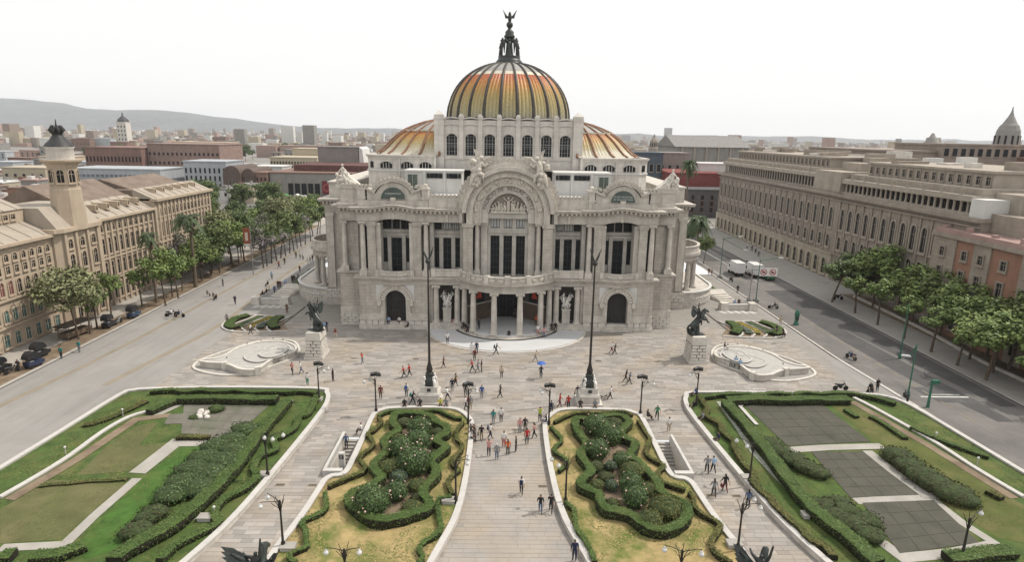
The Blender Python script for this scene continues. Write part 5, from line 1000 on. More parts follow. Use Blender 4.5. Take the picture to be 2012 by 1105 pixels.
M_farglass = mat('far_glass', (.018, .018, .02), rough=.45, var=.5, scale=.6, spec=.15)
def win_mesh(w_, h, arched, fm, gm, d=.14, t=.14, bars=True):
    """window facing -y, foot centre at the origin: frame mesh and pane mesh"""
    n = 8; out = [(-w_/2, 0)]+([(w_/2*math.cos(PI-PI*i/n), h-w_/2+w_/2*math.sin(PI-PI*i/n)) for i in range(n+1)] if arched else [(-w_/2, h), (w_/2, h)])+[(w_/2, 0)]
    W2 = w_+2*t; big = [(-W2/2, -t)]+([(W2/2*math.cos(PI-PI*i/n), h-w_/2+W2/2*math.sin(PI-PI*i/n)) for i in range(n+1)] if arched else [(-W2/2, h+t), (W2/2, h+t)])+[(W2/2, -t)]
    f = MB(); k = len(out)
    for i in range(k):
        j = (i+1) % k; a, b_, c, e = out[i], out[j], big[j], big[i]
        f.add([(a[0], -d, a[1]), (b_[0], -d, b_[1]), (c[0], -d, c[1]), (e[0], -d, e[1]), (a[0], .02, a[1]), (b_[0], .02, b_[1]), (c[0], .0, c[1]), (e[0], .0, e[1])], [(3, 2, 1, 0), (0, 1, 5, 4), (2, 3, 7, 6)])
    f.box(-W2/2-.06, W2/2+.06, -d-.12, 0, -t-.14, -t)
    g = MB(); g.exty(out, -.03, .01)
    if bars: f.box(-.035, .035, -.06, -.028, 0, h-.05); f.box(-w_/2, w_/2, -.058, -.028, h*.62, h*.62+.06)
    return f.mesh('frame', fm), g.mesh('pane', gm)
def put_windows(parent, meshes, spots, rz):
    fm, gm = meshes; q = parent.location
    for (x, y, z) in spots:
        o = link('window', gm, parent); o.location = (x-q.x, y-q.y, z-q.z); o.rotation_euler = (0, 0, rz); c = link('frame', fm, o)
def rng(a, b_, n): return [a+(b_-a)*(i+.5)/n for i in range(n)]
# ---- left: long tan building with a corner tower
LB = thing('street_building', 'long tan stone building with round tower and arched windows left of the plaza', 'building', (-70, 95, 0)); XL = -67.5; M_brnroof = mat('brown_roof', (.19, .145, .115), var=.25, scale=.5, stain=.4)
def bl(fn, name, m): b = MB(); fn(b); return b.build(name, m, LB)
bl(lambda b: b.box(-84, XL, 58, 91.5, 0, 14.2), 'wall', M_tan); bl(lambda b: b.box(-84, XL, 101.5, 119, 0, 14.9), 'wall', M_tan); bl(lambda b: b.box(-84, XL+.4, 119, 142, 0, 16.4), 'wall', M_tan); bl(lambda b: b.box(-84, XL-1, 91.5, 101.5, 0, 14.4), 'wall', M_tan)
bl(lambda b: b.box(XL-.3, XL+.7, 58, 91.5, 14.1, 14.5), 'cornice', M_tan)
bl(lambda b: b.box(XL-.3, XL+.7, 101.5, 119, 14.8, 15.2), 'cornice', M_tan); bl(lambda b: b.box(XL-.3, XL+1.1, 118.8, 142.2, 16.3, 16.8), 'cornice', M_tan)
for z in (3.3, 6.9): bl(lambda b: b.box(XL-.1, XL+.35, 58, 91.5, z, z+.3), 'string_course', M_tan); 
for z in (4.6, 8.2): bl(lambda b: b.box(XL-.1, XL+.3, 101.6, 118.8, z, z+.28), 'string_course', M_tan); bl(lambda b: b.box(XL+.1, XL+.7, 119.2, 142, z, z+.28), 'string_course', M_tan)
def slope(y0, y1, z0, z1, xa, xb):                            # sloping lead roof between eave and ridge
    b = MB(); b.exty([(xa, z0), (xb, z1), (xb, z0)], y0, y1); b.build('roof', M_tanroof, LB)
    for y in rng(y0, y1, int((y1-y0)/2.4)):
        s_ = MB(); s_.tube([(xa+.02, y, z0+.05), (xb, y, z1+.05)], .06, n=4); s_.build('roof_seam', M_tanroof, LB)
slope(58, 91.5, 14.5, 16.3, XL+.1, -71); slope(101.5, 119, 15.2, 17.6, XL+.1, -72); slope(119, 142, 16.8, 18.6, XL+.3, -71)
bl(lambda b: b.box(-80, -71, 58, 91.5, 14.2, 18.2), 'attic_wall', M_tan); slope(58, 91.5, 18.2, 19.6, -70.8, -74); bl(lambda b: b.box(-82, -74, 58, 91.5, 18, 19.4), 'roof', M_redroof)
bl(lambda b: b.exty([(-84, 17), (-72, 17.5), (-78, 20.5)], 101.5, 119), 'roof', M_brnroof); bl(lambda b: b.box(-84, -71, 119, 142, 16.8, 18.4), 'roof', M_brnroof); bl(lambda b: b.exty([(-83, 18.4), (-72.5, 18.4), (-78, 20.2)], 121, 140), 'roof', M_brnroof)
A = lambda w_, h, ar, gm=M_farglass: win_mesh(w_, h, ar, M_tan, gm)
put_windows(LB, A(.75, 1.0, True), [(XL, y, 12.1) for y in rng(60, 91, 20)], PI/2); put_windows(LB, A(.7, 1.0, False), [(XL, y, 10.4) for y in rng(60, 91, 20)], PI/2)
put_windows(LB, A(.75, 1.9, True, M_shutr), [(XL, y, 7.6) for y in rng(60, 91, 20) if y < 84], PI/2); put_windows(LB, A(.75, 1.9, True), [(XL, y, 7.6) for y in rng(60, 91, 20) if y >= 84], PI/2)
put_windows(LB, A(.8, 1.7, True, M_shut), [(XL, y, 4.0) for y in rng(60, 91, 20)], PI/2); put_windows(LB, A(.9, 1.7, False, M_shut), [(XL, y, .7) for y in rng(60, 91, 16)], PI/2)
put_windows(LB, A(.8, .7, False), [(-71, y, 16.9) for y in rng(60, 90, 22)], PI/2)
put_windows(LB, A(.85, 1.1, True), [(XL, y, 12.9) for y in rng(102, 118.6, 10)], PI/2)
for z, h in ((9.1, 2.7), (5.3, 2.4), (1.2, 2.6)): put_windows(LB, A(.95, h, z > 8), [(XL, y, z) for y in rng(102, 118.6, 10)], PI/2)
for z, h in ((13.4, 1.5), (9.4, 2.8), (5.4, 2.3), (1.2, 2.6)): put_windows(LB, A(.95, h, z > 12), [(XL+.4, y, z) for y in rng(119.6, 141.6, 14)], PI/2)
for y in rng(101.5, 119, 11)+rng(119.4, 141.8, 15): bl(lambda b: b.box(XL, XL+(.28 if y < 119 else .65), y-.22, y+.22, .2, 14.4 if y < 119 else 16.2), 'pilaster', M_tan)
# round corner bay and tower
TC = (-67.9, 96.6)
CB_ = [(-76, 91.4), (XL+.3, 91.4), (XL+1.0, 92.6), (XL+1.0, 100.4), (XL+.3, 101.6), (-76, 101.6)]
bl(lambda b: b.prism(CB_, 0, 14.5), 'corner_bay', M_tan); bl(lambda b: b.prism([(x+.6*(x > -70), y+(.5 if y > 96 else -.5)*(x > -70)) for x, y in CB_], 14.5, 15.1), 'cornice', M_tan); bl(lambda b: b.exty([(XL+.9, 15.1), (XL-1.4, 18.2), (-76, 18.2), (-76, 15.1)], 91.6, 101.4), 'roof', M_tanroof)
bl(lambda b: b.lathe(*TC, [(2.35, 14.5), (2.05, 20.6), (1.95, 20.8), (1.9, 23.8), (2.1, 24.3), (2.75, 24.8), (2.8, 25.05), (1.9, 25.1)], n=8, sm=False), 'tower_shaft', M_tan)
bl(lambda b: b.lathe(*TC, [(1.8, 25.1), (1.8, 26.7), (2.0, 26.9), (1.8, 27.0)], n=16), 'tower_lantern', M_upper)
bl(lambda b: b.lathe(*TC, [(2.0, 27.0), (1.75, 27.4), (1.2, 27.9), (.8, 28.5), (.6, 28.8), (.7, 29.0)], n=16), 'tower_dome', M_iron)
b = MB()
for i in range(8): a = PI*i/4; b.tube([(TC[0]+.5*math.cos(a), TC[1]+.5*math.sin(a), 28.8), (TC[0]+.9*math.cos(a), TC[1]+.9*math.sin(a), 29.4), (TC[0]+.6*math.cos(a), TC[1]+.6*math.sin(a), 30.1)], [.2, .25, .1], n=5)
b.ball((*TC, 29.5), .5); b.tube([(*TC, 29.8), (*TC, 31.0)], [.15, .05], n=5); b.build('tower_crown', M_iron, LB)
mw = A(.9, 1.9, True); 
for i in range(8):
    a = -PI/8*0+PI/4*i+PI/8; r_ = 1.93*math.cos(PI/8)
    if math.cos(a-(-PI/4)) > -.3: q = LB.location; o = link('window', mw[1], LB); o.location = (TC[0]+r_*math.cos(a)-q.x, TC[1]+r_*math.sin(a)-q.y, 21.7-q.z); o.rotation_euler = (0, 0, a+PI/2); link('frame', mw[0], o)
for z, h in ((1.0, 2.6), (5.0, 2.2), (8.6, 2.4), (11.9, 1.4)): put_windows(LB, A(.95, h, z > 8), [(XL+1.0, y, z) for y in (93.8, 96.5, 99.2)], PI/2)
for y in (92.7, 95.15, 97.85, 100.3): bl(lambda b: b.box(XL+1.0, XL+1.3, y-.25, y+.25, .2, 14.3), 'pilaster', M_tan)
# dormers and chimneys on the long roofs
for y in rng(103, 118, 5)+rng(121, 140, 6): z = 16.2 if y < 119 else 17.4; bl(lambda b: b.box(-71.2, XL-1.3, y-.45, y+.45, z, z+1.1), 'dormer', M_tan); put_windows(LB, A(.5, .7, False), [(XL-1.3, y, z+.2)], PI/2)
for y in rng(60, 90, 7): bl(lambda b: b.box(-77, -76.2, y-.4, y+.4, 19.2, 20.8), 'chimney', M_redroof)
# ---- right: long grey arcaded building and the red one beside it
RB = thing('arcaded_building', 'long grey stone building with rows of arched windows right of the road', 'building', (80, 150, 0)); XR = 71.5
def br(fn, name, m, P=RB): b = MB(); fn(b); return b.build(name, m, P)
br(lambda b: b.box(XR, 98, 92, 132, 0, 18.2), 'wall', M_grey); br(lambda b: b.box(XR, 98, 132.02, 207, 5.6, 18.2), 'wall', M_grey); br(lambda b: b.box(XR-.25, 98, 132.04, 207.2, 0, 5.6), 'ground_floor_wall', M_ltan)
br(lambda b: b.box(XR-.9, 98, 131.9, 207.6, 18.2, 18.9), 'cornice', M_grey); br(lambda b: b.box(XR-.9, 98, 91.8, 131.88, 18.1, 18.7), 'cornice', M_grey); br(lambda b: b.box(XR-.4, XR, 92, 207, 17.2, 17.5), 'string_course', M_grey); br(lambda b: b.box(XR-.35, XR, 92, 131.9, 5.6, 5.9), 'string_course', M_grey); br(lambda b: b.box(XR-.5, XR-.25, 132.1, 207, 5.4, 5.75), 'string_course', M_ltan)
M_lgr = mat('attic_stone', (.345, .30, .25), var=.14, scale=.5, stain=.4)
for y0, y1, zt in ((145, 206.5, 21.5), (95.5, 133, 20.9)):
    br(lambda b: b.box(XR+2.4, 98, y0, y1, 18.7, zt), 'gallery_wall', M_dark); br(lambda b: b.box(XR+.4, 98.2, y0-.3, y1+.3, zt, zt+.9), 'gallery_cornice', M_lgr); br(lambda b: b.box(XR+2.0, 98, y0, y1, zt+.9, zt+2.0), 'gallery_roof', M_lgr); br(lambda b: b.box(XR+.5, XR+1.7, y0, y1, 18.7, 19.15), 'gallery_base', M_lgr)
    cm = MB(); cm.lathe(0, 0, [(.3, 0), (.22, .25), (.2, zt-19.6), (.34, zt-19.16)], n=7); cm.box(-.35, .35, -.35, .35, zt-19.2, zt-19.15+.15); me = cm.mesh('gallery_column', M_lgr)
    for y in rng(y0+.3, y1-.3, int((y1-y0)/1.55)): o = link('gallery_column', me, RB); o.location = (XR+1.0-80, y-150, 19.15)
br(lambda b: b.box(XR+.2, 97, 133.2, 144.6, 18.9, 23.2), 'roof_block', M_lgr); br(lambda b: b.box(XR+6, 97, 136, 144, 23.2, 25), 'roof_block', M_lgr); br(lambda b: b.box(XR+.3, 75.5, 92.2, 95.2, 15, 21.5), 'end_wall', M_white); br(lambda b: b.box(75.52, 97, 90, 95.2, 15, 22.4), 'end_wall', M_lgr); br(lambda b: b.box(XR+1.5, 75.5, 86, 92.1, 15, 19.5), 'end_wall', M_grey); br(lambda b: b.box(XR+6, 99, 84, 92, 10, 23), 'end_wall', M_lgr)
GW = lambda w_, h, m=M_lgr: win_mesh(w_, h, True, m, M_farglass, d=.22, t=.3)
near_, far_ = rng(99.5, 131.5, 11), rng(133, 206, 21)
put_windows(RB, GW(1.3, 4.3), [(XR, y, 11.3) for y in near_+far_], -PI/2); put_windows(RB, GW(1.3, 2.6), [(XR, y, 7.0) for y in near_+far_], -PI/2)
put_windows(RB, GW(1.5, 3.4, M_ltan), [(XR-.25, y, .9) for y in far_], -PI/2); put_windows(RB, GW(1.5, 2.9), [(XR, y, 1.2) for y in near_], -PI/2)
for y in [99.5-1.45]+[y+1.45 for y in near_]: br(lambda b: b.box(XR-.22, XR, y-.22, y+.22, 5.9, 17.2), 'pilaster', M_grey)
for y in [y+1.74 for y in far_]: br(lambda b: b.box(XR-.2, XR, y-.2, y+.2, 5.8, 17.2), 'pilaster', M_grey)
RR = thing('red_building', 'terracotta and stone building with pink roof at the right picture edge', 'building', (75, 80, 0)); XQ = 69.6
br(lambda b: b.box(XQ, 90, 50, 98.5, 0, 15.3), 'wall', M_terra, RR); br(lambda b: b.box(XQ-.5, 90, 49.6, 98.9, 15.3, 15.9), 'cornice', M_grey, RR); br(lambda b: b.box(XQ-.2, 90, 49.8, 98.6, 15.9, 16.6), 'parapet', M_pinkroof, RR); br(lambda b: b.exty([(XQ+5, 16.6), (90, 16.6), (82, 21)], 60, 96), 'roof', M_pinkroof, RR)
for y0, y1 in ((93.5, 98.7), (86.5, 89.8), (78, 81), (68, 72)): br(lambda b: b.box(XQ-.18, XQ, y0, y1, 0, 15.3), 'stone_bay', M_grey, RR)
for k in range(9): br(lambda b: b.box(XQ+.2, XQ+.9, 97-k*5.1, 97.7-k*5.1, 16.6, 17.0+.3*(k % 2)), 'chimney', M_pinkroof, RR)
for xw, ys_ in ((XQ, (91.6, 84, 75, 65)), (XQ-.18, (96.2, 88.1, 79.5, 70))):
    for z, h, ar in ((12.4, 1.3, False), (8.6, 2.0, False), (5.0, 2.4, True), (1.4, 2.2, True)): put_windows(RR, win_mesh(1.0, h, ar, M_grey, M_farglass, d=.2, t=.2), [(xw, y, z) for y in ys_], -PI/2)
# set-back attic storeys with windows
for y0, y1, z0, z1 in ((97, 131, 22.7, 25.2), (147, 205, 23.3, 25.6)):
    br(lambda b: b.box(76.2, 97, y0, y1, z0, z1), 'attic_storey', M_lgr); br(lambda b: b.box(75.8, 97.3, y0-.4, y1+.4, z1, z1+.4), 'attic_cornice', M_lgr)
    put_windows(RB, win_mesh(.9, 1.3, False, M_lgr, M_farglass, d=.15, t=.15), [(76.2, y, z0+.6) for y in rng(y0, y1, int((y1-y0)/2.1))], -PI/2)
# clutter on the flat roofs of the arcaded building
rq = random.Random(9)
for i in range(34):
    y = rq.uniform(96, 203); x = rq.uniform(79, 95); w_ = rq.uniform(.8, 3.2); zb = 25.6 if y < 133 else 25.0 if y < 145 else 26.0
    br(lambda b: b.box(x-w_, x+w_, y-rq.uniform(.6, 2.5), y+1, zb-.6, zb+rq.uniform(.3, 1.7)), 'roof_hut', rq.choice([M_lgr, M_grey, M_white, M_upper]))
for y in rng(146, 206, 12): br(lambda b: b.lathe(XR+.9, y, [(.35, 22.4), (.25, 22.9), (.4, 23.2), (.15, 23.7)], n=7), 'roof_urn', M_lgr)
for y in rng(96, 132, 8): br(lambda b: b.lathe(XR+.9, y, [(.35, 21.8), (.25, 22.3), (.4, 22.6), (.15, 23.1)], n=7), 'roof_urn', M_lgr)
# ---- generic block with window rows facing the plaza (-y) and the sides
def block(name, label, x0, x1, y0, y1, h, m, rows, cols, wsz=(1.2, 1.6), gm=None, roof=None, cat='building', group=None, side=0, z0=0, fm=None, first=2.0, arched=False):
    t = thing(name, label, cat, ((x0+x1)/2, y0, 0), group); b = MB(); b.box(x0, x1, y0, y1, z0-.1, h); b.build('wall', m, t)
    b = MB(); b.box(x0-.3, x1+.3, y0-.3, y1+.3, h, h+.5); b.build('parapet', roof or m, t)
    if rows*cols:
        fm_, g_m = win_mesh(wsz[0], wsz[1], arched, fm or m, gm or M_farglass, d=.1, t=.1, bars=False); q = t.location
        for r in range(rows):
            z = first+(h-first-wsz[1]*.6)*r/rows
            for x in rng(x0, x1, cols): o = link('window', g_m, t); o.location = (x-q.x, y0-q.y, z); link('frame', fm_, o)
            if side:
                n = max(1, int((y1-y0)/((x1-x0)/cols)))
                for y in rng(y0, y1, n): o = link('window', g_m, t); o.location = ((x0 if side < 0 else x1)-q.x, y-q.y, z); o.rotation_euler = (0, 0, -PI/2 if side < 0 else PI/2); link('frame', fm_, o)
    return t
M_conc = mat('grey_concrete', (.25, .24, .225), var=.12, scale=.3, stain=.3); M_brick = mat('dark_brick', (.115, .085, .072), var=.2, scale=.5, stain=.3); M_cream = mat('cream_wall', (.42, .365, .275), var=.08, scale=.3, stain=.2); M_pink = mat('pink_wall', (.36, .255, .22), var=.12, scale=.2, stain=.2); M_blue = mat('pale_blue_wall', (.37, .39, .41), var=.1, scale=.3, stain=.3)
# museum with five tall openings
t = thing('museum_hall', 'grey concrete hall with five tall dark openings behind the trees', 'building', (-92, 288, 0))
b = MB(); b.box(-108, -70, 290, 330, 0, 10.6); b.build('wall', M_conc, t); b = MB(); b.box(-108.3, -70, 289.6, 330, 10.6, 11.1); b.build('roof_edge', M_redroof, t); b = MB(); b.box(-100, -40, 300, 334, 11.1, 14.0); b.build('roof_storey', mat('dark_red', (.11, .05, .045), var=.3), t)
for i in range(5): x = -98.6+3.05*i; b = MB(); b.box(x-1.1, x+1.1, 289.7, 289.98, 0, 6.1); o = b.build('opening', M_glass, t); f = MB(); f.box(x-.06, x+.06, 289.6, 289.7, 0, 6.1); f.box(x-1.1, x+1.1, 289.6, 289.7, 3, 3.1); f.build('frame', M_iron, o)
b = MB(); b.box(-104.7, -103, 289.7, 290, 2, 8); b.build('blind_panel', M_grey, t)
b = MB(); b.box(-84, -79.8, 289.2, 289.5, 1.4, 7.4); o = b.build('banner', mat('maroon_banner', (.15, .03, .035), var=.25), label='dark red exhibition banner on the grey hall', cat='banner', base=(-82, 289.3, 1.4)); b = MB(); b.exty([(-82+1.5*math.cos(a*PI/8), 4.4+1.8*math.sin(a*PI/8)) for a in range(16)]+[(-82+1.5, 4.4)]+[(-82+1.1*math.cos(-a*PI/8), 4.4+1.4*math.sin(-a*PI/8)) for a in range(17)], 289.15, 289.19); b.build('ring_emblem', mat('red_print', (.42, .10, .10)), o)
# brick church with two round gables
t = thing('brick_church', 'dark brick church with two round-topped gables behind the trees', 'church', (-120, 285, 0))
for x0, x1, y0 in ((-127.2, -119.4, 285), (-119.2, -114, 287)):
    c, r_ = (x0+x1)/2, (x1-x0)/2; b = MB(); b.exty([(x0, 0), (x1, 0)]+[(c+r_*math.cos(PI*i/14), 10+r_*math.sin(PI*i/14)) for i in range(15)], y0, y0+24); b.build('gabled_wall', M_brick, t)
    put_windows(t, win_mesh(.8, 3.2, True, M_grey, M_farglass, d=.2), [(c-.8, y0, 4.5), (c+.8, y0, 4.5)], 0)
block('brick_house', 'brown brick house with ledges beside the round-gabled church', -113.8, -108.5, 288, 300, 10.5, mat('brown_brick', (.22, .14, .11), var=.2), 3, 3, (.8, 1.6), roof=M_redroof)
t = block('grey_slab', 'windowless grey concrete slab block rising behind the hall', -97, -76, 330, 350, 21.5, mat('slab_concrete', (.235, .215, .20), var=.15, scale=.2, ashlar=(5, 2.2, .12)), 0, 0); b = MB(); b.exty([(-75.6, 8), (-72.5, 8), (-74, 21), (-75.6, 22)], 330, 348); b.build('pale_flank', M_white, t)
block('cream_building', 'cream office building with long rows of windows', -155, -124, 420, 450, 12, M_cream, 3, 16, (1.0, 1.6)); block('cream_tower_block', 'small cream block with a white billboard on its roof', -150, -130, 450, 470, 17, M_cream, 2, 5, (1.6, 1.6))
block('white_colonial_house', 'white blue-tinted colonial house with tall windows', -152, -132, 300, 320, 14.5, M_blue, 3, 9, (.9, 2.4)); block('low_white_building', 'low white building beside the church', -131, -116, 330, 345, 11, M_white, 2, 4)
for i, (x0, x1, y, h) in enumerate(((-272, -250, 700, 12.4), (-248, -226, 705, 12.9), (-224, -204, 700, 13.3))): block('pink_housing_block', 'pink housing block with pale windows, %s of three in the distance' % ('leftmost', 'middle', 'rightmost')[i], x0, x1, y, y+20, h, M_pink, 3, 7, (1.6, 1.6), gm=mat('pale_pane2', (.3, .25, .23)))
block('balcony_hotel', 'tan apartment block with deep balcony grid in the distance', -312, -259, 600, 625, 17.2, mat('tan_grid', (.46, .36, .27), var=.1), 5, 18, (1.9, 1.7))
block('brown_office', 'red brown ribbed office complex left of the far city', -217, -188, 330, 360, 19.3, mat('brown_rib', (.21, .13, .11), var=.2, scale=.3, stain=.4), 3, 16, (.9, 2.6)); block('brown_office_wing', 'stepped red brown office wing beside the ribbed complex', -187.5, -150, 335, 365, 21.5, mat('brown_wing', (.25, .175, .15), var=.2, stain=.3), 4, 16, (1.0, 1.5))
block('blue_glass_block', 'low blue grey block in front of the brown offices', -200, -158, 290, 312, 11.0, M_blue, 3, 20, (1.5, 1.2), gm=mat('blue_pane', (.13, .16, .18), rough=.3))
t = block('domed_clock_tower', 'pale square tower with dark dome far behind the tan building', -541, -528, 900, 912, 37, M_upper, 4, 3, (1.6, 3), first=12); b = MB(); b.lathe(-534.5, 906, [(7.5, 37.5), (7, 40), (4, 43), (1.4, 45), (.5, 50)], n=12); b.build('dome', M_iron, t)
# right of the palace
block('market_building', 'dark red market building behind the palace on the right', 66, 90, 250, 280, 15.6, mat('market_red', (.20, .055, .05), var=.15), 1, 3, (1.6, 2)); t = block('dark_house', 'dark grey house with red awnings below the market building', 70, 92, 236, 249, 10.2, mat('dark_house', (.10, .095, .095), var=.25), 3, 6, (1.2, 1.8), fm=M_redroof)
block('blue_house', 'dark blue house with yellow framed windows behind the palace', 53.5, 66, 262, 280, 23, mat('dark_blue_wall', (.075, .095, .115), var=.2), 2, 4, (1.6, 3.2), fm=M_cream, first=10); block('stone_house', 'brown stone house beside the blue house', 66.4, 84, 285, 300, 22.5, mat('stone_brown', (.27, .225, .205), var=.15, stain=.3), 2, 5, first=10); block('white_annex', 'white low annex between the palm and the grey building', 82, 96, 262, 275, 19, M_white, 2, 3, first=8)
t = thing('pitched_hall', 'big grey hall with pitched metal roof behind the palm', 'building', (104, 330, 0)); b = MB(); b.box(90, 128, 330, 370, 0, 25); b.build('wall', M_conc, t); b = MB(); b.extx([(329, 25), (371, 25), (350, 31)], 89, 129); b.build('roof', mat('metal_roof', (.22, .21, .20), var=.15, stain=.3), t)
for x in rng(90, 128, 6): b = MB(); b.box(x-.4, x+.4, 329.4, 330, 0, 25); b.build('buttress', M_lgr, t)
block('skyscraper', 'slim grey skyscraper on the horizon right of the palace', 769, 800, 3000, 3030, 70, mat('tower_grey', (.30, .30, .31), var=.1), 0, 0); tt = block('office_slab', 'square grey office block on the horizon beside the side dome', 562, 603, 3000, 3040, 33, MATS['tower_grey'], 0, 0)
t = thing('church_dome', 'small stone dome with lantern above the roofs right of the palace', 'church', (99.5, 420, 0)); b = MB(); b.lathe(99.5, 420, [(3.4, 0), (3.4, 22.5), (2.7, 23), (2.6, 26), (2.8, 26.3), (2.3, 27.6), (1.4, 28.6), (.7, 29), (.65, 30.6), (.25, 31.4)], n=10, sm=False); b.build('drum', M_grey, t)
for i in range(10): a = 2*PI*(i+.5)/10; b = MB(); b.obox((99.5+2.55*math.cos(a), 420+2.55*math.sin(a)), .12, .32, 23.4, 25.6, a); b.build('window', M_farglass, t)
block('palace_block', 'broad grey brown palace block behind the long arcaded building', 104, 178, 170, 215, 27.0, mat('grey_brown', (.285, .235, .20), var=.18, stain=.4, scale=.3), 4, 26, (1.3, 2.0), side=-1, arched=True, fm=M_grey)
t = block('colonnade_block', 'stone block with dark colonnade on the skyline, right', 117, 140, 168, 189, 29.0, mat('grey_brown', (.28,)*3), 1, 10, (1.3, 2.0), first=26.2)
block('brick_tenement', 'red brown tenement behind the arcaded building near the right edge', 138, 195, 150, 168, 25.8, mat('red_brown', (.32, .20, .155), var=.2, stain=.4), 5, 22, (1.2, 1.8), side=-1, fm=M_grey)
t = block('domed_hall', 'stone hall with tall ribbed dome at the right picture edge', 172, 200, 222, 240, 27.5, mat('grey_brown', (.28,)*3), 2, 6, first=20); b = MB(); b.lathe(184.5, 231, [(3.8, 27.5), (4.0, 28.5), (3.95, 31.5), (3.6, 34.2), (2.9, 36.0), (2.2, 36.8), (2.0, 37.2), (1.5, 38.2), (.8, 39.6), (.35, 41), (.1, 42.8)], n=16, sm=False); b.build('dome', M_conc, t)
for i in range(12): a = 2*PI*(i+.5)/12; b = MB(); b.obox((184.5+3.9*math.cos(a), 231+3.9*math.sin(a)), .1, .32, 28.8, 32.5, a); b.build('window', M_farglass, t)
t = thing('small_cupola', 'small dark cupola on the skyline behind the arcaded building', 'cupola', (139, 212, 27)); b = MB(); b.lathe(139, 205, [(3.4, 27.5), (3, 29), (1.8, 30), (1.5, 31), (.9, 31.4), (.3, 32.6)], n=10); b.build('dome', M_conc, t)
# scattered city blocks: behind left, behind right
rc = random.Random(21); cols_ = [M_white, M_cream, M_conc, M_pink, M_blue, M_tan, MATS['stone_brown'], M_redroof]
cn = ['white', 'cream', 'grey', 'pink', 'pale blue', 'tan', 'brown', 'dark red']
for i in range(120):
    left = i < 84; y = rc.uniform(380, 1500) if rc.random() < .8 else rc.uniform(300, 420)
    x = rc.uniform(-.80, -.24)*y*1.0 if left else rc.uniform(.18, .62)*y
    if left and y < 480 and x > -.4*y: continue
    if not left and y < 400: continue
    k = rc.randrange(8); h = rc.uniform(5, 12) if y < 700 else rc.uniform(6, 17); w_ = rc.uniform(9, 24); nr = 2 if y < 800 else 1
    block('city_block', '%s flat-roofed city block %s of the palace' % (cn[k], 'left' if left else 'right'), x-w_/2, x+w_/2, y, y+rc.uniform(8, 18), h, cols_[k], nr if y < 900 else 0, max(2, int(w_/4)), (1.3, 1.4), group='roofs of the city %s of the palace' % ('left' if left else 'right'))
for i in range(90):
    y = rc.uniform(165, 420); x = -105-rc.random()*(.95*y-60) if y < 270 else rc.uniform(-.85, -.52)*y
    if -218 < x < -128 and y > 270: continue
    k = rc.choice((0, 0, 0, 2, 3, 6, 7, 7, 4)); w_ = rc.uniform(6, 13); h = rc.uniform(4, 8.5)
    t = block('town_house', '%s roofed low town house behind the tan building' % cn[k], x-w_/2, x+w_/2, y, y+rc.uniform(7, 12), h, rc.choice([M_white, M_cream, M_conc, M_tan, M_terra]), 1, max(2, int(w_/3)), (1.1, 1.4), roof=cols_[k], group='low town houses behind the tan building')
    b = MB(); xx_, yy_ = x+rc.uniform(-.3, .3)*w_, y+3; b.box(xx_-1, xx_+1, yy_-1, yy_+1, h, h+rc.uniform(1, 2.2)); b.build('roof_hut', rc.choice([M_white, M_redroof, M_conc]), t); b = MB(); b.lathe(x+w_*.2, y+5, [(.6, h+.4), (.6, h+1.5), (.2, h+1.7)], n=8); b.build('water_tank', M_conc, t)
fc = MB()
for i in range(5200):
    y = 900+4200*rc.random()**1.4; x = rc.uniform(-.95, .95)*y
    if abs(x/y) < .12: continue
    w_, h = rc.uniform(6, 22), rc.uniform(4, 13)+(rc.random() < .05)*rc.uniform(5, 25); fc.box(x-w_/2, x+w_/2, y, y+rc.uniform(8, 20), -1, h, rc.randrange(5))
fc.build('distant_city', [M_white, M_conc, M_cream, M_pink, mat('far_brown', (.25, .2, .17))], label='far-off sprawl of low city buildings below the hills', cat='city', kind='stuff')
# hills on the horizon
def hill(x, y):
    d = max(0, min(1, (y-4600)/1500)); e = max(0, min(1, (9500-y)/2500))
    a = (x/y); big = 235*math.exp(-((a+.80)/.20)**2)+95*math.exp(-((a+.50)/.16)**2); low = 52+26*noise.noise((a*9, 1.7, 0))+16*noise.noise((a*26, 4.1, 0))
    return -2+(big*(1+.12*noise.noise((x*.0012, y*.0012, 0)))+max(8, low)+10*noise.noise((x*.004, y*.004, 2)))*d*d*(3-2*d)*e
b = MB(); nx, ny = 150, 16; vs = [(((i/nx)*2-1)*1.15*(4500+5000*j/ny), 4500+5000*j/ny, hill(((i/nx)*2-1)*1.15*(4500+5000*j/ny), 4500+5000*j/ny)) for j in range(ny+1) for i in range(nx+1)]
b.add(vs, [(j*(nx+1)+i, j*(nx+1)+i+1, (j+1)*(nx+1)+i+1, (j+1)*(nx+1)+i) for j in range(ny) for i in range(nx)], 0, True); b.build('hills', mat('hill_scrub', (.075, .085, .095), var=.3, scale=.004, mott=((.14, .14, .14), .02, .5, .65)), kind='structure')

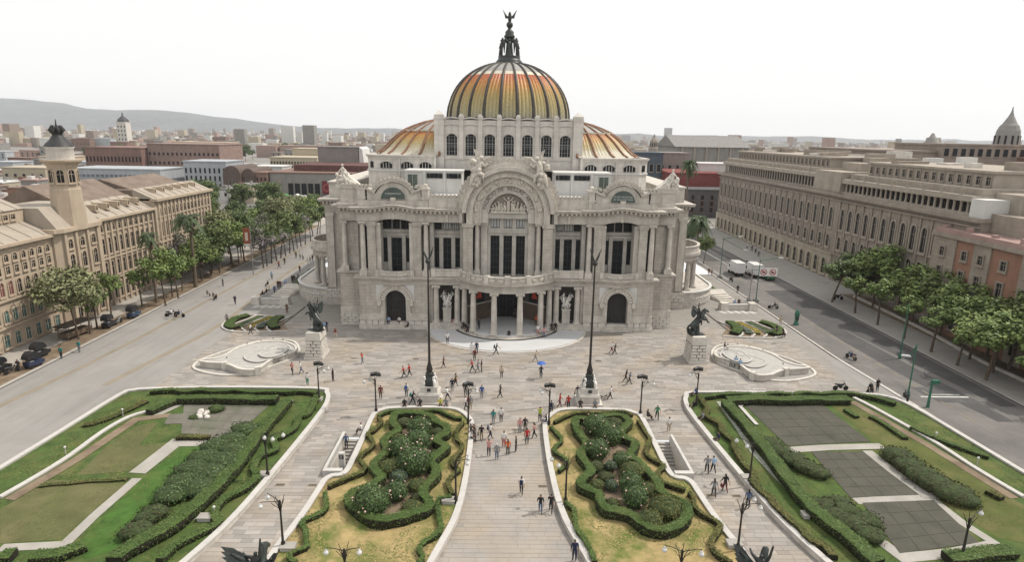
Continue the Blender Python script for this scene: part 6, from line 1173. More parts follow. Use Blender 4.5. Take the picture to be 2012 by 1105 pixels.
# ================================================================== statues, poles, lamps, fountains, flower beds
M_globe = mat('lamp_globe', (.58, .58, .56), rough=.25, var=.04, spec=.5); M_post = mat('lamp_post', (.030, .026, .023), rough=.5, var=.3, scale=3)
def feather_fan(b, root, tips, r0, mid_up=.25, n=5):
    for i, t in enumerate(tips):
        m_ = [(root[k]+t[k])/2 for k in range(3)]; m_[2] += mid_up*(1-i/len(tips)*.6); b.tube([root, m_, t], [r0, r0*1.1, r0*.22], n=n)
def horse_mb():
    V = [(-.75, 0, 1.2), (-.25, 0, 1.62), (.3, 0, 2.15), (.52, 0, 2.55), (.78, 0, 3.08), (1.0, 0, 3.05), (1.3, 0, 2.72)]; R = [.42, .40, .40, .27, .20, .17, .10]; E = [(i, i+1) for i in range(6)]
    def chain(par, pts, rr):
        k = par
        for p, r_ in zip(pts, rr): V.append(p); R.append(r_); E.append((k, len(V)-1)); k = len(V)-1
    for sy in (-1, 1):
        chain(0, [(-.62, .26*sy, .85), (-.35, .30*sy, .62), (-.85, .30*sy, .40), (-.72, .30*sy, .06)], [.26, .15, .10, .11])
        chain(2, [(.5, .24*sy, 2.0), (.98, .27*sy, 2.02+.14*sy), (1.2, .26*sy, 1.66+.16*sy), (1.38, .26*sy, 1.72+.12*sy)], [.2, .12, .085, .08])
    chain(0, [(-1.1, 0, 1.25), (-1.32, .05, .8), (-1.25, .1, .25)], [.14, .16, .05])
    chain(4, [(.72, .08, 3.32)], [.05])
    return skin_mesh(V, E, R, 1, 0)
def rider_mb(arms):
    V = [(-.1, 0, 2.12), (-.08, 0, 2.5), (-.04, 0, 2.9), (-.02, 0, 3.1), (0, 0, 3.32)]; R = [.2, .17, .2, .08, .13]; E = [(0, 1), (1, 2), (2, 3), (3, 4)]
    def chain(par, pts, rr):
        k = par
        for p, r_ in zip(pts, rr): V.append(p); R.append(r_); E.append((k, len(V)-1)); k = len(V)-1
    for sy in (-1, 1): chain(0, [(.1, .38*sy, 2.05), (.22, .47*sy, 1.6), (.12, .48*sy, 1.25)], [.14, .1, .07])
    for sy, a in zip((-1, 1), arms): chain(2, [(0, .26*sy, 2.98)]+[(p[0], p[1]*sy, p[2]) for p in a], [.1, .075, .05])
    return skin_mesh(V, E, R, 1, 0)
HORSE = horse_mb().mesh('horse', M_bronze)
def pegasus(name, label, loc, rz, arms, wl=.55, sc=1.12):
    t = thing(name, label, 'statue', loc); x, y, _ = loc
    # stepped stone pedestal with rusticated courses
    b = MB(); b.box(x-1.28, x+1.28, y-.05, y+3.45, 0, .42, taper=.04); b.build('pedestal_base', M_block, t)
    b = MB(); b.box(x-.98, x+.98, y+.3, y+3.1, .42, 2.6); b.build('pedestal_core', mat('joint_stone', (.2, .18, .155), var=.2), t)
    for r in range(5):
        z = .45+r*.43; ins = .022*r; x0, x1, y0, y1 = x-1.18+ins*2, x+1.18-ins*2, y+.08+ins, y+3.32-ins
        cuts = (0, .36, .7, 1) if r % 2 else (0, .5, 1)
        for i in range(len(cuts)-1):
            xa, xb = x0+(x1-x0)*cuts[i], x0+(x1-x0)*cuts[i+1]; e = .03
            b = MB(); b.box(xa+e, xb-e, y0, y0+.3, z, z+.36, taper=.05); b.build('stone_block', M_block, t); b = MB(); b.box(xa+e, xb-e, y1-.3, y1, z, z+.37, taper=.035); b.build('stone_block', M_block, t)
        c2 = (0, .3, .65, 1) if r % 2 else (0, .48, 1)
        for i in range(len(c2)-1):
            ya, yb = y0+.31+(y1-y0-.62)*c2[i], y0+.31+(y1-y0-.62)*c2[i+1]
            for xs_ in ((x0, x0+.3), (x1-.3, x1)): b = MB(); b.box(xs_[0], xs_[1], ya+.02, yb-.02, z, z+.37, taper=.035); b.build('stone_block', M_block, t)
    b = MB(); b.box(x-1.02, x+1.02, y+.2, y+3.2, 2.62, 3.7, taper=.12); b.build('pedestal_cap', M_block, t)
    zz = 3.7; Mx = Matrix.Translation((x, y+1.7, zz)) @ Matrix.Rotation(rz, 4, 'Z') @ Matrix.Scale(sc, 4)
    b = MB(); b.box(-1.05, .75, -.55, .55, 0, .16, taper=.05)
    for k in range(16): b.ball((-.5+.9*(rnd.random()-.5), .7*(rnd.random()-.5), .2+.45*rnd.random()*.6), .2+.16*rnd.random(), n=6, k=4)
    b.tube([(-.1, 0, .1), (-.05, 0, .8), (-.1, 0, 1.4)], [.4, .3, .25], n=7); b.xf(Mx).build('rock_base', M_bronze, t)
    o = link('horse', HORSE, t); o.location = (0, 1.7, zz); o.rotation_euler = (0, 0, rz); o.scale = (sc,)*3
    rider_mb(arms).xf(Mx).build('rider', M_bronze, t)
    for sy in (-1, 1):                                       # wing: overlapping solid feathers in two tiers
        b = MB()
        for tier, (cnt_, L0, L1, off) in enumerate(((9, 1.9, .8, 0.0), (6, 1.1, .5, .06))):
            for k_ in range(cnt_):
                t_ = k_/(cnt_-1); L_ = (L0+(L1-L0)*t_)*wl; ro = Vector((.12-.42*t_, sy*(.30+.25*(1-t_)), 2.3+.35*(1-t_))); d0, d1 = Vector((-.45, sy*.72, .85)), Vector((-.75, sy*.42, -.25)); dr = (d0*(1-t_)+d1*t_).normalized(); sd_ = (d1-d0).normalized(); sd_ = (sd_-dr*sd_.dot(dr)).normalized()*(.19+.02*tier); nrm = dr.cross(sd_).normalized()*.035; tip = ro+dr*L_; mid = ro+dr*L_*.6
                vs_ = []
                for s2 in (1, -1): vs_ += [ro-sd_*.5+nrm*s2, mid-sd_*1.05+nrm*s2, tip+nrm*s2*.4, mid+sd_*1.05+nrm*s2, ro+sd_*.5+nrm*s2]
                b.add([tuple(v_+Vector((0, sy*off, 0))) for v_ in vs_], [(0, 1, 2, 3, 4), (9, 8, 7, 6, 5)]+[(q_, (q_+1) % 5, 5+(q_+1) % 5, 5+q_) for q_ in range(5)])
        b.tube([(.15, .28*sy, 2.3), (.0, .6*sy, 2.72), (-.3*wl-.1, (.4+.8*wl)*sy, 2.7+.75*wl)], [.18, .15, .06], n=6); b.xf(Mx).build('wing', M_bronze, t)
    b = MB(); b.tube([(.62, 0, 3.2), (.42, 0, 2.95), (.3, 0, 2.6)], [.08, .12, .06], n=6); b.xf(Mx).build('mane', M_bronze, t)
    return t
pegasus('winged_horse_statue', 'bronze winged horse with arm-raising rider on stone pedestal, left of the plaza', (-25.98, 78.7, 0), PI*.82, [[(0, .55, 3.4), (.1, .62, 3.85)], [(0, .55, 3.4), (.1, .62, 3.85)]])
pegasus('winged_horse_statue', 'bronze winged horse with rider on stone pedestal, right of the plaza', (25.98, 78.7, 0), PI*.06, [[(-.2, .4, 3.35), (-.35, .3, 3.75)], [(.1, .35, 3.4), (.05, .25, 4.0)]])
pegasus('winged_horse_statue', 'near bronze winged horse cut by the bottom edge, left of centre', (-14.3, 28.2, 0), PI*.45, [[(0, .25, 3.5), (.05, .3, 4.1)], [(.1, .6, 2.9), (.3, .9, 2.95)]], .85, 1.1)
pegasus('winged_horse_statue', 'near bronze winged horse cut by the bottom edge, right of centre', (13.8, 28.2, 0), PI*.3, [[(-.1, .4, 3.45), (-.1, .5, 4.1)], [(.2, .5, 3.0), (.5, .7, 3.1)]], .7, 1.1)
# flagpoles
def flagpole(x, y, label):
    t = thing('flagpole', label, 'flagpole', (x, y, 0))
    for z0, z1, r_, tp in ((0, .25, 1.45, .02), (.25, 1.05, 1.15, .05), (1.05, 1.3, 1.2, .1), (1.3, 2.0, .95, .08)): b = MB(); b.box(x-r_, x+r_, y-r_, y+r_, z0, z1, taper=tp); b.build('base_tier', M_block, t)
    b = MB(); b.lathe(x, y, [(.75, 2.0), (.8, 2.3), (.55, 2.9), (.4, 3.2), (.5, 3.35), (.3, 3.5)], n=12); b.build('pole_socket', M_bronze, t)
    for i in range(4):
        a = PI/4+PI/2*i; b = MB(); c, s_ = math.cos(a), math.sin(a); b.tube([(x+.85*c, y+.85*s_, 2.0), (x+.9*c, y+.9*s_, 2.5), (x+.7*c, y+.7*s_, 2.9), (x+.45*c, y+.45*s_, 2.6)], [.16, .2, .16, .08], n=6); b.ball((x+.75*c, y+.75*s_, 3.0), .16, n=6, k=5); b.build('cherub_ornament', M_carvew, t)
    b = MB(); b.box(x-.2, x+.2, y-1.0, y-.94, 1.5, 1.85); b.build('plaque', M_iron, t)
    b = MB(); b.lathe(x, y, [(.34, 3.45), (.36, 3.9), (.22, 4.4), (.14, 4.8), (.12, 9), (.085, 16.1)], n=10); b.build('shaft', M_post, t)
    b = MB(); b.ball((x, y, 16.35), .3, n=10, k=7); b.build('finial_globe', M_iron, t)
    for sx in (-1, 1): b = MB(); b.tube([(x+sx*.05, y, 16.5), (x+sx*.32, y, 17.1), (x+sx*.62, y, 18.0)], [.1, .12, .02], n=5); b.build('finial_horn', M_bronze, t)
flagpole(-8.95, 66.2, 'tall dark flagpole on carved stone base behind the left rose bed'); flagpole(9.3, 66.2, 'tall dark flagpole on carved stone base behind the right rose bed')
# garden lamps
def lamp(loc, label, arms, flood=None, hgt=3.9, group='garden lamp posts'):
    t = thing('lamp_post', label, 'lamp post', loc, group); x, y, z0 = loc
    b = MB(); b.lathe(x, y, [(.16, z0), (.17, z0+.4), (.1, z0+.55), (.075, z0+2), (.07, z0+hgt-.9), (.1, z0+hgt-.2), (.06, z0+hgt)], n=8); b.build('post', M_post, t)
    for i in range(4 if flood is None else 0):
        a = PI/4+PI/2*i+.3; b = MB(); b.tube([(x+.05*math.cos(a), y+.05*math.sin(a), z0+hgt-.9), (x+.2*math.cos(a), y+.2*math.sin(a), z0+hgt-.3), (x+.45*math.cos(a), y+.45*math.sin(a), z0+hgt+.22)], [.035, .03, .02], n=5); b.build('prong', M_post, t)
    for a, L_ in arms:
        c, s_ = math.cos(a), math.sin(a); b = MB(); b.tube([(x, y, z0+hgt-.15), (x+c*L_*.6, y+s_*L_*.6, z0+hgt+.1), (x+c*L_, y+s_*L_, z0+hgt+.18), (x+c*L_, y+s_*L_, z0+hgt+.02)], [.035, .03, .025, .02], n=5); b.tube([(x, y, z0+hgt-.75), (x+c*L_*.45, y+s_*L_*.45, z0+hgt-.1)], .02, n=4); ar = b.build('arm', M_post, t)
        b = MB(); b.ball((x+c*L_, y+s_*L_, z0+hgt-.17), .175, n=12, k=8); b.lathe(x+c*L_, y+s_*L_, [(.09, z0+hgt), (.06, z0+hgt+.07)], n=8); b.build('globe', M_globe, t)
    if flood is not None:
        for k, a in enumerate(flood):
            c, s_ = math.cos(a), math.sin(a); M_ = Matrix.Translation((x+c*.42, y+s_*.42, z0+hgt+.42)) @ Matrix.Rotation(a-PI/2*0, 4, 'Z') @ Matrix.Rotation(-.45, 4, 'Y')
            b = MB(); b.box(-.12, .12, -.36, .36, -.2, .2); b.xf(M_); fl = b.build('floodlight', M_iron, t); b = MB(); b.box(.12, .14, -.31, .31, -.16, .16); b.xf(M_); b.build('lens', mat('flood_lens', (.10, .10, .105), rough=.15, spec=.5), fl)
            b = MB(); b.tube([(x, y, z0+hgt-.05), (x+c*.4, y+s_*.4, z0+hgt+.3)], .03, n=4); b.build('bracket', M_post, t)
lamp((-21.3, 65.2, .3), 'black lamp post with floodlights at the far corner of the left garden', [(.25, 1.15), (-.5, .95)], (PI*.62, PI*.3)); lamp((-14.3, 62.2, .3), 'black lamp post with floodlights at the far left corner of the left rose bed', [(PI*1.1, 1.15), (PI*.9, .7)], (PI*.65, PI*.35))
lamp((-4.2, 59.8, .3), 'black lamp post with floodlights at the path side of the left rose bed', [(-.35, .95), (.5, .9)], (PI*.72, PI*.38)); lamp((4.25, 59.7, .3), 'black lamp post with floodlights at the path side of the right rose bed', [(PI*1.12, .9), (PI*.9, 1.0)], (PI*.65, PI*.33))
lamp((14.45, 62.3, .3), 'black lamp post with floodlights at the far right corner of the right rose bed', [(-.3, 1.2), (.4, .8)], (PI*.6, PI*.3)); lamp((21.35, 64.8, .3), 'black lamp post with floodlights at the far corner of the right garden', [(PI*1.05, 1.1), (PI*.9, .8)], (PI*.68, PI*.35))
lamp((-21.2, 49.2, .3), 'black lamp post with two globes in the left garden beside its curved wall', [(.35, 1.5), (-.3, .8), (PI*.9, .01)]); lamp((-16.6, 39.7, .3), 'black lamp post with two globes at the near left corner of the left rose bed', [(PI*.85, 1.2), (PI*1.15, 1.3)])
lamp((-4.45, 45.5, .3), 'black lamp post with two globes in the left rose bed by the central path', [(.45, 1.1), (-.3, 1.0)]); lamp((4.6, 45.5, .3), 'black lamp post with two globes in the right rose bed by the central path', [(PI*.88, 1.3), (PI*1.2, .9)])
lamp((21.2, 48.8, .3), 'black lamp post with two globes in the right garden beside its curved wall', [(PI*.85, 1.4), (PI*1.15, .8)]); lamp((16.8, 39.7, .3), 'black lamp post with two globes at the near right corner of the right rose bed', [(.55, 1.3), (-.3, 1.2)])
lamp((-10.7, 34.4, .3), 'lamp post top cut by the bottom edge in the left rose bed', [(PI*1.05, 1.1), (-.15, 1.0)]); lamp((10.9, 34.5, .3), 'lamp post top cut by the bottom edge in the right rose bed', [(PI*.95, 1.1), (-.2, 1.2)])
lamp((33.1, 39.0, .3), 'black lamp post with one globe on a long arm in the right garden court', [(.5, 1.6)], hgt=3.3)
# small white path lights
for (x, y), q in zip([(-40.59,60.77),(-41.09,52.72),(-23.26,43.49)]+[(33.36,67.08),(43.59,57.11),(44.14,52.13)], ('left garden, far', 'left garden, near the channel', 'left garden, nearest', 'right garden, by the far hedge', 'right garden, beside the channel', 'right garden, nearest')):
    t = thing('path_light', 'thin white path light in the %s' % q, 'path light', (x, y, .28)); b = MB(); b.lathe(x, y, [(.04, .28), (.03, 1.0)], n=6); b.build('stem', M_wallw, t); b = MB(); b.ball((x, y, 1.08), .12, n=8, k=6); b.build('bulb', M_globe, t)
M_basin = mat('basin_stone', (.40, .385, .36), var=.14, scale=.7, mott=((.31, .30, .27), .8, .5, .75))
# fountains: curved basins with inner tiers
FB = [(-39.60,75.72),(-38.08,75.22),(-36.54,75.00),(-35.17,74.42),(-33.54,73.16),(-32.13,72.78),(-31.24,73.31),(-30.95,74.63),(-30.77,76.36),(-30.29,77.78),(-29.30,78.79),(-28.65,79.90),(-29.57,82.19),(-31.85,83.73),(-33.43,83.68),(-34.86,83.24),(-36.12,81.97),(-37.04,80.03),(-37.31,77.90),(-38.26,76.68),(-39.21,76.28)]
FT1 = [(-34.56,77.47),(-33.76,76.09),(-32.48,75.31),(-31.58,75.47),(-31.06,76.27),(-30.19,77.04),(-29.44,78.22),(-29.31,80.10),(-30.76,82.13),(-32.00,81.67),(-32.93,80.90),(-32.90,79.88),(-33.55,79.36),(-34.13,78.70)]
FT2 = [(-32.77,77.80),(-31.87,76.73),(-30.83,76.58),(-30.09,77.26),(-29.70,78.54),(-29.73,80.14),(-30.86,80.93),(-31.67,80.07),(-31.77,79.16),(-32.49,78.84)]
FO = [(-40.4, 75.6), (-39.0, 74.2), (-36.2, 73.0), (-34.2, 72.9), (-32.0, 73.9), (-30.7, 75.9), (-29.5, 77.8), (-28.75, 79.2), (-28.8, 81.6), (-29.8, 84.2), (-31.2, 86.0), (-33.4, 86.6), (-36.0, 85.7), (-38.2, 82.6), (-39.6, 80.2), (-40.6, 77.8)]
for s, nm in ((-1, 'left'), (1, 'right')):
    f = (lambda P: P) if s < 0 else mir
    t = thing('fountain', 'dry white stone fountain with flowing curved basins, %s of the plaza' % nm, 'fountain', (s*34.7, 79.5, 0)); P = smooth(f(FO), 4, True); cx, cy = s*34.9, 79.6
    sh = lambda k: [(cx+(x-cx)*k, cy+(y-cy)*k) for x, y in P]
    b = MB(); b.sweep(P, [(-.16, 0), (.16, 0), (.16, .2), (-.16, .2)], True); b.build('outer_kerb', M_block, t); b = MB(); b.prism(sh(.97), .0, .05); b.build('apron', M_walk, t)
    P2 = smooth(f(FB), 3, True)
    b = MB(); b.prism(P2, .05, .78); b.build('basin_wall', M_block, t)
    b = MB(); b.sweep(P2, [(-.2, .78), (.14, .78), (.14, .95), (-.2, .95)] if s < 0 else [(-.14, .78), (.2, .78), (.2, .95), (-.14, .95)], True); b.build('basin_rim', M_block, t); b = MB(); b.prism(P2, .78, .81); b.build('basin_floor', M_basin, t)
    for kk, (pts, z0, z1) in enumerate(((FT1, .81, 1.02), (FT2, .95, 1.22))):
        Q = smooth(f(pts), 3, True); b = MB(); b.prism(Q, z0, z1-.06); b.build('inner_tier', M_basin, t); b = MB(); b.sweep(Q, [(-.09, z1-.06), (.09, z1-.06), (.09, z1), (-.09, z1)], True); b.build('tier_rim', M_wallw, t)
    for q_ in ((.25, .3), (.6, .32), (.9, .35)):
        pp = P2[int(len(P2)*q_[0]*.5)]; b = MB(); b.obox(pp, .35, .3, .05, 1.1, .4); b.build('pier_stone', M_block, t)
    jm = MB(); jm.lathe(0, 0, [(.09, 0), (.09, .12), (.04, .14)], n=6); jme = jm.mesh('water_jet', M_iron)
    for x, y in f([(-37.2, 78.4), (-36.3, 82.6), (-34.8, 83.8), (-33.5, 84.9), (-32.0, 84.6), (-31.0, 83.2), (-36.7, 77.0), (-30.2, 81.5)]): o = link('water_jet', jme, t); o.location = (x-s*34.7, y-79.5, .82)
    for i in range(7):
        a = (-31.2+i*.32, 78.2+i*.27) if s < 0 else (31.2-i*.32, 78.2+i*.27); b = MB(); b.obox((a[0]-s*.0, a[1]-.28), .18, .12, .2, 1.0, s*-.7); b.build('facing_stone', M_block, t)
# flower beds with curved white ribs
for s, nm in ((-1, 'left'), (1, 'right')):
    f = (lambda P: P) if s < 0 else mir; out = smooth(f([(-43.7, 92.0), (-44.7, 95.0), (-44.5, 97.6), (-43.0, 98.8), (-40, 98.5), (-36.6, 98.2), (-35.3, 94.5), (-33.6, 90.8), (-37.6, 90.2), (-40.4, 89.9)]), 3, True)
    sheet('bed_soil', out, .05, M_soil, kind='structure'); t = lowwall('flower_bed_edge', f([(-36.4, 98.0), (-43.0, 98.9), (-44.7, 96.6), (-44.2, 92.6), (-41.5, 90.1), (-37, 90.1), (-33.4, 90.7)]), 'curved white kerb of the %s flower bed beside the palace' % nm, h=.2, wd=.3, cat='kerb', cap=.1)
    for i in range(4):
        x0 = -42.4+1.9*i; rb = lowwall('flower_bed_rib', f([(x0+1.2, 98.6), (x0+.3, 95.6), (x0-.5, 93.6), (x0-.2, 91.6), (x0+.9, 90.3)]), 'white curved rib dividing the %s flower bed, %s from the street' % (nm, ('first', 'second', 'third', 'fourth')[i]), h=.22, wd=.28, cat='kerb', cap=.1)
    hedge(f([(-42.2, 97.9), (-43.4, 96.4), (-43.5, 94.0), (-42.8, 92.2), (-41.4, 91.1)]), 1.5, .55, 'thick green border plants at the street end of the %s flower bed' % nm, z0=.05, seed=300+s, kind_cat='border plants')
    hedge(f([(-36.9, 97.4), (-37.0, 95.2), (-36.6, 93.0), (-35.4, 91.4)]), 1.5, .55, 'thick green border plants at the palace end of the %s flower bed' % nm, z0=.05, seed=310+s, kind_cat='border plants')
    for k, (x, mm, q) in enumerate(((-41.1, M_rose, 'dark green'), (-39.3, mat('yellow_flower', (.42, .33, .07), var=.3, island=.5), 'yellow flowering'), (-37.9, M_silver, 'silvery'))): hedge(f([(x+1.0, 97.8), (x+.2, 95.2), (x-.4, 93.2), (x+.2, 91.4)]), 1.0, .3, '%s bedding plants in the %s flower bed' % (q, nm), z0=.05, seed=320+k*2+s, m=mm, kind_cat='bedding plants')
    # steps and low pier wall in front of the side terrace
    st = thing('terrace_steps', 'stone steps up to the %s side terrace of the palace' % nm, 'steps', (s*41.5, 112, 0))
    for k in range(5): b = MB(); b.prism(f([(-43.4+.25*k, 110.8+.9*k), (-40.2+.15*k, 110.0+.9*k), (-38.9, 113.5), (-39.0, 118), (-43.0, 118)]), .5*k*.34, .5*(k+1)*.34); b.build('step', M_marble, st)
    lw = thing('pier_wall', 'low stone wall with two square piers by the %s terrace steps' % nm, 'low wall', (s*41.5, 106, 0))
    b = MB(); b.obox((s*41.4, 106.0), 2.2, .3, 0, .95, s*.06); b.build('wall_base', M_block, lw); b = MB(); b.obox((s*41.4, 106.0), 2.25, .36, .95, 1.08, s*.06); b.build('coping_stone', M_wallw, lw)
    for x in (38.9, 44.0): b = MB(); b.box(s*x-.75, s*x+.75, 105.2, 106.9, 0, 1.35, taper=.12); b.build('pier', M_block, lw)
    for k in range(5): b = MB(); b.obox((s*(43.4-1.3*k), 104.4), .5, .9, .0, .05, s*.3); b.build('paving_panel', M_wallw, lw)
    b = MB(); b.sweep([(s*35.4, 92.6), (s*35.0, 104.4)], [(-.08, 0), (.08, 0), (.08, .1), (-.08, .1)]); b.build('step_edge', mat('dark_stone', (.10, .09, .08), var=.2), label='low dark stone step edge beside the %s flower bed' % nm, cat='step', base=(s*35.2, 98, 0))
    # niche sculpture
    b = MB(); b.box(s*9.35-.62, s*9.35+.62, 93.5, 94.6, .98, 3.2); b.box(s*9.35-.7, s*9.35+.7, 93.42, 94.68, 3.1, 3.3); t = thing('marble_group', 'white marble group of twisting figures on pedestal, %s niche of the palace' % nm, 'statue', (s*9.35, 94, .98)); b.build('pedestal', M_marble, t); b = MB(); r9 = random.Random(5+s)
    for k in range(6):
        a_ = 2*PI*k/6+.3; x, y = s*9.35+.34*math.cos(a_), 94.05+.22*math.sin(a_); z = 3.3+.25*(k % 2); tx = .55*math.cos(a_+.9); ty = .2*math.sin(a_+.9); H_ = 1.75+.35*r9.random()
        b.tube([(x, y, z), (x-tx*.4, y, z+H_*.3), (x+tx*.5, y+ty, z+H_*.62), (x+tx*.9, y+ty, z+H_*.86)], [.15, .19, .2, .12], n=7); b.ball((x+tx*1.05, y+ty-.05, z+H_), .15, n=8, k=6)
        b.tube([(x+tx*.85, y+ty, z+H_*.82), (x+tx*1.6, y+ty-.15, z+H_*.95), (x+tx*.9+.2*(r9.random()-.5), y+ty-.1, z+H_*1.22)], [.08, .075, .045], n=5); b.tube([(x+tx*.85, y+ty, z+H_*.8), (x+tx*.2, y-.28, z+H_*.7), (x-tx*.6, y-.2, z+H_*.85)], [.08, .07, .045], n=5)
        b.tube([(x-tx*.2, y, z+H_*.35), (x+tx*.7, y-.28, z+H_*.3), (x+tx*.5, y-.2, z)], [.14, .12, .07], n=6)
    b.build('figures', M_carvew, t)
# street furniture right side
M_gpost = mat('green_post', (.035, .13, .085), rough=.45, var=.2, scale=2)
def streetlight(loc, h, label, arm, head=True, base=True):
    x, y = loc; t = thing('street_light', label, 'street light', (x, y, 0)); b = MB(); b.lathe(x, y, [(.22, 0), (.22, .5), (.11, .75), (.09, 1.2), (.065, h)], n=8); b.build('post', M_gpost, t)
    if base: b = MB(); b.box(x-.45, x+.45, y-.45, y+.45, 0, .55, taper=.08); b.build('plinth', mat('post_plinth', (.2, .19, .18)), t)
    for a, L_, dz in arm:
        b = MB(); b.tube([(x, y, h-.3), (x+L_*math.cos(a), y+L_*math.sin(a), h+dz)], .06, n=5); b.build('arm', M_gpost, t)
        if head: b = MB(); b.box(-.5, .5, -.16, .16, -.1, .08, taper=.04); b.xf(Matrix.Translation((x+(L_+.4)*math.cos(a), y+(L_+.4)*math.sin(a), h+dz)) @ Matrix.Rotation(a, 4, 'Z')); b.build('lamp_head', M_globe, t)
p = [(46.94,131.37),(46.94,111.56),(47.98,97.38)]+[(55.54,81.81),(48.07,68.44),(48.62,65.64),(60.09,84.57)]
streetlight(p[0], 9.0, 'green street light with twin arms on the kerb behind the trucks', [(.1, 3.4, .3), (0.0, 4.6, -2.6)]); streetlight(p[1], 8.2, 'green street light carrying the white prohibition sign', [(.1, 3.6, .3)]); streetlight(p[3], 8.0, 'green street light with cone base in the middle of the road', [], False, False); streetlight(p[4], 6.8, 'green street light on the kerb near the right garden corner', [(PI*.9, .5, -1.6)], True, False)
t = thing('signal_post', 'green signal post with a small camera box by the stop line', 'signal post', (*p[5], 0)); b = MB(); b.lathe(p[5][0], p[5][1], [(.2, 0), (.16, .4), (.1, 3.2)], n=8); b.build('post', M_gpost, t); b = MB(); b.box(p[5][0]-.05, p[5][0]+.75, p[5][1]-.2, p[5][1]+.2, 2.9, 3.35); b.build('camera_box', M_gpost, t); b = MB(); b.box(p[5][0]+.75, p[5][0]+.8, p[5][1]-.16, p[5][1]+.16, 2.95, 3.3); b.build('lens', M_glass, t)
t = thing('ticket_post', 'stout green post box standing on the kerb of the road', 'post box', (*p[2], 0)); b = MB(); b.lathe(p[2][0], p[2][1], [(.42, 0), (.42, .3), (.3, .4), (.32, 1.5), (.42, 1.6), (.36, 2.1), (.2, 2.5), (.08, 2.6)], n=10); b.build('body', M_gpost, t); b = MB(); b.box(p[2][0]-.2, p[2][0]+.2, p[2][1]-.36, p[2][1]-.3, .9, 1.4); b.build('slot_panel', M_iron, t)
# prohibition sign on its own grey post
x, y = p[1][0]-1.0, p[1][1]+.6; t = thing('road_sign', 'white road sign with two red prohibition circles above the road', 'road sign', (x, y, 0)); b = MB(); b.lathe(x, y, [(.5, 0), (.5, .6), (.13, .7), (.11, 6.2)], n=8); b.build('post', M_conc, t)
b = MB(); b.box(x+1.2, x+4.7, y-.1, y-.02, 4.9, 6.45); pn = b.build('sign_panel', mat('sign_white', (.72, .70, .67), var=.04), t); b = MB(); b.tube([(x, y, 6.1), (x+4.7, y, 6.1)], .07, n=5); b.build('arm', M_conc, t)
M_sred = mat('sign_red', (.42, .06, .06), var=.1)
for k in range(2):
    c = (x+2.1+1.7*k, 5.68); b = MB(); b.exty([(c[0]+.62*math.cos(PI*i/12), c[1]+.62*math.sin(PI*i/12)) for i in range(24)]+[(c[0]+.62, c[1])]+[(c[0]+.48*math.cos(-PI*i/12), c[1]+.48*math.sin(-PI*i/12)) for i in range(25)], y-.125, y-.1); b.build('red_ring', M_sred, pn)
    b = MB(); b.exty([(c[0]-.42, c[1]+.30), (c[0]-.34, c[1]+.40), (c[0]+.42, c[1]-.30), (c[0]+.34, c[1]-.40)], y-.128, y-.11); b.build('red_bar', M_sred, pn)
    b = MB()
    if k == 0: b.exty([(c[0]-.3, c[1]-.16), (c[0]+.3, c[1]-.16), (c[0]+.3, c[1]+.0), (c[0]+.18, c[1]+.18), (c[0]-.18, c[1]+.18), (c[0]-.3, c[1])], y-.12, y-.1)
    else: b.exty([(c[0]-.3, c[1]-.2), (c[0]+.3, c[1]-.2), (c[0]+.22, c[1]+.05), (c[0]-.05, c[1]+.22), (c[0]-.28, c[1]+.1)], y-.12, y-.1)
    b.build('black_pictogram', M_iron, pn)
# banner post on the left promenade
x, y = [(-53.57,129.13)][0]; t = thing('banner_post', 'tall post with vertical red brown banner on the left promenade', 'banner post', (x, y, 0)); b = MB(); b.lathe(x, y, [(.16, 0), (.1, .6), (.08, 10.2)], n=8); b.build('post', M_conc, t); b = MB(); b.box(x-1.5, x-.1, y-.06, y+.06, 6.2, 9.9); bn = b.build('banner', mat('banner_red', (.28, .085, .045), var=.15), t); b = MB(); b.box(x-1.1, x-.5, y-.08, y-.06, 7.2, 9.0); b.build('banner_print', mat('banner_print', (.6, .5, .42)), bn); b = MB(); b.box(x-1.5, x-.1, y-.075, y+.075, 6.2, 6.6); b.build('banner_foot', M_white, bn)
# low white wall behind the right sidewalk trees
lowwall('street_wall', [(68.0, 116), (67.6, 96), (66.4, 84), (66.0, 78), (66.2, 74), (66.0, 60), (66.0, 45)], 'low white wall behind the trees of the right sidewalk', h=.55, wd=.35)

# ================================================================== vehicles
M_tyre = mat('tyre', (.02, .02, .02), rough=.8, var=.2); M_rim = mat('rim', (.3, .3, .3), rough=.4, metal=.6); M_wpaint = mat('white_paint', (.72, .72, .71), rough=.35, var=.03, spec=.5); M_black = mat('black_paint', (.022, .022, .024), rough=.4, var=.2, spec=.4)
def wheel(t, x, y, r_, w_, axis='y'):
    b = MB(); b.lathe(0, 0, [(r_*.55, -w_/2), (r_*.95, -w_/2), (r_, -w_*.3), (r_, w_*.3), (r_*.95, w_/2), (r_*.55, w_/2)], n=16); b.xf(Matrix.Rotation(PI/2, 4, 'X')); b.xf(Matrix.Translation((x, y, r_))); o = b.build('wheel', M_tyre, t)
    b = MB(); b.lathe(0, 0, [(0.02, -w_/2+.02), (r_*.56, -w_/2+.03), (r_*.56, w_/2-.03), (.02, w_/2-.02)], n=12); b.xf(Matrix.Rotation(PI/2, 4, 'X')); b.xf(Matrix.Translation((x, y, r_))); b.build('rim', M_rim, o)
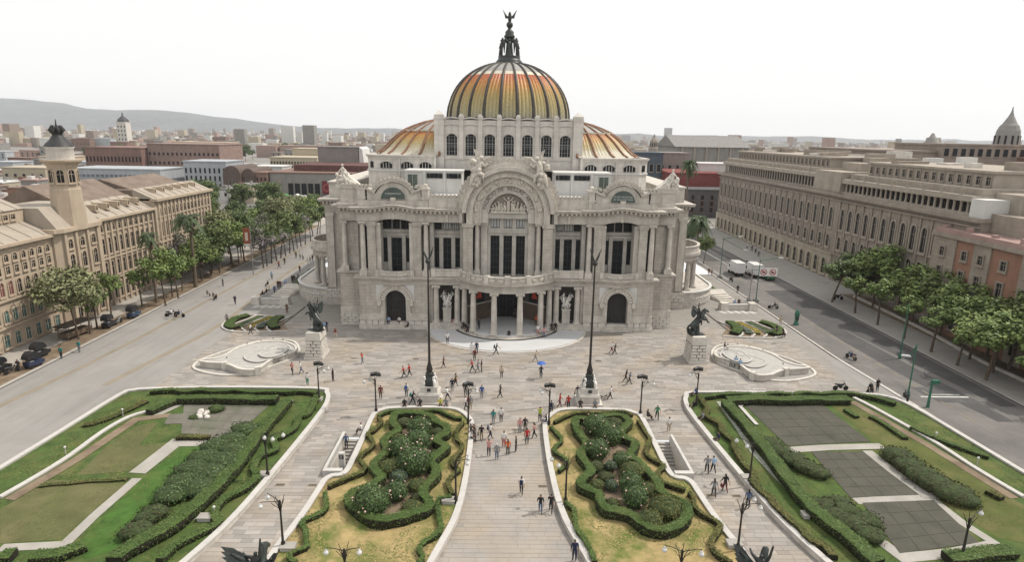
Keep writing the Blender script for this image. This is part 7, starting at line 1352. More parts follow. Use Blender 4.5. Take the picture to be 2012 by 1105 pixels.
def truck(label, loc, rz):
    t = thing('box_truck', label, 'truck', (0, 0, 0)); b = MB(); b.box(-3.0, 1.6, -1.15, 1.15, .95, 3.5); b.build('cargo_box', M_wpaint, t)
    b = MB()
    for x in (-2.4, -1.6, -.8, 0, .8): b.box(x-.03, x+.03, -1.18, 1.18, 1.0, 3.45)
    b.box(-3.03, 1.63, -1.18, 1.18, 3.4, 3.53); b.build('cargo_rib', M_white, t)
    b = MB(); b.extx([(-1.05, .6), (1.05, .6), (1.05, 2.0), (.95, 2.6), (-.95, 2.6), (-1.05, 2.0)], 1.7, 2.7); b.exty([(2.7, .6), (3.5, .6), (3.5, 1.35), (3.3, 1.55), (2.7, 2.5)], -1.05, 1.05); b.build('cab', M_wpaint, t)
    b = MB(); b.add([(3.32, -.9, 1.58), (3.32, .9, 1.58), (2.76, .85, 2.46), (2.76, -.85, 2.46)], [(0, 1, 2, 3)]); b.v = [(x_+.02, y_, z_+.01) for x_, y_, z_ in b.v]; b.build('windscreen', M_glass, t)
    for sy in (-1, 1):
        b = MB(); b.box(1.95, 2.65, sy*1.06-.015, sy*1.06+.015, 1.6, 2.35); b.build('side_window', M_glass, t); b = MB(); b.box(3.5, 3.53, sy*.75-.16, sy*.75+.16, .95, 1.15); b.build('headlight', M_globe, t); b = MB(); b.box(-3.05, -3.01, sy*.95-.1, sy*.95+.1, .95, 1.15); b.build('tail_light', M_sred, t)
        for x in (-1.9, 2.5): wheel(t, x, sy*.95, .42, .28)
    b = MB(); b.box(-3.0, 3.3, -.5, .5, .45, .95); b.build('chassis', M_iron, t); b = MB(); b.box(3.5, 3.6, -1.0, 1.0, .5, .75); b.build('bumper', M_iron, t); t.location = loc; t.rotation_euler = (0, 0, rz); t.scale = (.86,)*3; return t
def car(label, loc, rz, m, name='car', cat='car', taxi=False, top=None):
    t = thing(name, label, cat, (0, 0, 0)); b = MB()
    lo = [(-2.0, .35), (2.0, .35), (2.08, .6), (2.0, .82), (1.1, .95), (-1.9, 1.0), (-2.05, .7)]; b.exty(lo, -.85, .85); b.build('body', m, t)
    b = MB(); vs = []; 
    for x, z, w_ in ((1.15, .94, .80), (.45, 1.42, .66), (-1.05, 1.45, .66), (-1.8, .98, .80)): vs += [(x, -w_, z), (x, w_, z)]
    b.add(vs, [(0, 1, 3, 2), (2, 3, 5, 4), (4, 5, 7, 6), (0, 2, 4, 6), (1, 7, 5, 3), (0, 6, 7, 1)]); b.build('cabin', M_glass, t)
    b = MB(); b.box(-1.08, .5, -.67, .67, 1.42, 1.5, taper=.05); b.build('roof', top or m, t)
    for sy in (-1, 1):
        for x in (-1.3, 1.3): wheel(t, x, sy*.78, .31, .2)
        b = MB(); b.box(2.04, 2.09, sy*.6-.14, sy*.6+.14, .62, .76); b.build('headlight', M_globe, t); b = MB(); b.box(-2.08, -2.03, sy*.62-.12, sy*.62+.12, .68, .84); b.build('tail_light', M_sred, t)
        for x in (.42, -.35, -1.1): q = MB(); q.tube([(x, sy*.67, 1.44), (x+(.62 if x > 0 else -.0 if x > -.5 else -.55), sy*.8, .97)], .035, n=4); q.build('pillar', m, t)
    t.location = loc; t.rotation_euler = (0, 0, rz); return t
q = [(52.02,134.02),(55.87,131.89),(57.37,131.17),(67.50,142.57),(65.94,137.31)]
truck('white box truck driving on the road right of the palace', (q[0][0], q[0][1]+1.5, 0), PI*.5); truck('white box truck following behind, half hidden by the green post', (q[1][0]-.6, q[1][1]+2.0, 0), PI*.5)
car('dark green taxi beside the second white truck', (q[2][0], q[2][1], 0), PI*.5, mat('taxi_green', (.03, .12, .06), rough=.35), taxi=True); car('silver car parked by the arcaded building', (58.8, q[3][1]+2, 0), PI*.52, mat('silver_paint', (.42, .43, .44), rough=.3)); car('pale teal car parked by the arcaded building, nearer one', (58.6, q[4][1]-2, 0), PI*.49, mat('teal_paint', (.18, .28, .27), rough=.35))
# motorcycles
def motorbike_parts(t, m):
    for x in (-.65, .65): 
        b = MB(); b.lathe(0, 0, [(.2, -.05), (.29, -.06), (.31, 0), (.29, .06), (.2, .05)], n=14); b.xf(Matrix.Rotation(PI/2, 4, 'X')); b.xf(Matrix.Translation((x, 0, .31))); b.build('wheel', M_tyre, t)
    b = MB(); b.tube([(-.65, 0, .31), (-.3, 0, .6), (.25, 0, .75), (.45, 0, .9)], [.06, .13, .16, .06], n=6); b.ball((0, 0, .45), .2, n=8, k=6, sq=(1.2, .8, 1)); b.build('frame', m, t)
    b = MB(); b.tube([(-.75, 0, .82), (-.4, 0, .8), (.05, 0, .78)], [.1, .14, .1], n=7); b.build('seat', M_black, t); b = MB(); b.tube([(.65, 0, .31), (.48, 0, .95), (.4, 0, 1.05)], .045, n=5); b.build('fork', M_iron, t); b = MB(); b.tube([(.32, -.36, 1.06), (.42, 0, 1.02), (.32, .36, 1.06)], .025, n=5); b.build('handlebar', M_iron, t); b = MB(); b.ball((.55, 0, .9), .1, n=8, k=6); b.build('headlight', M_globe, t)
def bike(label, loc, rz, m=None, sc=1.0): t = thing('motorcycle', label, 'motorcycle', (0, 0, 0)); motorbike_parts(t, m or M_black); t.location = loc; t.rotation_euler = (0, 0, rz); t.scale = (sc,)*3; return t
def rickshaw(label, loc, rz, m):
    """three-wheeled covered cart"""
    t = thing('pedicab', label, 'pedicab', (0, 0, 0)); b = MB(); b.exty([(-1.2, .4), (.5, .4), (1.2, .45), (1.3, .9), (.7, 1.1), (-1.25, 1.0)], -.6, .6); b.build('body', m, t); b = MB(); b.exty(arc(-.35, 1.5, 1.0, .15, PI-.15, 10)+[(-1.3, 1.6), (-1.2, 1.45), (.5, 1.45)], -.62, .62); b.build('canopy', M_black, t)
    for x_, y_ in ((-1.1, -.58), (-1.1, .58), (.35, -.58), (.35, .58)): b = MB(); b.tube([(x_, y_, 1.0), (x_, y_, 1.7)], .03, n=4); b.build('canopy_post', M_iron, t)
    for x_, y_ in ((-.8, -.6), (-.8, .6), (1.05, 0)): wheel(t, x_, y_, .3, .1)
    b = MB(); b.box(-.9, -.3, -.5, .5, 1.0, 1.15); b.build('seat', mat('seat_grey', (.25, .25, .27)), t); b = MB(); b.tube([(.9, -.35, 1.35), (1.0, 0, 1.3), (.9, .35, 1.35)], .03, n=5); b.build('handlebar', M_iron, t); t.location = loc; t.rotation_euler = (0, 0, rz); t.scale = (.85,)*3; return t
q = [(-60.13,74.97),(-61.83,78.51),(-62.78,73.03),(-60.86,91.53),(-60.45,93.24),(-60.12,96.82),(-54.79,97.98),(-53.26,97.61),(-61.25,72.71)]
rickshaw('dark blue pedicab parked at the left kerb, nearer of two', (*q[0], .13), PI*.42, mat('navy_paint', (.03, .04, .08), rough=.4)); rickshaw('black pedicab parked at the left kerb behind the blue one', (*q[1], .13), PI*.45, M_black); rickshaw('black pedicab cut by the left picture edge', (*q[2], .13), PI*.45, M_black); rickshaw('dark pedicab with pale seat farther along the left kerb', (*q[3], .13), PI*.5, M_black); rickshaw('blue pedicab farthest along the left kerb', (*q[5], .13), PI*.47, mat('blue_paint', (.035, .06, .11), rough=.4))
bike('small grey motorcycle parked beside the pedicabs', (*q[4], .13), PI*.5, mat('grey_paint', (.2, .2, .2))); bike('dark motorcycle with rider on the left promenade', (*q[6], 0), PI*.15); bike('white motorcycle on the left promenade beside the dark one', (*q[7], 0), -.1, M_wpaint); bike('bicycle-like dark motorcycle near the left picture edge', (*q[8], .13), PI*.4)
q = [(48.33,107.13),(63.61,113.66),(48.45,128.63)]; bike('silver motorcycle with rider on the right road', (*q[0], 0), PI*.95, mat('silver_paint', (.42,)*3)); bike('dark motorcycle parked under the right trees', (*q[1], .13), 0, None, 1.1); bike('dark motorcycle behind the white trucks', (*q[2], 0), PI*.5)
q = [(48.33,81.38),(44.26,69.75),(40.90,70.31),(47.41,67.81)]; bike('dark motorcycle with rider by the right garden corner', (*q[1], 0), PI*.2); bike('dark motorcycle stopped at the edge of the right garden', (*q[2], 0), 0); bike('dark motorcycle by the foot of the green street light', (*q[3], 0), PI*.4); bike('blue motorcycle with rider riding along the kerb', (*q[0], 0), PI*.6, mat('blue_paint', (.03,)*3))
# carriage with dark awning under the left tree
q = [(-63.01,87.20)][0]; x, y = q; t = thing('vendor_cart', 'long vendor cart with dark awning under the big left tree', 'cart', (x, y, .12)); b = MB(); b.obox((x, y), 2.2, .8, .5, 1.1, PI*.45); b.build('cart_body', mat('cart_wood', (.14, .1, .07)), t); b = MB(); b.obox((x, y), 2.6, 1.1, 2.1, 2.25, PI*.45); b.build('awning', M_black, t)
for a_, c_ in ((-2, -.9), (2, -.9), (2, .9), (-2, .9)): ca, sa = math.cos(PI*.45), math.sin(PI*.45); b = MB(); b.tube([(x+a_*ca-c_*sa, y+a_*sa+c_*ca, .12), (x+a_*ca-c_*sa, y+a_*sa+c_*ca, 2.1)], .04, n=4); b.build('awning_post', M_iron, t)
# bus and stalls on the cross street
t = thing('open_top_bus', 'red and dark sightseeing bus on the street behind the trees', 'bus', (-80, 250, 0)); b = MB(); b.box(-85, -73, 248.8, 251.4, .4, 2.4); b.build('lower_deck', mat('bus_red', (.24, .05, .04), rough=.4), t); b = MB(); b.box(-84.8, -73.2, 248.75, 251.45, 2.4, 3.4); b.build('window_band', M_glass, t); b = MB(); b.box(-85, -73, 248.7, 251.5, 3.4, 3.9); b.build('upper_rail', mat('bus_rail', (.45, .17, .13)), t); b = MB(); b.box(-84, -79, 248.9, 251.2, 3.9, 4.6); b.build('canopy', M_white, t)
for x in (-83, -75.5): wheel(t, x, 248.9, .5, .3)
def stall(label, x, y, w_, m, m2):
    t = thing('market_stall', label, 'market stall', (x, y, 0)); b = MB(); b.box(x-w_/2, x+w_/2, y, y+2.5, 0, 1.9); b.build('counter_box', m2, t); b = MB(); b.exty([(x-w_/2-.4, 2.2), (x+w_/2+.4, 2.2), (x, 3.4)], y-.6, y+3); b.build('canopy', m, t)
    for sx in (-1, 1): b = MB(); b.box(x+sx*w_/2-.05, x+sx*w_/2+.05, y-.5, y-.4, 0, 2.2); b.build('post', M_iron, t)
stall('market stall with green canopy before the grey hall', -93.5, 266, 3.6, mat('canopy_green', (.03, .24, .07)), M_dark); stall('white box stall beside the green canopy', -89, 267, 4.2, M_white, M_white); stall('long stall with orange red awning by the church', -117, 272, 9, mat('canopy_red', (.42, .10, .06)), M_redroof); stall('white stall beside the orange awning', -109, 268, 4, M_white, M_white); stall('pale canopy stall near the bus', -83, 266, 5.5, M_cream, M_dark)
for i, (x, y, m_, n_) in enumerate(((49.5, 236, M_wpaint, 'white'), (53.5, 242, M_black, 'black'), (57.2, 234, mat('silver_paint', (.4,)*3), 'silver'))): car('%s car far down the right road' % n_, (x, y, 0), PI*.5, m_)

# ================================================================== trees
M_bark = mat('bark', (.115, .085, .062), rough=.9, var=.3, scale=2, bump=.4); M_palmb = mat('palm_bark', (.15, .115, .085), var=.3, scale=2)
def leafmat(name, c, c2): return mat(name, c, rough=.55, var=.25, scale=.35, island=.5, spec=.3, mott=(c2, .35, .42, .66))
LM = [leafmat('leaf_mid', (0.110, 0.152, 0.046), (0.168, 0.201, 0.070)), leafmat('leaf_dark', (0.080, 0.120, 0.039), (0.116, 0.159, 0.052)), leafmat('leaf_bright', (0.136, 0.201, 0.052), (0.194, 0.244, 0.075)), leafmat('leaf_lilac', (0.123, 0.140, 0.070), (0.323, 0.256, 0.313)), leafmat('leaf_pale', (0.168, 0.189, 0.081), (0.246, 0.244, 0.127))]
def tree_mesh(seed, h, crown_r, crown_h, trunk_h, lm, n_cl=30, per=62, size=.2, lean=.0):
    r = random.Random(seed); tr = MB(); cr = MB(); lx, ly = lean*(r.random()-.5)*2, lean*(r.random()-.5)*2
    top = Vector((lx, ly, trunk_h)); tr.tube([(0, 0, -.1), (lx*.3, ly*.3, trunk_h*.4), tuple(top), (lx*1.2, ly*1.2, trunk_h+crown_h*.45)], [.17, .13, .1, .04], n=7)
    c0 = Vector((lx, ly, trunk_h+crown_h*.45)); cl = []
    for i in range(n_cl):
        d = Vector((r.gauss(0, 1), r.gauss(0, 1), r.gauss(0, 1))).normalized(); k = r.random()**.45; p = Vector((d.x*crown_r*k, d.y*crown_r*k, d.z*crown_h*.5*k)); p.z += .12*crown_h*(1-abs(p.x)/crown_r)
        cl.append((c0+p, .38+.42*r.random()))
    for i, (p, q) in enumerate(cl):
        if i % 3 == 0: m_ = top.lerp(p, .5)+Vector((0, 0, -.2)); tr.tube([tuple(top-Vector((0, 0, .4*r.random()))), tuple(m_), tuple(p)], [.06, .04, .015], n=5)
        n_ = int(per*(.6+q)); rr = crown_r*.30*(.75+q)
        for _ in range(n_):
            d = Vector((r.gauss(0, 1), r.gauss(0, 1), r.gauss(0, 1))).normalized(); k = r.random()**.4; leaf(cr, p+Vector((d.x*rr*k, d.y*rr*k, d.z*rr*.72*k)), (d+Vector((0, 0, .7))).normalized(), size*(.7+.6*r.random()), r)
    return tr.mesh('trunk', M_bark), cr.mesh('crown', lm)
def palm_mesh(h, n_fr, fl, droop, seed):
    r = random.Random(seed); tr = MB(); tr.tube([(0, 0, -.1), (.1, 0, h*.4), (.05, .05, h)], [.3, .22, .2], n=8); cr = MB(); sk = MB()
    for i in range(n_fr):
        a = 2*PI*r.random(); e = -.5+1.7*(i/n_fr); L_ = fl*(.8+.35*r.random()); pts = []; c, s_ = math.cos(a), math.sin(a)
        for k in range(6): t = k/5; rr = L_*t*math.cos(e*.7)*(1-.1*t); pts.append(Vector((c*rr, s_*rr, h+L_*(math.sin(e)*t-droop*t*t))))
        for k in range(5):
            p, q = pts[k], pts[k+1]; side = Vector((-s_, c, 0)); n_ = 5
            for j in range(n_):
                for sg in (-1, 1): u = p.lerp(q, j/n_); tip = u+side*sg*(.42+.25*math.sin(PI*(k+.5)/5))*fl*.28+(q-p).normalized()*.25*fl*.5+Vector((0, 0, -.22*fl*.3)); w_ = (q-p).normalized()*.05*fl*.6; cr.add([tuple(u-w_), tuple(u+w_), tuple(tip)], [(0, 1, 2)])
    for i in range(60): a = 2*PI*r.random(); z = h-.4-1.6*r.random(); c, s_ = math.cos(a), math.sin(a); sk.add([(c*.2, s_*.2, z), (c*.75-s_*.12, s_*.75+c*.12, z-.9), (c*.75+s_*.12, s_*.75-c*.12, z-.9)], [(0, 1, 2)])
    return tr.mesh('trunk', M_palmb), cr.mesh('crown', mat('palm_leaf', (.055, .085, .03), rough=.5, var=.3, scale=1)), sk.mesh('dead_fronds', mat('dead_frond', (.16, .115, .07), var=.3))
def tree_proto(name, meshes, label, cat='tree'):
    t = thing(name, label, cat)
    for nm, me in zip(('trunk', 'crown', 'dead_fronds'), meshes): link(nm, me, t)
    return t
TP = [tree_proto('street_tree', tree_mesh(1, 9, 2.7, 4.6, 4.2, LM[0], 34, 80, .2, .5), 'x'), tree_proto('street_tree', tree_mesh(2, 9, 2.4, 4.0, 4.6, LM[1], 30, 80, .2, .6), 'x'), tree_proto('jacaranda_tree', tree_mesh(3, 9, 2.6, 4.0, 4.0, LM[3], 26, 60, .2, .8), 'x'), tree_proto('street_tree', tree_mesh(4, 8, 3.0, 4.4, 4.4, LM[2], 36, 85, .2, .4), 'x'), tree_proto('street_tree', tree_mesh(5, 7, 1.7, 2.8, 3.4, LM[2], 20, 60, .16, .4), 'x'), tree_proto('street_tree', tree_mesh(6, 11, 4.2, 5.6, 5.4, LM[4], 46, 90, .24, .6), 'x'), tree_proto('street_tree', tree_mesh(7, 11, 3.4, 6.6, 3.2, LM[1], 50, 100, .24, .4), 'x')]
PALM = tree_proto('palm_tree', palm_mesh(13.5, 46, 2.6, .75, 3), 'x', 'palm'); PALM2 = tree_proto('palm_tree', palm_mesh(8, 60, 3.4, .8, 4), 'x', 'palm')
rt_ = random.Random(5)
def trees(pts, kinds, label, group, s0=.9, s1=1.15, labels=None, wide=1.0):
    for i, (x, y) in enumerate(pts):
        k = kinds[i % len(kinds)]; s_ = s0+(s1-s0)*rt_.random()
        w2 = s_*wide; place(TP[k], (x, y, .05), rt_.random()*6.28, (w2*(.9+.2*rt_.random()), w2, s_*(.88+.26*rt_.random())), labels[i] if labels else label, group)
ordn = ['first', 'second', 'third', 'fourth', 'fifth', 'sixth', 'seventh', 'eighth', 'ninth', 'tenth', 'eleventh', 'twelfth', 'thirteenth', 'fourteenth', 'fifteenth', 'sixteenth', 'seventeenth', 'eighteenth', 'nineteenth', 'twentieth']
# promenade grove left of the palace: front row then the trees behind it
fr = [(-60.90,129.57),(-60.85,136.33),(-60.79,142.34),(-53.81,135.47),(-53.64,137.25),(-53.64,143.31),(-53.58,149.39),(-53.52,155.42),(-53.79,161.90),(-53.86,165.67),(-53.81,173.05),(-53.93,179.56)]
trees(fr, [0, 3, 1, 2, 1, 2, 0, 0, 2, 4, 1, 1], '', 'promenade grove', .95, 1.15, ['promenade grove tree, %s in the front row from the left' % w_ for w_ in ordn])
bk = [(-60.87,139.50),(-53.77,140.44),(-53.88,146.78),(-53.68,152.61),(-53.98,159.46),(-53.80,170.29),(-54.12,177.31)]
trees(bk, [1, 0, 1, 0, 1, 0, 1], '', 'promenade grove', .9, 1.1, ['promenade grove tree, %s in the second row from the left' % w_ for w_ in ordn])
g3 = []; lab3 = []
for i in range(22): y = 120+8.6*(i % 11)+rt_.random()*3; x = -60.5-.02*(y-118)-5.2*(i//11)-rt_.random()*2.0; g3.append((x, y+ (3 if i//11 else 0)))
trees(g3, [0, 1, 3, 6, 2, 1, 5], 'dense tree deep in the promenade grove', 'back of the promenade grove', .9, 1.15)
g4 = [(-78-rt_.random()*30, 150+rt_.random()*80) for i in range(18)]
trees(g4, [6, 1, 0, 6], 'big park tree behind the promenade grove', 'park trees behind the grove', 1.0, 1.3)
# left street
q = [(-61.66,85.76),(-58.91,104.14),(-59.15,108.92),(-61.63,88.28),(-62.41,103.27),(-63.65,96.67),(-62.32,90.92)]
trees(q, [5, 3, 4, 4, 4, 4, 4], '', 'left kerb trees', .95, 1.05, ['tall pale green tree standing before the tan tower', 'round green kerb tree left of the promenade motorcycles', 'small kerb tree behind the round green one', 'thin young tree right of the tall pale tree', 'low bushy kerb tree in the planting strip', 'young kerb tree behind the pedicabs', 'bare-stemmed young tree by the vendor cart'])
for (x, y), h, w_, lb in zip([(-61.2, 105.5), (-59.9, 117.0)], (.88, 1.0), (.8, 1.35), ('dark slender palm before the tan building', 'bushy dark palm before the far wing of the tan building')): place(PALM, (x, y, .1), rt_.random()*6, (w_, w_, h), lb)
trees([(-61, 122), (-61.5, 127), (-62, 132), (-60.5, 109.5), (-61, 114)], [3, 6, 1, 4, 3], '', 'left kerb trees', .85, 1.0, ['round green tree below the bushy palm', 'dark broad tree behind the bushy palm', 'dark tree at the far end of the tan building', 'small tree between the two palms', 'low green tree in front of the bushy palm'])
# right sidewalk
ra = [(61.6, 112), (61.8, 104.5), (61.7, 97.5), (61.6, 90.5), (61.8, 84.5), (61.7, 79), (61.7, 73.8), (61.8, 67.5)]
trees(ra, [1, 4, 4, 4, 4, 4, 3, 4], '', 'right sidewalk trees', .95, 1.15, ['slim sidewalk tree at the right kerb, %s from the far end' % ordn[i] for i in range(8)], 1.2)
rb = [(68.4, 115), (67.6, 109), (68.5, 103.5), (67.8, 98), (68.6, 92.5), (67.5, 87.5), (68.4, 82.5), (67.6, 77.5), (68.6, 73), (67.4, 68.5), (68.5, 64), (67.5, 59), (64.6, 76.5), (64.9, 70), (66.4, 65.5), (65.2, 81.5)]
trees(rb, [6, 3, 0, 3, 0, 3, 3, 0, 3, 3, 3, 0, 3, 3, 3, 3], '', 'trees behind the right street wall', .95, 1.2, ['bushy green tree behind the right street wall, %s from the far end' % ordn[i] for i in range(12)]+['broad bushy tree overhanging the right sidewalk, %s of four' % w_ for w_ in ('second', 'third', 'nearest', 'farthest')], 1.22)
# palms on the right
place(PALM, (58.6, 200, 0), 1.0, (1.25, 1.25, 1.62), 'tall slender palm standing before the red market building'); place(PALM2, (47.9, 152, 0), 0.4, (1.1, 1.1, 1.25), 'stout shaggy palm at the road corner behind the palace'); trees([(50.5, 165), (46.6, 158), (48.3, 147)], [1, 1, 0], '', 'greenery by the shaggy palm', .7, .9, ['dark tree behind the shaggy palm', 'low dark tree left of the shaggy palm', 'small green tree in front of the shaggy palm'])
# shrubs by the side porch and clipped hedges on the terraces
for s, nm in ((-1, 'left'), (1, 'right')):
    hedge([(s*39.6, 117), (s*39.9, 121), (s*40.0, 126)], 1.4, 1.1, 'clipped green hedge on the %s side terrace of the palace' % nm, z0=1.0, seed=400+s)
    hedge([(s*41.2, 118.5), (s*41.6, 128), (s*41.6, 138)], 1.2, .7, 'low hedge at the foot of the %s side terrace' % nm, z0=0.02, seed=410+s)
# far park trees among the roofs
far_t = [(-330+rt_.random()*120, 480+rt_.random()*160) for i in range(16)]+[(-.3*y_-40*rt_.random(), y_) for y_ in (820, 850, 880, 900, 930)]
trees(far_t, [6, 0, 1], 'hazy dark green tree among the far roofs', 'trees among the far roofs', 1.2, 1.7)

# ================================================================== people
def person_mb(pose, longhair=False):
    V = []; R = []; E = []; tagv = []
    def add(p, r_, par, tg): V.append(p); R.append(r_); tagv.append(tg); k = len(V)-1; (E.append((par, k)) if par is not None else None); return k
    sit = pose in ('t',); lean = {'v': -.10, 'w': -.05}.get(pose, 0.0)
    pz = .0 if sit else .93; up_ = lambda h: pz+h
    a = add((0, 0, pz+.02), (.155, .12), None, 1); b1 = add((0, lean*.4, up_(.18)), (.13, .10), a, 0); c = add((0, lean*.9, up_(.42)), (.165, .115), b1, 0); n = add((0, lean*1.1, up_(.57)), .055, c, 2); h0 = add((0, lean*1.1-.02, up_(.65)), (.075, .085), n, 2); h1 = add((0, lean*1.1-.02, up_(.76)), (.085, .095), h0, 3)
    A = {'s': ((.02, .0, -.02), (.03, .0, -.03)), 'a': ((.05, -.05, 0), (.02, -.22, .18)), 'w': ((.08, 0, 0), (.12, 0, 0)), 'v': ((.13, 0, 0), (.17, 0, 0)), 'p': ((0, -.2, .2), (0, -.32, .42)), 't': ((.03, -.12, 0), (.02, -.28, .05))}[pose]
    for k, sx in enumerate((-1, 1)):
        sg = sx if pose in 'wv' else 1; s_ = add((sx*.19, lean*.95, up_(.48)), .068, c, 0)
        sw1 = A[0][0]*sg if pose in 'wv' else 0; sw2 = A[1][0]*sg if pose in 'wv' else 0
        if pose == 'a' and sx > 0: e1, e2 = (.02, 0, 0), (.02, -.02, 0)
        elif pose in 'wv': e1, e2 = (.04, -sw1, 0), (.05, -sw1-sw2, .03)
        else: e1, e2 = A
        el = add((sx*(.235+e1[0]*.4), lean+e1[1], up_(.48-.28)+e1[2]), .05, s_, 0); wr = add((sx*(.245+e2[0]*.4), lean+e1[1]+e2[1], up_(.48-.52)+e1[2]+e2[2]), .036, el, 2); add((sx*(.245+e2[0]*.4), lean+e1[1]+e2[1]*1.15-.01, up_(.48-.60)+e1[2]+e2[2]*1.1), (.03, .042), wr, 2)
    S = {'w': .19, 'v': .28}.get(pose, .02)
    for sx in (-1, 1):
        hp = add((sx*.09, 0, pz-.02), .10, a, 1)
        if sit: kn = add((sx*.12, -.43, pz+.03), .075, hp, 1); an = add((sx*.12, -.44, pz-.40), .05, kn, 1); add((sx*.13, -.58, pz-.43), .045, an, 4)
        else:
            f = -sx*S; kn = add((sx*.10, f*.55-(.06 if S > .1 and f > 0 else .0), .50), .072, hp, 1); an = add((sx*.10, f*1.05+(.10 if f > .05 else 0), .09+(.06 if f > .05 else 0)), .045, kn, 1); add((sx*.115, f*1.05-.13+(.10 if f > .05 else 0), .04+(.02 if f > .05 else 0)), .042, an, 4)
    if longhair: k = add((0, lean*1.1+.07, up_(.62)), .075, h1, 3); add((0, lean+.11, up_(.44)), .07, k, 3)
    m = skin_mesh(V, E, R, 1, 0); P = [Vector(p) for p in V]
    def cls(p):
        best = (1e9, 0)
        for i, j in E:
            d = P[j]-P[i]; L2 = d.length_squared or 1e-9; t = max(0, min(1, (p-P[i]).dot(d)/L2)); q = (p-P[i]-d*t).length/( (R[j] if not isinstance(R[j], tuple) else R[j][0])+.03)
            if q < best[0]: best = (q, tagv[j] if t > .12 else tagv[j] if tagv[i] == tagv[j] else tagv[j])
        return best[1]
    for fi, f in enumerate(m.f):
        c_ = sum((Vector(m.v[i]) for i in f), Vector())/len(f); t = cls(c_)
        if t == 3 and not longhair and c_.y < lean*1.1-.065 and c_.z < up_(.80): t = 2
        if t == 3 and longhair and c_.y < lean*1.1-.06 and c_.z < up_(.79): t = 2
        m.m[fi] = t
    y0 = lean*1.1-.115; hz = up_(.71)
    m.tube([(0, y0+.02, hz+.02), (0, y0-.022, hz-.01)], [.012, .018], n=5, m=2)
    for sx in (-1, 1):
        m.ball((sx*.032, y0+.012, hz+.03), .011, n=5, k=4, m=3); m.ball((sx*.092, lean*1.1-.01, hz+.01), .022, n=5, k=4, m=2, sq=(.5, 1, 1.4))
        k = [i for i, t in enumerate(tagv) if t == 2 and V[i][0]*sx > .15]
        if k:
            w_ = P[k[-1]]; d = (P[k[-1]]-P[k[-2]]).normalized()
            for q in range(4): o = Vector((0, (q-1.5)*.017, 0)); m.tube([tuple(w_+o), tuple(w_+o+d*(.05+.012*(1-abs(q-1.5)))), tuple(w_+o+d*.075+Vector((-sx*.015, 0, 0)))], [.009, .008, .006], n=4, m=2)
            m.tube([tuple(w_-d*.03+Vector((0, -.03, 0))), tuple(w_+Vector((-sx*.01, -.05, 0))+d*.02)], [.011, .008], n=4, m=2)
    m.tube([(-.03, y0+.006, hz-.05), (.03, y0+.006, hz-.05)], .006, n=4, m=5)
    return m
CLO = {'white': (.68, .67, .65), 'black': (.02, .02, .022), 'red': (.40, .035, .03), 'orange': (.55, .12, .04), 'blue': (.04, .09, .26), 'navy': (.018, .025, .06), 'grey': (.22, .22, .23), 'sky': (.30, .42, .58), 'green': (.04, .20, .10), 'teal': (.03, .20, .19), 'brown': (.11, .07, .045), 'beige': (.46, .38, .29), 'yellow': (.50, .46, .08), 'pink': (.52, .25, .23), 'maroon': (.14, .03, .035), 'denim': (.08, .12, .20), 'khaki': (.30, .24, .15), 'dark': (.045, .042, .045), 'olive': (.15, .13, .05), 'lime': (.36, .42, .06)}
CM = {k: mat('cloth_'+k, v, rough=.85, var=.12, scale=6) for k, v in CLO.items()}
SKIN = [mat('skin_%d' % i, c, rough=.6, var=.06, scale=5) for i, c in enumerate(((.36, .21, .14), (.28, .155, .10), (.44, .28, .20)))]; HAIR = mat('hair', (.015, .012, .01), rough=.5); SHOE = mat('shoe', (.04, .035, .03)); WHAIR = mat('white_cap', (.65, .64, .6)); LIP = mat('lip', (.25, .1, .08))
PM = {}
for ps in 'sawvpt':
    for lh in (False, True): PM[ps, lh] = person_mb(ps, lh).mesh('person', [CM['white'], CM['black'], SKIN[0], HAIR, SHOE, LIP])
FACE = {'F': 0, 'B': PI, 'L': -PI/2, 'R': PI/2, 'fl': -PI/4, 'fr': PI/4, 'bl': -3*PI/4, 'br': 3*PI/4}
POSE = {'s': 'standing', 'a': 'standing with one arm bent', 'w': 'walking', 'v': 'striding', 'p': 'holding a phone up', 't': 'sitting'}
rp_ = random.Random(31)
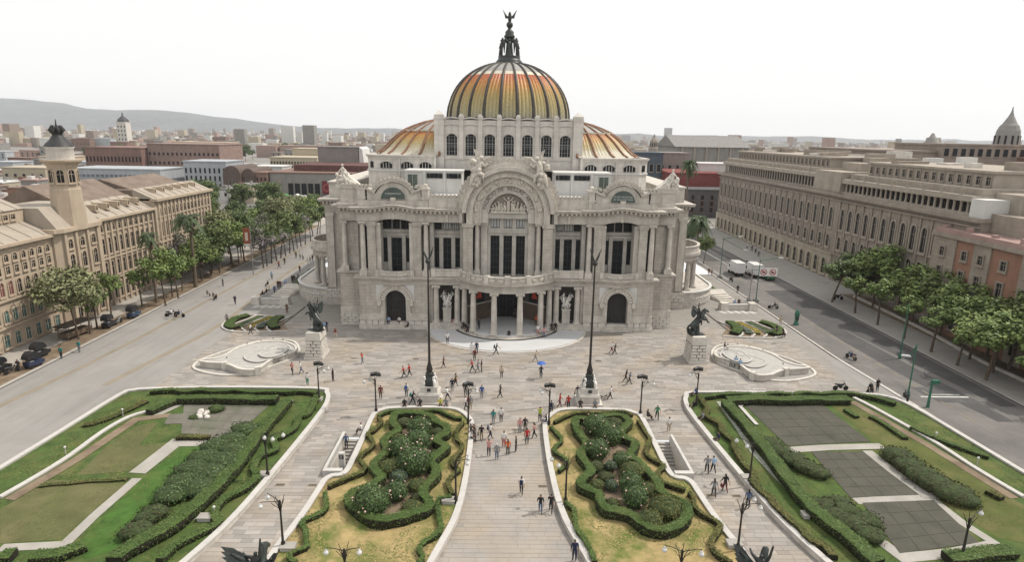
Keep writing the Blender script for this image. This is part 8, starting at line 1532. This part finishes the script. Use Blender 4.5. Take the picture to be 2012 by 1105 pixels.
PEOPLE = '''
-25.34 87.72 0.00 w maroon beige L beside the left statue pedestal
-27.89 90.96 0.00 s sky denim F behind the left statue, left of a pair
-27.58 90.97 0.00 s navy black F behind the left statue, right of a pair
-19.17 77.53 0.00 w orange denim fl alone on the left half of the plaza
-27.09 73.66 0.00 w+ pink navy F in front of the left fountain, left of two
-26.04 73.82 0.00 v white denim fl in front of the left fountain, right of two
-24.15 70.20 0.00 a white green B by the far left garden corner, in green trousers
-21.42 71.45 0.00 s black black R alone left of the first plaza lamp
-12.91 72.68 0.00 v red black L left of the left flagpole, left of two in red
-12.31 73.19 0.00 w red black L left of the left flagpole, right of two in red
-14.61 66.36 0.00 s maroon brown B beside the lamp left of the left flagpole
-11.78 67.12 0.00 s white navy B with a blue backpack near the left flagpole base
-11.48 63.77 0.50 t black black F on the far wall of the left rose bed, leftmost
-10.74 64.87 0.00 v black black R with a teal backpack by the left flagpole
-9.80 65.54 0.00 v maroon black R right beside the left flagpole base
-9.79 63.90 0.50 t dark dark F on the far wall of the left rose bed, second from left
-8.61 85.57 0.20 s white black F on the left part of the white terrace
-4.90 81.80 0.00 s white white F before the terrace, left of a pair
-4.23 81.85 0.00 s navy navy F before the terrace, right of a pair
-1.53 81.37 0.00 v black dark R with a big pack before the middle of the terrace
-8.34 76.30 0.00 w brown black R between the left flagpole and the terrace
-4.40 79.09 0.00 s maroon dark F behind the cluster of three on the plaza
-4.49 74.91 0.00 v red black L left of a cluster of three on the plaza
-3.81 74.93 0.00 w grey grey R middle of a cluster of three on the plaza
-3.31 74.94 0.00 s black dark R right of a cluster of three on the plaza
-0.73 73.12 0.00 s beige dark B alone in the middle of the plaza
-6.60 68.76 0.00 s black grey B with a black and white pack right of the flagpole
-6.32 70.25 0.00 w+ olive black R with a red bag right of the left flagpole
-6.92 66.20 0.00 v white black L hurrying past the left flagpole base
-4.94 67.45 0.00 s+ dark dark B hidden behind the lamp by the left rose bed
-3.01 66.77 0.00 s blue grey B in shorts left of the central axis
-0.90 67.04 0.00 w+ black black R in a dark dress on the central axis
-6.89 63.95 0.50 t grey dark F on the far wall of the left rose bed, in grey
-7.54 64.00 0.50 t yellow dark F on the far wall of the left rose bed, in yellow
-4.67 63.60 0.00 w white dark L with a red pack beside the left path lamp
-4.19 63.87 0.00 s grey khaki B in khaki shorts beside the left path lamp
-1.58 60.31 0.00 s+ teal grey F on the central path, in a teal top
-0.76 60.77 0.00 s white black B on the central path beside the teal top
1.19 58.46 0.00 s+ pink grey F left of a pair on the central path
1.72 58.73 0.00 s dark black F right of a pair on the central path
1.82 56.02 0.00 s red dark B in the middle of the central path
2.60 57.24 0.00 w+ pink black L near the right edge of the central path
3.39 60.94 0.00 p lime black B at the entrance of the central path
4.02 60.09 0.50 t navy denim L on the end of the right path wall
4.73 62.67 0.00 s grey dark B behind the right path lamp with a pack
-2.71 56.74 0.00 a black khaki B left side of the central path with a dark bag
-1.85 56.98 0.00 w white navy R left side of the central path with a backpack
-0.47 55.40 0.00 s white red B in a red skirt on the central path
-0.09 53.87 0.00 s+ orange black B in front of the red skirt on the path
0.69 54.46 0.00 s black black L in a dark suit on the central path
-1.91 53.61 0.00 p pink dark B at the left of the central path, arms raised
-1.14 52.99 0.00 c grey denim B nearest of the group, in a white cap
-3.91 58.70 0.50 t white dark R on the left path wall, farthest of three
-3.84 57.64 0.50 t dark navy R on the left path wall, middle of three
-3.73 56.38 0.50 t white navy R on the left path wall, nearest of three
-3.47 56.30 0.00 s dark dark L standing at the left path wall
1.00 47.20 0.00 w white dark B with a navy backpack on the near central path
2.48 44.59 0.00 w+ black denim F left of a couple at the right path wall
3.33 44.60 0.00 v black black B right of a couple at the right path wall
4.59 38.75 0.00 s navy navy B at the bottom edge by the right path wall
4.77 89.49 0.30 s+ white pink F on the right end of the porch steps
5.60 88.74 0.20 w pink denim fr on the terrace below the porch steps
7.03 92.07 0.75 t dark dark F on the right porch steps, left of a pair
7.63 92.10 0.75 t black black F on the right porch steps, right of a pair
10.28 93.74 0.70 t navy dark F on the step below the right niche
12.23 93.29 0.30 t black dark F at the right end of the white terrace
3.81 78.87 0.00 v beige grey R on the plaza before the right half of the terrace
4.24 73.14 0.00 u dark navy B under a blue umbrella
14.76 82.49 0.00 v white maroon R right of the right flagpole, behind another
15.12 82.04 0.00 v dark black R right of the right flagpole, in front of another
14.76 72.17 0.00 v black black R far right of the right flagpole, behind another
15.05 71.36 0.00 v denim dark R far right of the right flagpole, in front of another
11.91 66.90 0.00 v white black R with two small dogs
8.15 67.13 0.00 a black white B left of the right flagpole base with a bag
8.48 66.33 0.00 s pink grey R leaning by the right flagpole base
8.10 64.01 0.50 t dark dark F on the far wall of the right rose bed, left
9.75 63.95 0.50 t grey dark F on the far wall of the right rose bed, right
5.83 64.60 0.00 w red maroon R left of the right rose bed, walking away
6.78 64.26 0.00 a red black B with a red bag at the right rose bed
15.08 61.52 0.50 t dark black R on the side wall of the right rose bed
16.18 61.79 0.00 w green black F beside the sitting one, right of the right bed
16.74 59.02 0.00 s white khaki B on the right side path in khaki shorts
22.15 67.54 0.50 t blue dark L on the corner of the right garden wall, in blue
20.86 64.06 0.50 t black black L on the right garden wall, reclining near the lamp
20.93 61.06 0.50 t grey black L on the right garden wall, farther one
21.02 56.38 0.50 t navy dark L on the right garden wall beside a red bag
18.10 50.84 0.00 w grey black B left of a couple on the right side path
18.71 50.93 0.00 w sky black B right of a couple on the right side path
17.48 47.07 0.00 w+ grey dark B nearer left of two on the right side path
18.67 47.74 0.00 w+ black maroon B with a maroon bag on the right side path
19.76 45.40 0.00 s+ denim black B close to the right garden wall near the lamp
-16.02 55.90 -0.60 s denim dark B going down the left stairwell
-14.91 57.73 0.50 t white dark L on the wall beside the left stairwell
-47.50 105.44 0.00 w navy dark F alone on the promenade left of the steps
-44.20 94.47 0.00 s grey black F at the street end of the left flower bed
-38.37 89.01 0.00 w white dark R in front of the left flower bed
-36.79 100.47 0.00 s brown maroon B right of the pale paving panels
-48.11 124.83 0.00 w sky dark F alone on the far promenade
-44.00 116.81 0.00 s black black F left of a couple near the left steps
-43.65 116.98 0.00 s maroon black F right of a couple near the left steps
-43.35 113.03 0.00 w blue dark B at the head of the left steps
-42.97 118.05 0.00 s sky navy F right of the couple near the left steps
-42.85 121.65 0.00 s black black F left of the queue by the terrace hedge
-42.63 122.06 0.00 s dark dark B second of the queue by the terrace hedge
-42.47 122.71 0.00 s white dark F third of the queue by the terrace hedge
-42.19 123.29 0.00 s grey navy F right of the queue by the terrace hedge
-44.36 131.13 0.00 w maroon dark F behind the queue in a red top
-50.35 135.45 0.00 w maroon black L small figure on the far promenade, left
-50.46 139.42 0.00 s brown dark F small figure in brown on the far promenade
-50.30 146.98 0.00 s olive dark F small figure in olive on the far promenade
-49.16 146.49 0.00 w white dark F left of two in white on the far promenade
-48.00 144.90 0.00 w white black F right of two in white on the far promenade
-45.24 139.77 0.00 s white white F leftmost of three far along the palace side
-45.66 142.89 0.00 s white navy F middle of three far along the palace side
-45.29 143.46 0.00 s navy navy F rightmost of three far along the palace side
-46.61 118.64 0.40 t black dark L on a low seat at the promenade, in black
-44.50 110.26 0.60 t dark dark L on the low pier wall, leftmost of three
-44.35 111.83 0.60 t black dark L on the low pier wall, middle of three
-44.35 113.21 0.60 t white black L on the low pier wall, rightmost of three
-55.23 118.28 0.00 s dark dark R beside a dark cart on the far left promenade
-54.78 110.71 0.40 t dark dark R on the promenade left, alone with a parcel
-52.93 109.02 0.40 t dark black R left of two seated on the promenade
-51.94 108.10 0.40 t black black L right of two seated on the promenade
43.77 112.74 1.35 s black black F on top of the pier by the right steps
41.21 107.04 0.00 s sky navy F leaning at the right pier wall, left
42.10 107.40 0.00 s black black F leaning at the right pier wall, right
45.25 97.14 0.00 s beige beige F beside the right flower bed at the kerb
42.70 90.40 0.00 v black black L with a dark bag by the right flower bed
42.35 91.97 0.00 w dark dark L behind the black figure at the right flower bed
45.49 134.47 0.00 s maroon dark F left of two on the kerb behind the palace
45.96 134.01 0.00 s beige maroon F right of two on the kerb behind the palace
30.55 81.99 1.28 t dark white R on the rim of the right fountain
67.10 168.05 0.00 w white dark F first of four on the far right sidewalk
67.03 164.46 0.00 w dark dark F second of four on the far right sidewalk
66.48 160.64 0.00 w black black F third of four on the far right sidewalk
65.54 156.32 0.00 w dark black F fourth of four on the far right sidewalk
48.02 105.87 0.80 t black dark L riding the silver motorcycle
30.53 77.46 0.00 s sky navy B left of two in blue at the right fountain
30.74 76.49 0.00 s sky black B right of two in blue at the right fountain
45.32 70.10 0.00 s black black F with a tall stick at the right garden corner
47.53 80.05 0.80 t navy dark fr riding the blue motorcycle along the kerb
43.75 69.01 0.80 t black black F riding the motorcycle by the right garden
-59.02 78.27 0.00 s teal dark F on the left kerb beside the pedicabs, in teal
-58.25 80.68 0.00 s teal grey F on the left kerb, farther one in teal
-60.91 73.37 0.00 s dark dark F on the left sidewalk behind the pedicabs
-54.04 96.77 0.80 t white navy L riding the dark promenade motorcycle
-52.62 96.33 0.80 t navy dark L riding the white promenade motorcycle
-6.74 92.07 0.75 t dark dark F on the left porch steps, leftmost of three
-6.31 91.14 0.75 t black dark F on the left porch steps, middle of three
-5.98 90.81 0.60 t dark black F on the left porch steps, rightmost of three
0.34 88.64 0.55 t black dark F on the middle of the porch steps
-8.30 93.54 0.80 t pink dark F on the step below the left niche
-4.29 91.16 0.60 s dark black F behind the second porch column
-2.47 93.43 0.60 s navy navy R behind the third porch column
1.41 97.11 0.60 s dark dark F inside the porch right of the doors
4.67 93.50 0.60 s orange brown F inside the porch by the right column
-18.49 93.40 1.00 t sky navy F in the left pavilion doorway, left
-16.84 93.47 1.00 t white black F in the left pavilion doorway, right
-15.33 92.48 0.50 t black black L at the end of the left door steps
'''
cnt = {}
UMB = None
for ln in PEOPLE.strip().splitlines():
    w_ = ln.split(); x, y, z = float(w_[0]), float(w_[1]), float(w_[2]); ps = w_[3]; sh, pa, fc, where = w_[4], w_[5], w_[6], ' '.join(w_[7:])
    lh = '+' in ps; k = ps[0]; capw = k == 'c'; umb = k == 'u'; k = {'c': 's', 'u': 'a'}.get(k, k)
    if 'skirt' in where or 'dress' in where or 'shorts' in where or 'trousers' in where: lab = 'person in %s top %s, %s' % (sh, where, POSE[k])
    else: lab = 'person in %s and %s %s %s' % (sh, pa, POSE[k], where)
    if len(lab.split()) > 16: lab = 'person in %s %s' % (sh, where)
    o = link('person', PM[k, lh]); tag(o, lab, 'person', 'people on and around the plaza'); s_ = .96+.09*rp_.random()
    if z == 0 and abs(x) < 46.4 and x > -42: z = .02
    o.location = (x, y, z+(.08 if k == 't' else 0)); o.rotation_euler = (0, 0, FACE[fc]+rp_.uniform(-.25, .25)); o.scale = (s_*1.02, s_*1.02, s_)
    for i, mm in enumerate((CM[sh], CM[pa], rp_.choice(SKIN), WHAIR if capw else HAIR, SHOE, LIP)): o.material_slots[i].link = 'OBJECT'; o.material_slots[i].material = mm
    def pack(col, dx, dy, zz, sz, nm):
        b = MB(); b.box(-sz[0], sz[0], dy-sz[1], dy+sz[1], zz-sz[2], zz+sz[2], taper=.03); b.box(-sz[0]*.7, sz[0]*.7, dy+sz[1]-.02, dy+sz[1]+.05, zz-sz[2]*.7, zz+.02); b.v = [(a_+dx, b__, c_) for a_, b__, c_ in b.v]
        me = b.mesh(nm, CM[col]); q = link(nm, me, o)
    if 'pack' in where: pack('blue' if 'blue' in where else 'teal' if 'teal' in where else 'red' if 'red' in where else 'navy', 0, .20, 1.25, (.15, .08, .21), 'backpack')
    elif 'bag' in where and k != 't': pack('red' if 'red bag' in where else 'maroon' if 'maroon' in where else 'black', .34, .02, .72, (.06, .14, .16), 'shoulder_bag')
    if umb:
        u = thing('umbrella', 'bright blue umbrella held up on the open plaza', 'umbrella', (x, y-.1, 1.1)); b = MB(); b.tube([(x+.1, y-.2, 1.15), (x+.05, y-.1, 2.25)], .012, n=5); b.build('shaft', M_iron, u)
        for i in range(8):
            a0, a1 = PI/4*i, PI/4*(i+1); vs = []
            for r_, zz in ((.02, 2.32), (.35, 2.24), (.6, 2.02)): vs += [(x+r_*math.cos(a0), y-.1+r_*math.sin(a0), zz), (x+r_*math.cos(a1), y-.1+r_*math.sin(a1), zz)]
            b = MB(); b.add(vs, [(0, 2, 3, 1), (2, 4, 5, 3)]); b.build('canopy_panel', mat('umbrella_blue', (.05, .13, .42), rough=.5), u)
# dogs
for (x, y), lb, m_ in zip([(11.17,67.07),(11.44,66.99)], ('small dark dog ahead on the leash', 'small pale dog behind on the leash'), (CM['dark'], CM['beige'])):
    V = [(-.2, 0, .28), (0, 0, .29), (.2, 0, .30), (.28, 0, .40), (.36, 0, .46), (.46, 0, .43), (-.3, 0, .36), (-.38, 0, .46)]; E = [(0, 1), (1, 2), (2, 3), (3, 4), (4, 5), (0, 6), (6, 7)]; R = [.085, .08, .095, .06, .06, .03, .025, .015]
    for par, px_ in ((0, -.2), (2, .2)):
        for sy in (-1, 1): V += [(px_-(.04 if par == 0 else 0), sy*.07, .16), (px_+(.03 if par == 0 else 0), sy*.07, .02)]; R += [.035, .025]; k = len(V); E += [(par, k-2), (k-2, k-1)]
    for sy in (-1, 1): V.append((.34, sy*.05, .53)); R.append(.02); E.append((4, len(V)-1))
    skin_mesh(V, E, R, 1, 1).build('dog', m_, label=lb, cat='dog').location = (x, y, .02)

# ================================================================== hazy city air
b = MB(); b.box(-9500, 9500, -400, 12500, -6, 330); hz = b.build('haze', [], kind='stuff', label='thin pale haze over the city')
m = bpy.data.materials.new('haze'); m.use_nodes = True; N = m.node_tree.nodes; N.remove(N['Principled BSDF']); v = N.new('ShaderNodeVolumePrincipled'); v.inputs['Color'].default_value = (.90, .93, .97, 1); v.inputs['Density'].default_value = .000085; v.inputs['Anisotropy'].default_value = .2
m.node_tree.links.new(v.outputs[0], N['Material Output'].inputs['Volume']); hz.data.materials.append(m)

# ================================================================== labels: number look-alikes from the left as the camera sees them
def seen_x(o):
    d = o.location-CAM_LOC; return d.dot(rt2)/max(1, d.dot(fw))
ONES = ['first', 'second', 'third', 'fourth', 'fifth', 'sixth', 'seventh', 'eighth', 'ninth', 'tenth', 'eleventh', 'twelfth', 'thirteenth', 'fourteenth', 'fifteenth', 'sixteenth', 'seventeenth', 'eighteenth', 'nineteenth']
def ordinal(i): return ONES[i] if i < 19 else ('twentieth' if i == 19 else 'thirtieth' if i == 29 else ('twenty-' if i < 29 else 'thirty-')+ONES[i % 10 if i > 19 else i])
by = {}
for o in list(COL.objects):
    if o.parent is None and o.get('label') and o.get('kind') is None: by.setdefault(o['label'], []).append(o)
for lb, os_ in by.items():
    if len(os_) > 1:
        for i, o in enumerate(sorted(os_, key=seen_x)): o['label'] = '%s, %s such from the left' % (lb, ordinal(i))
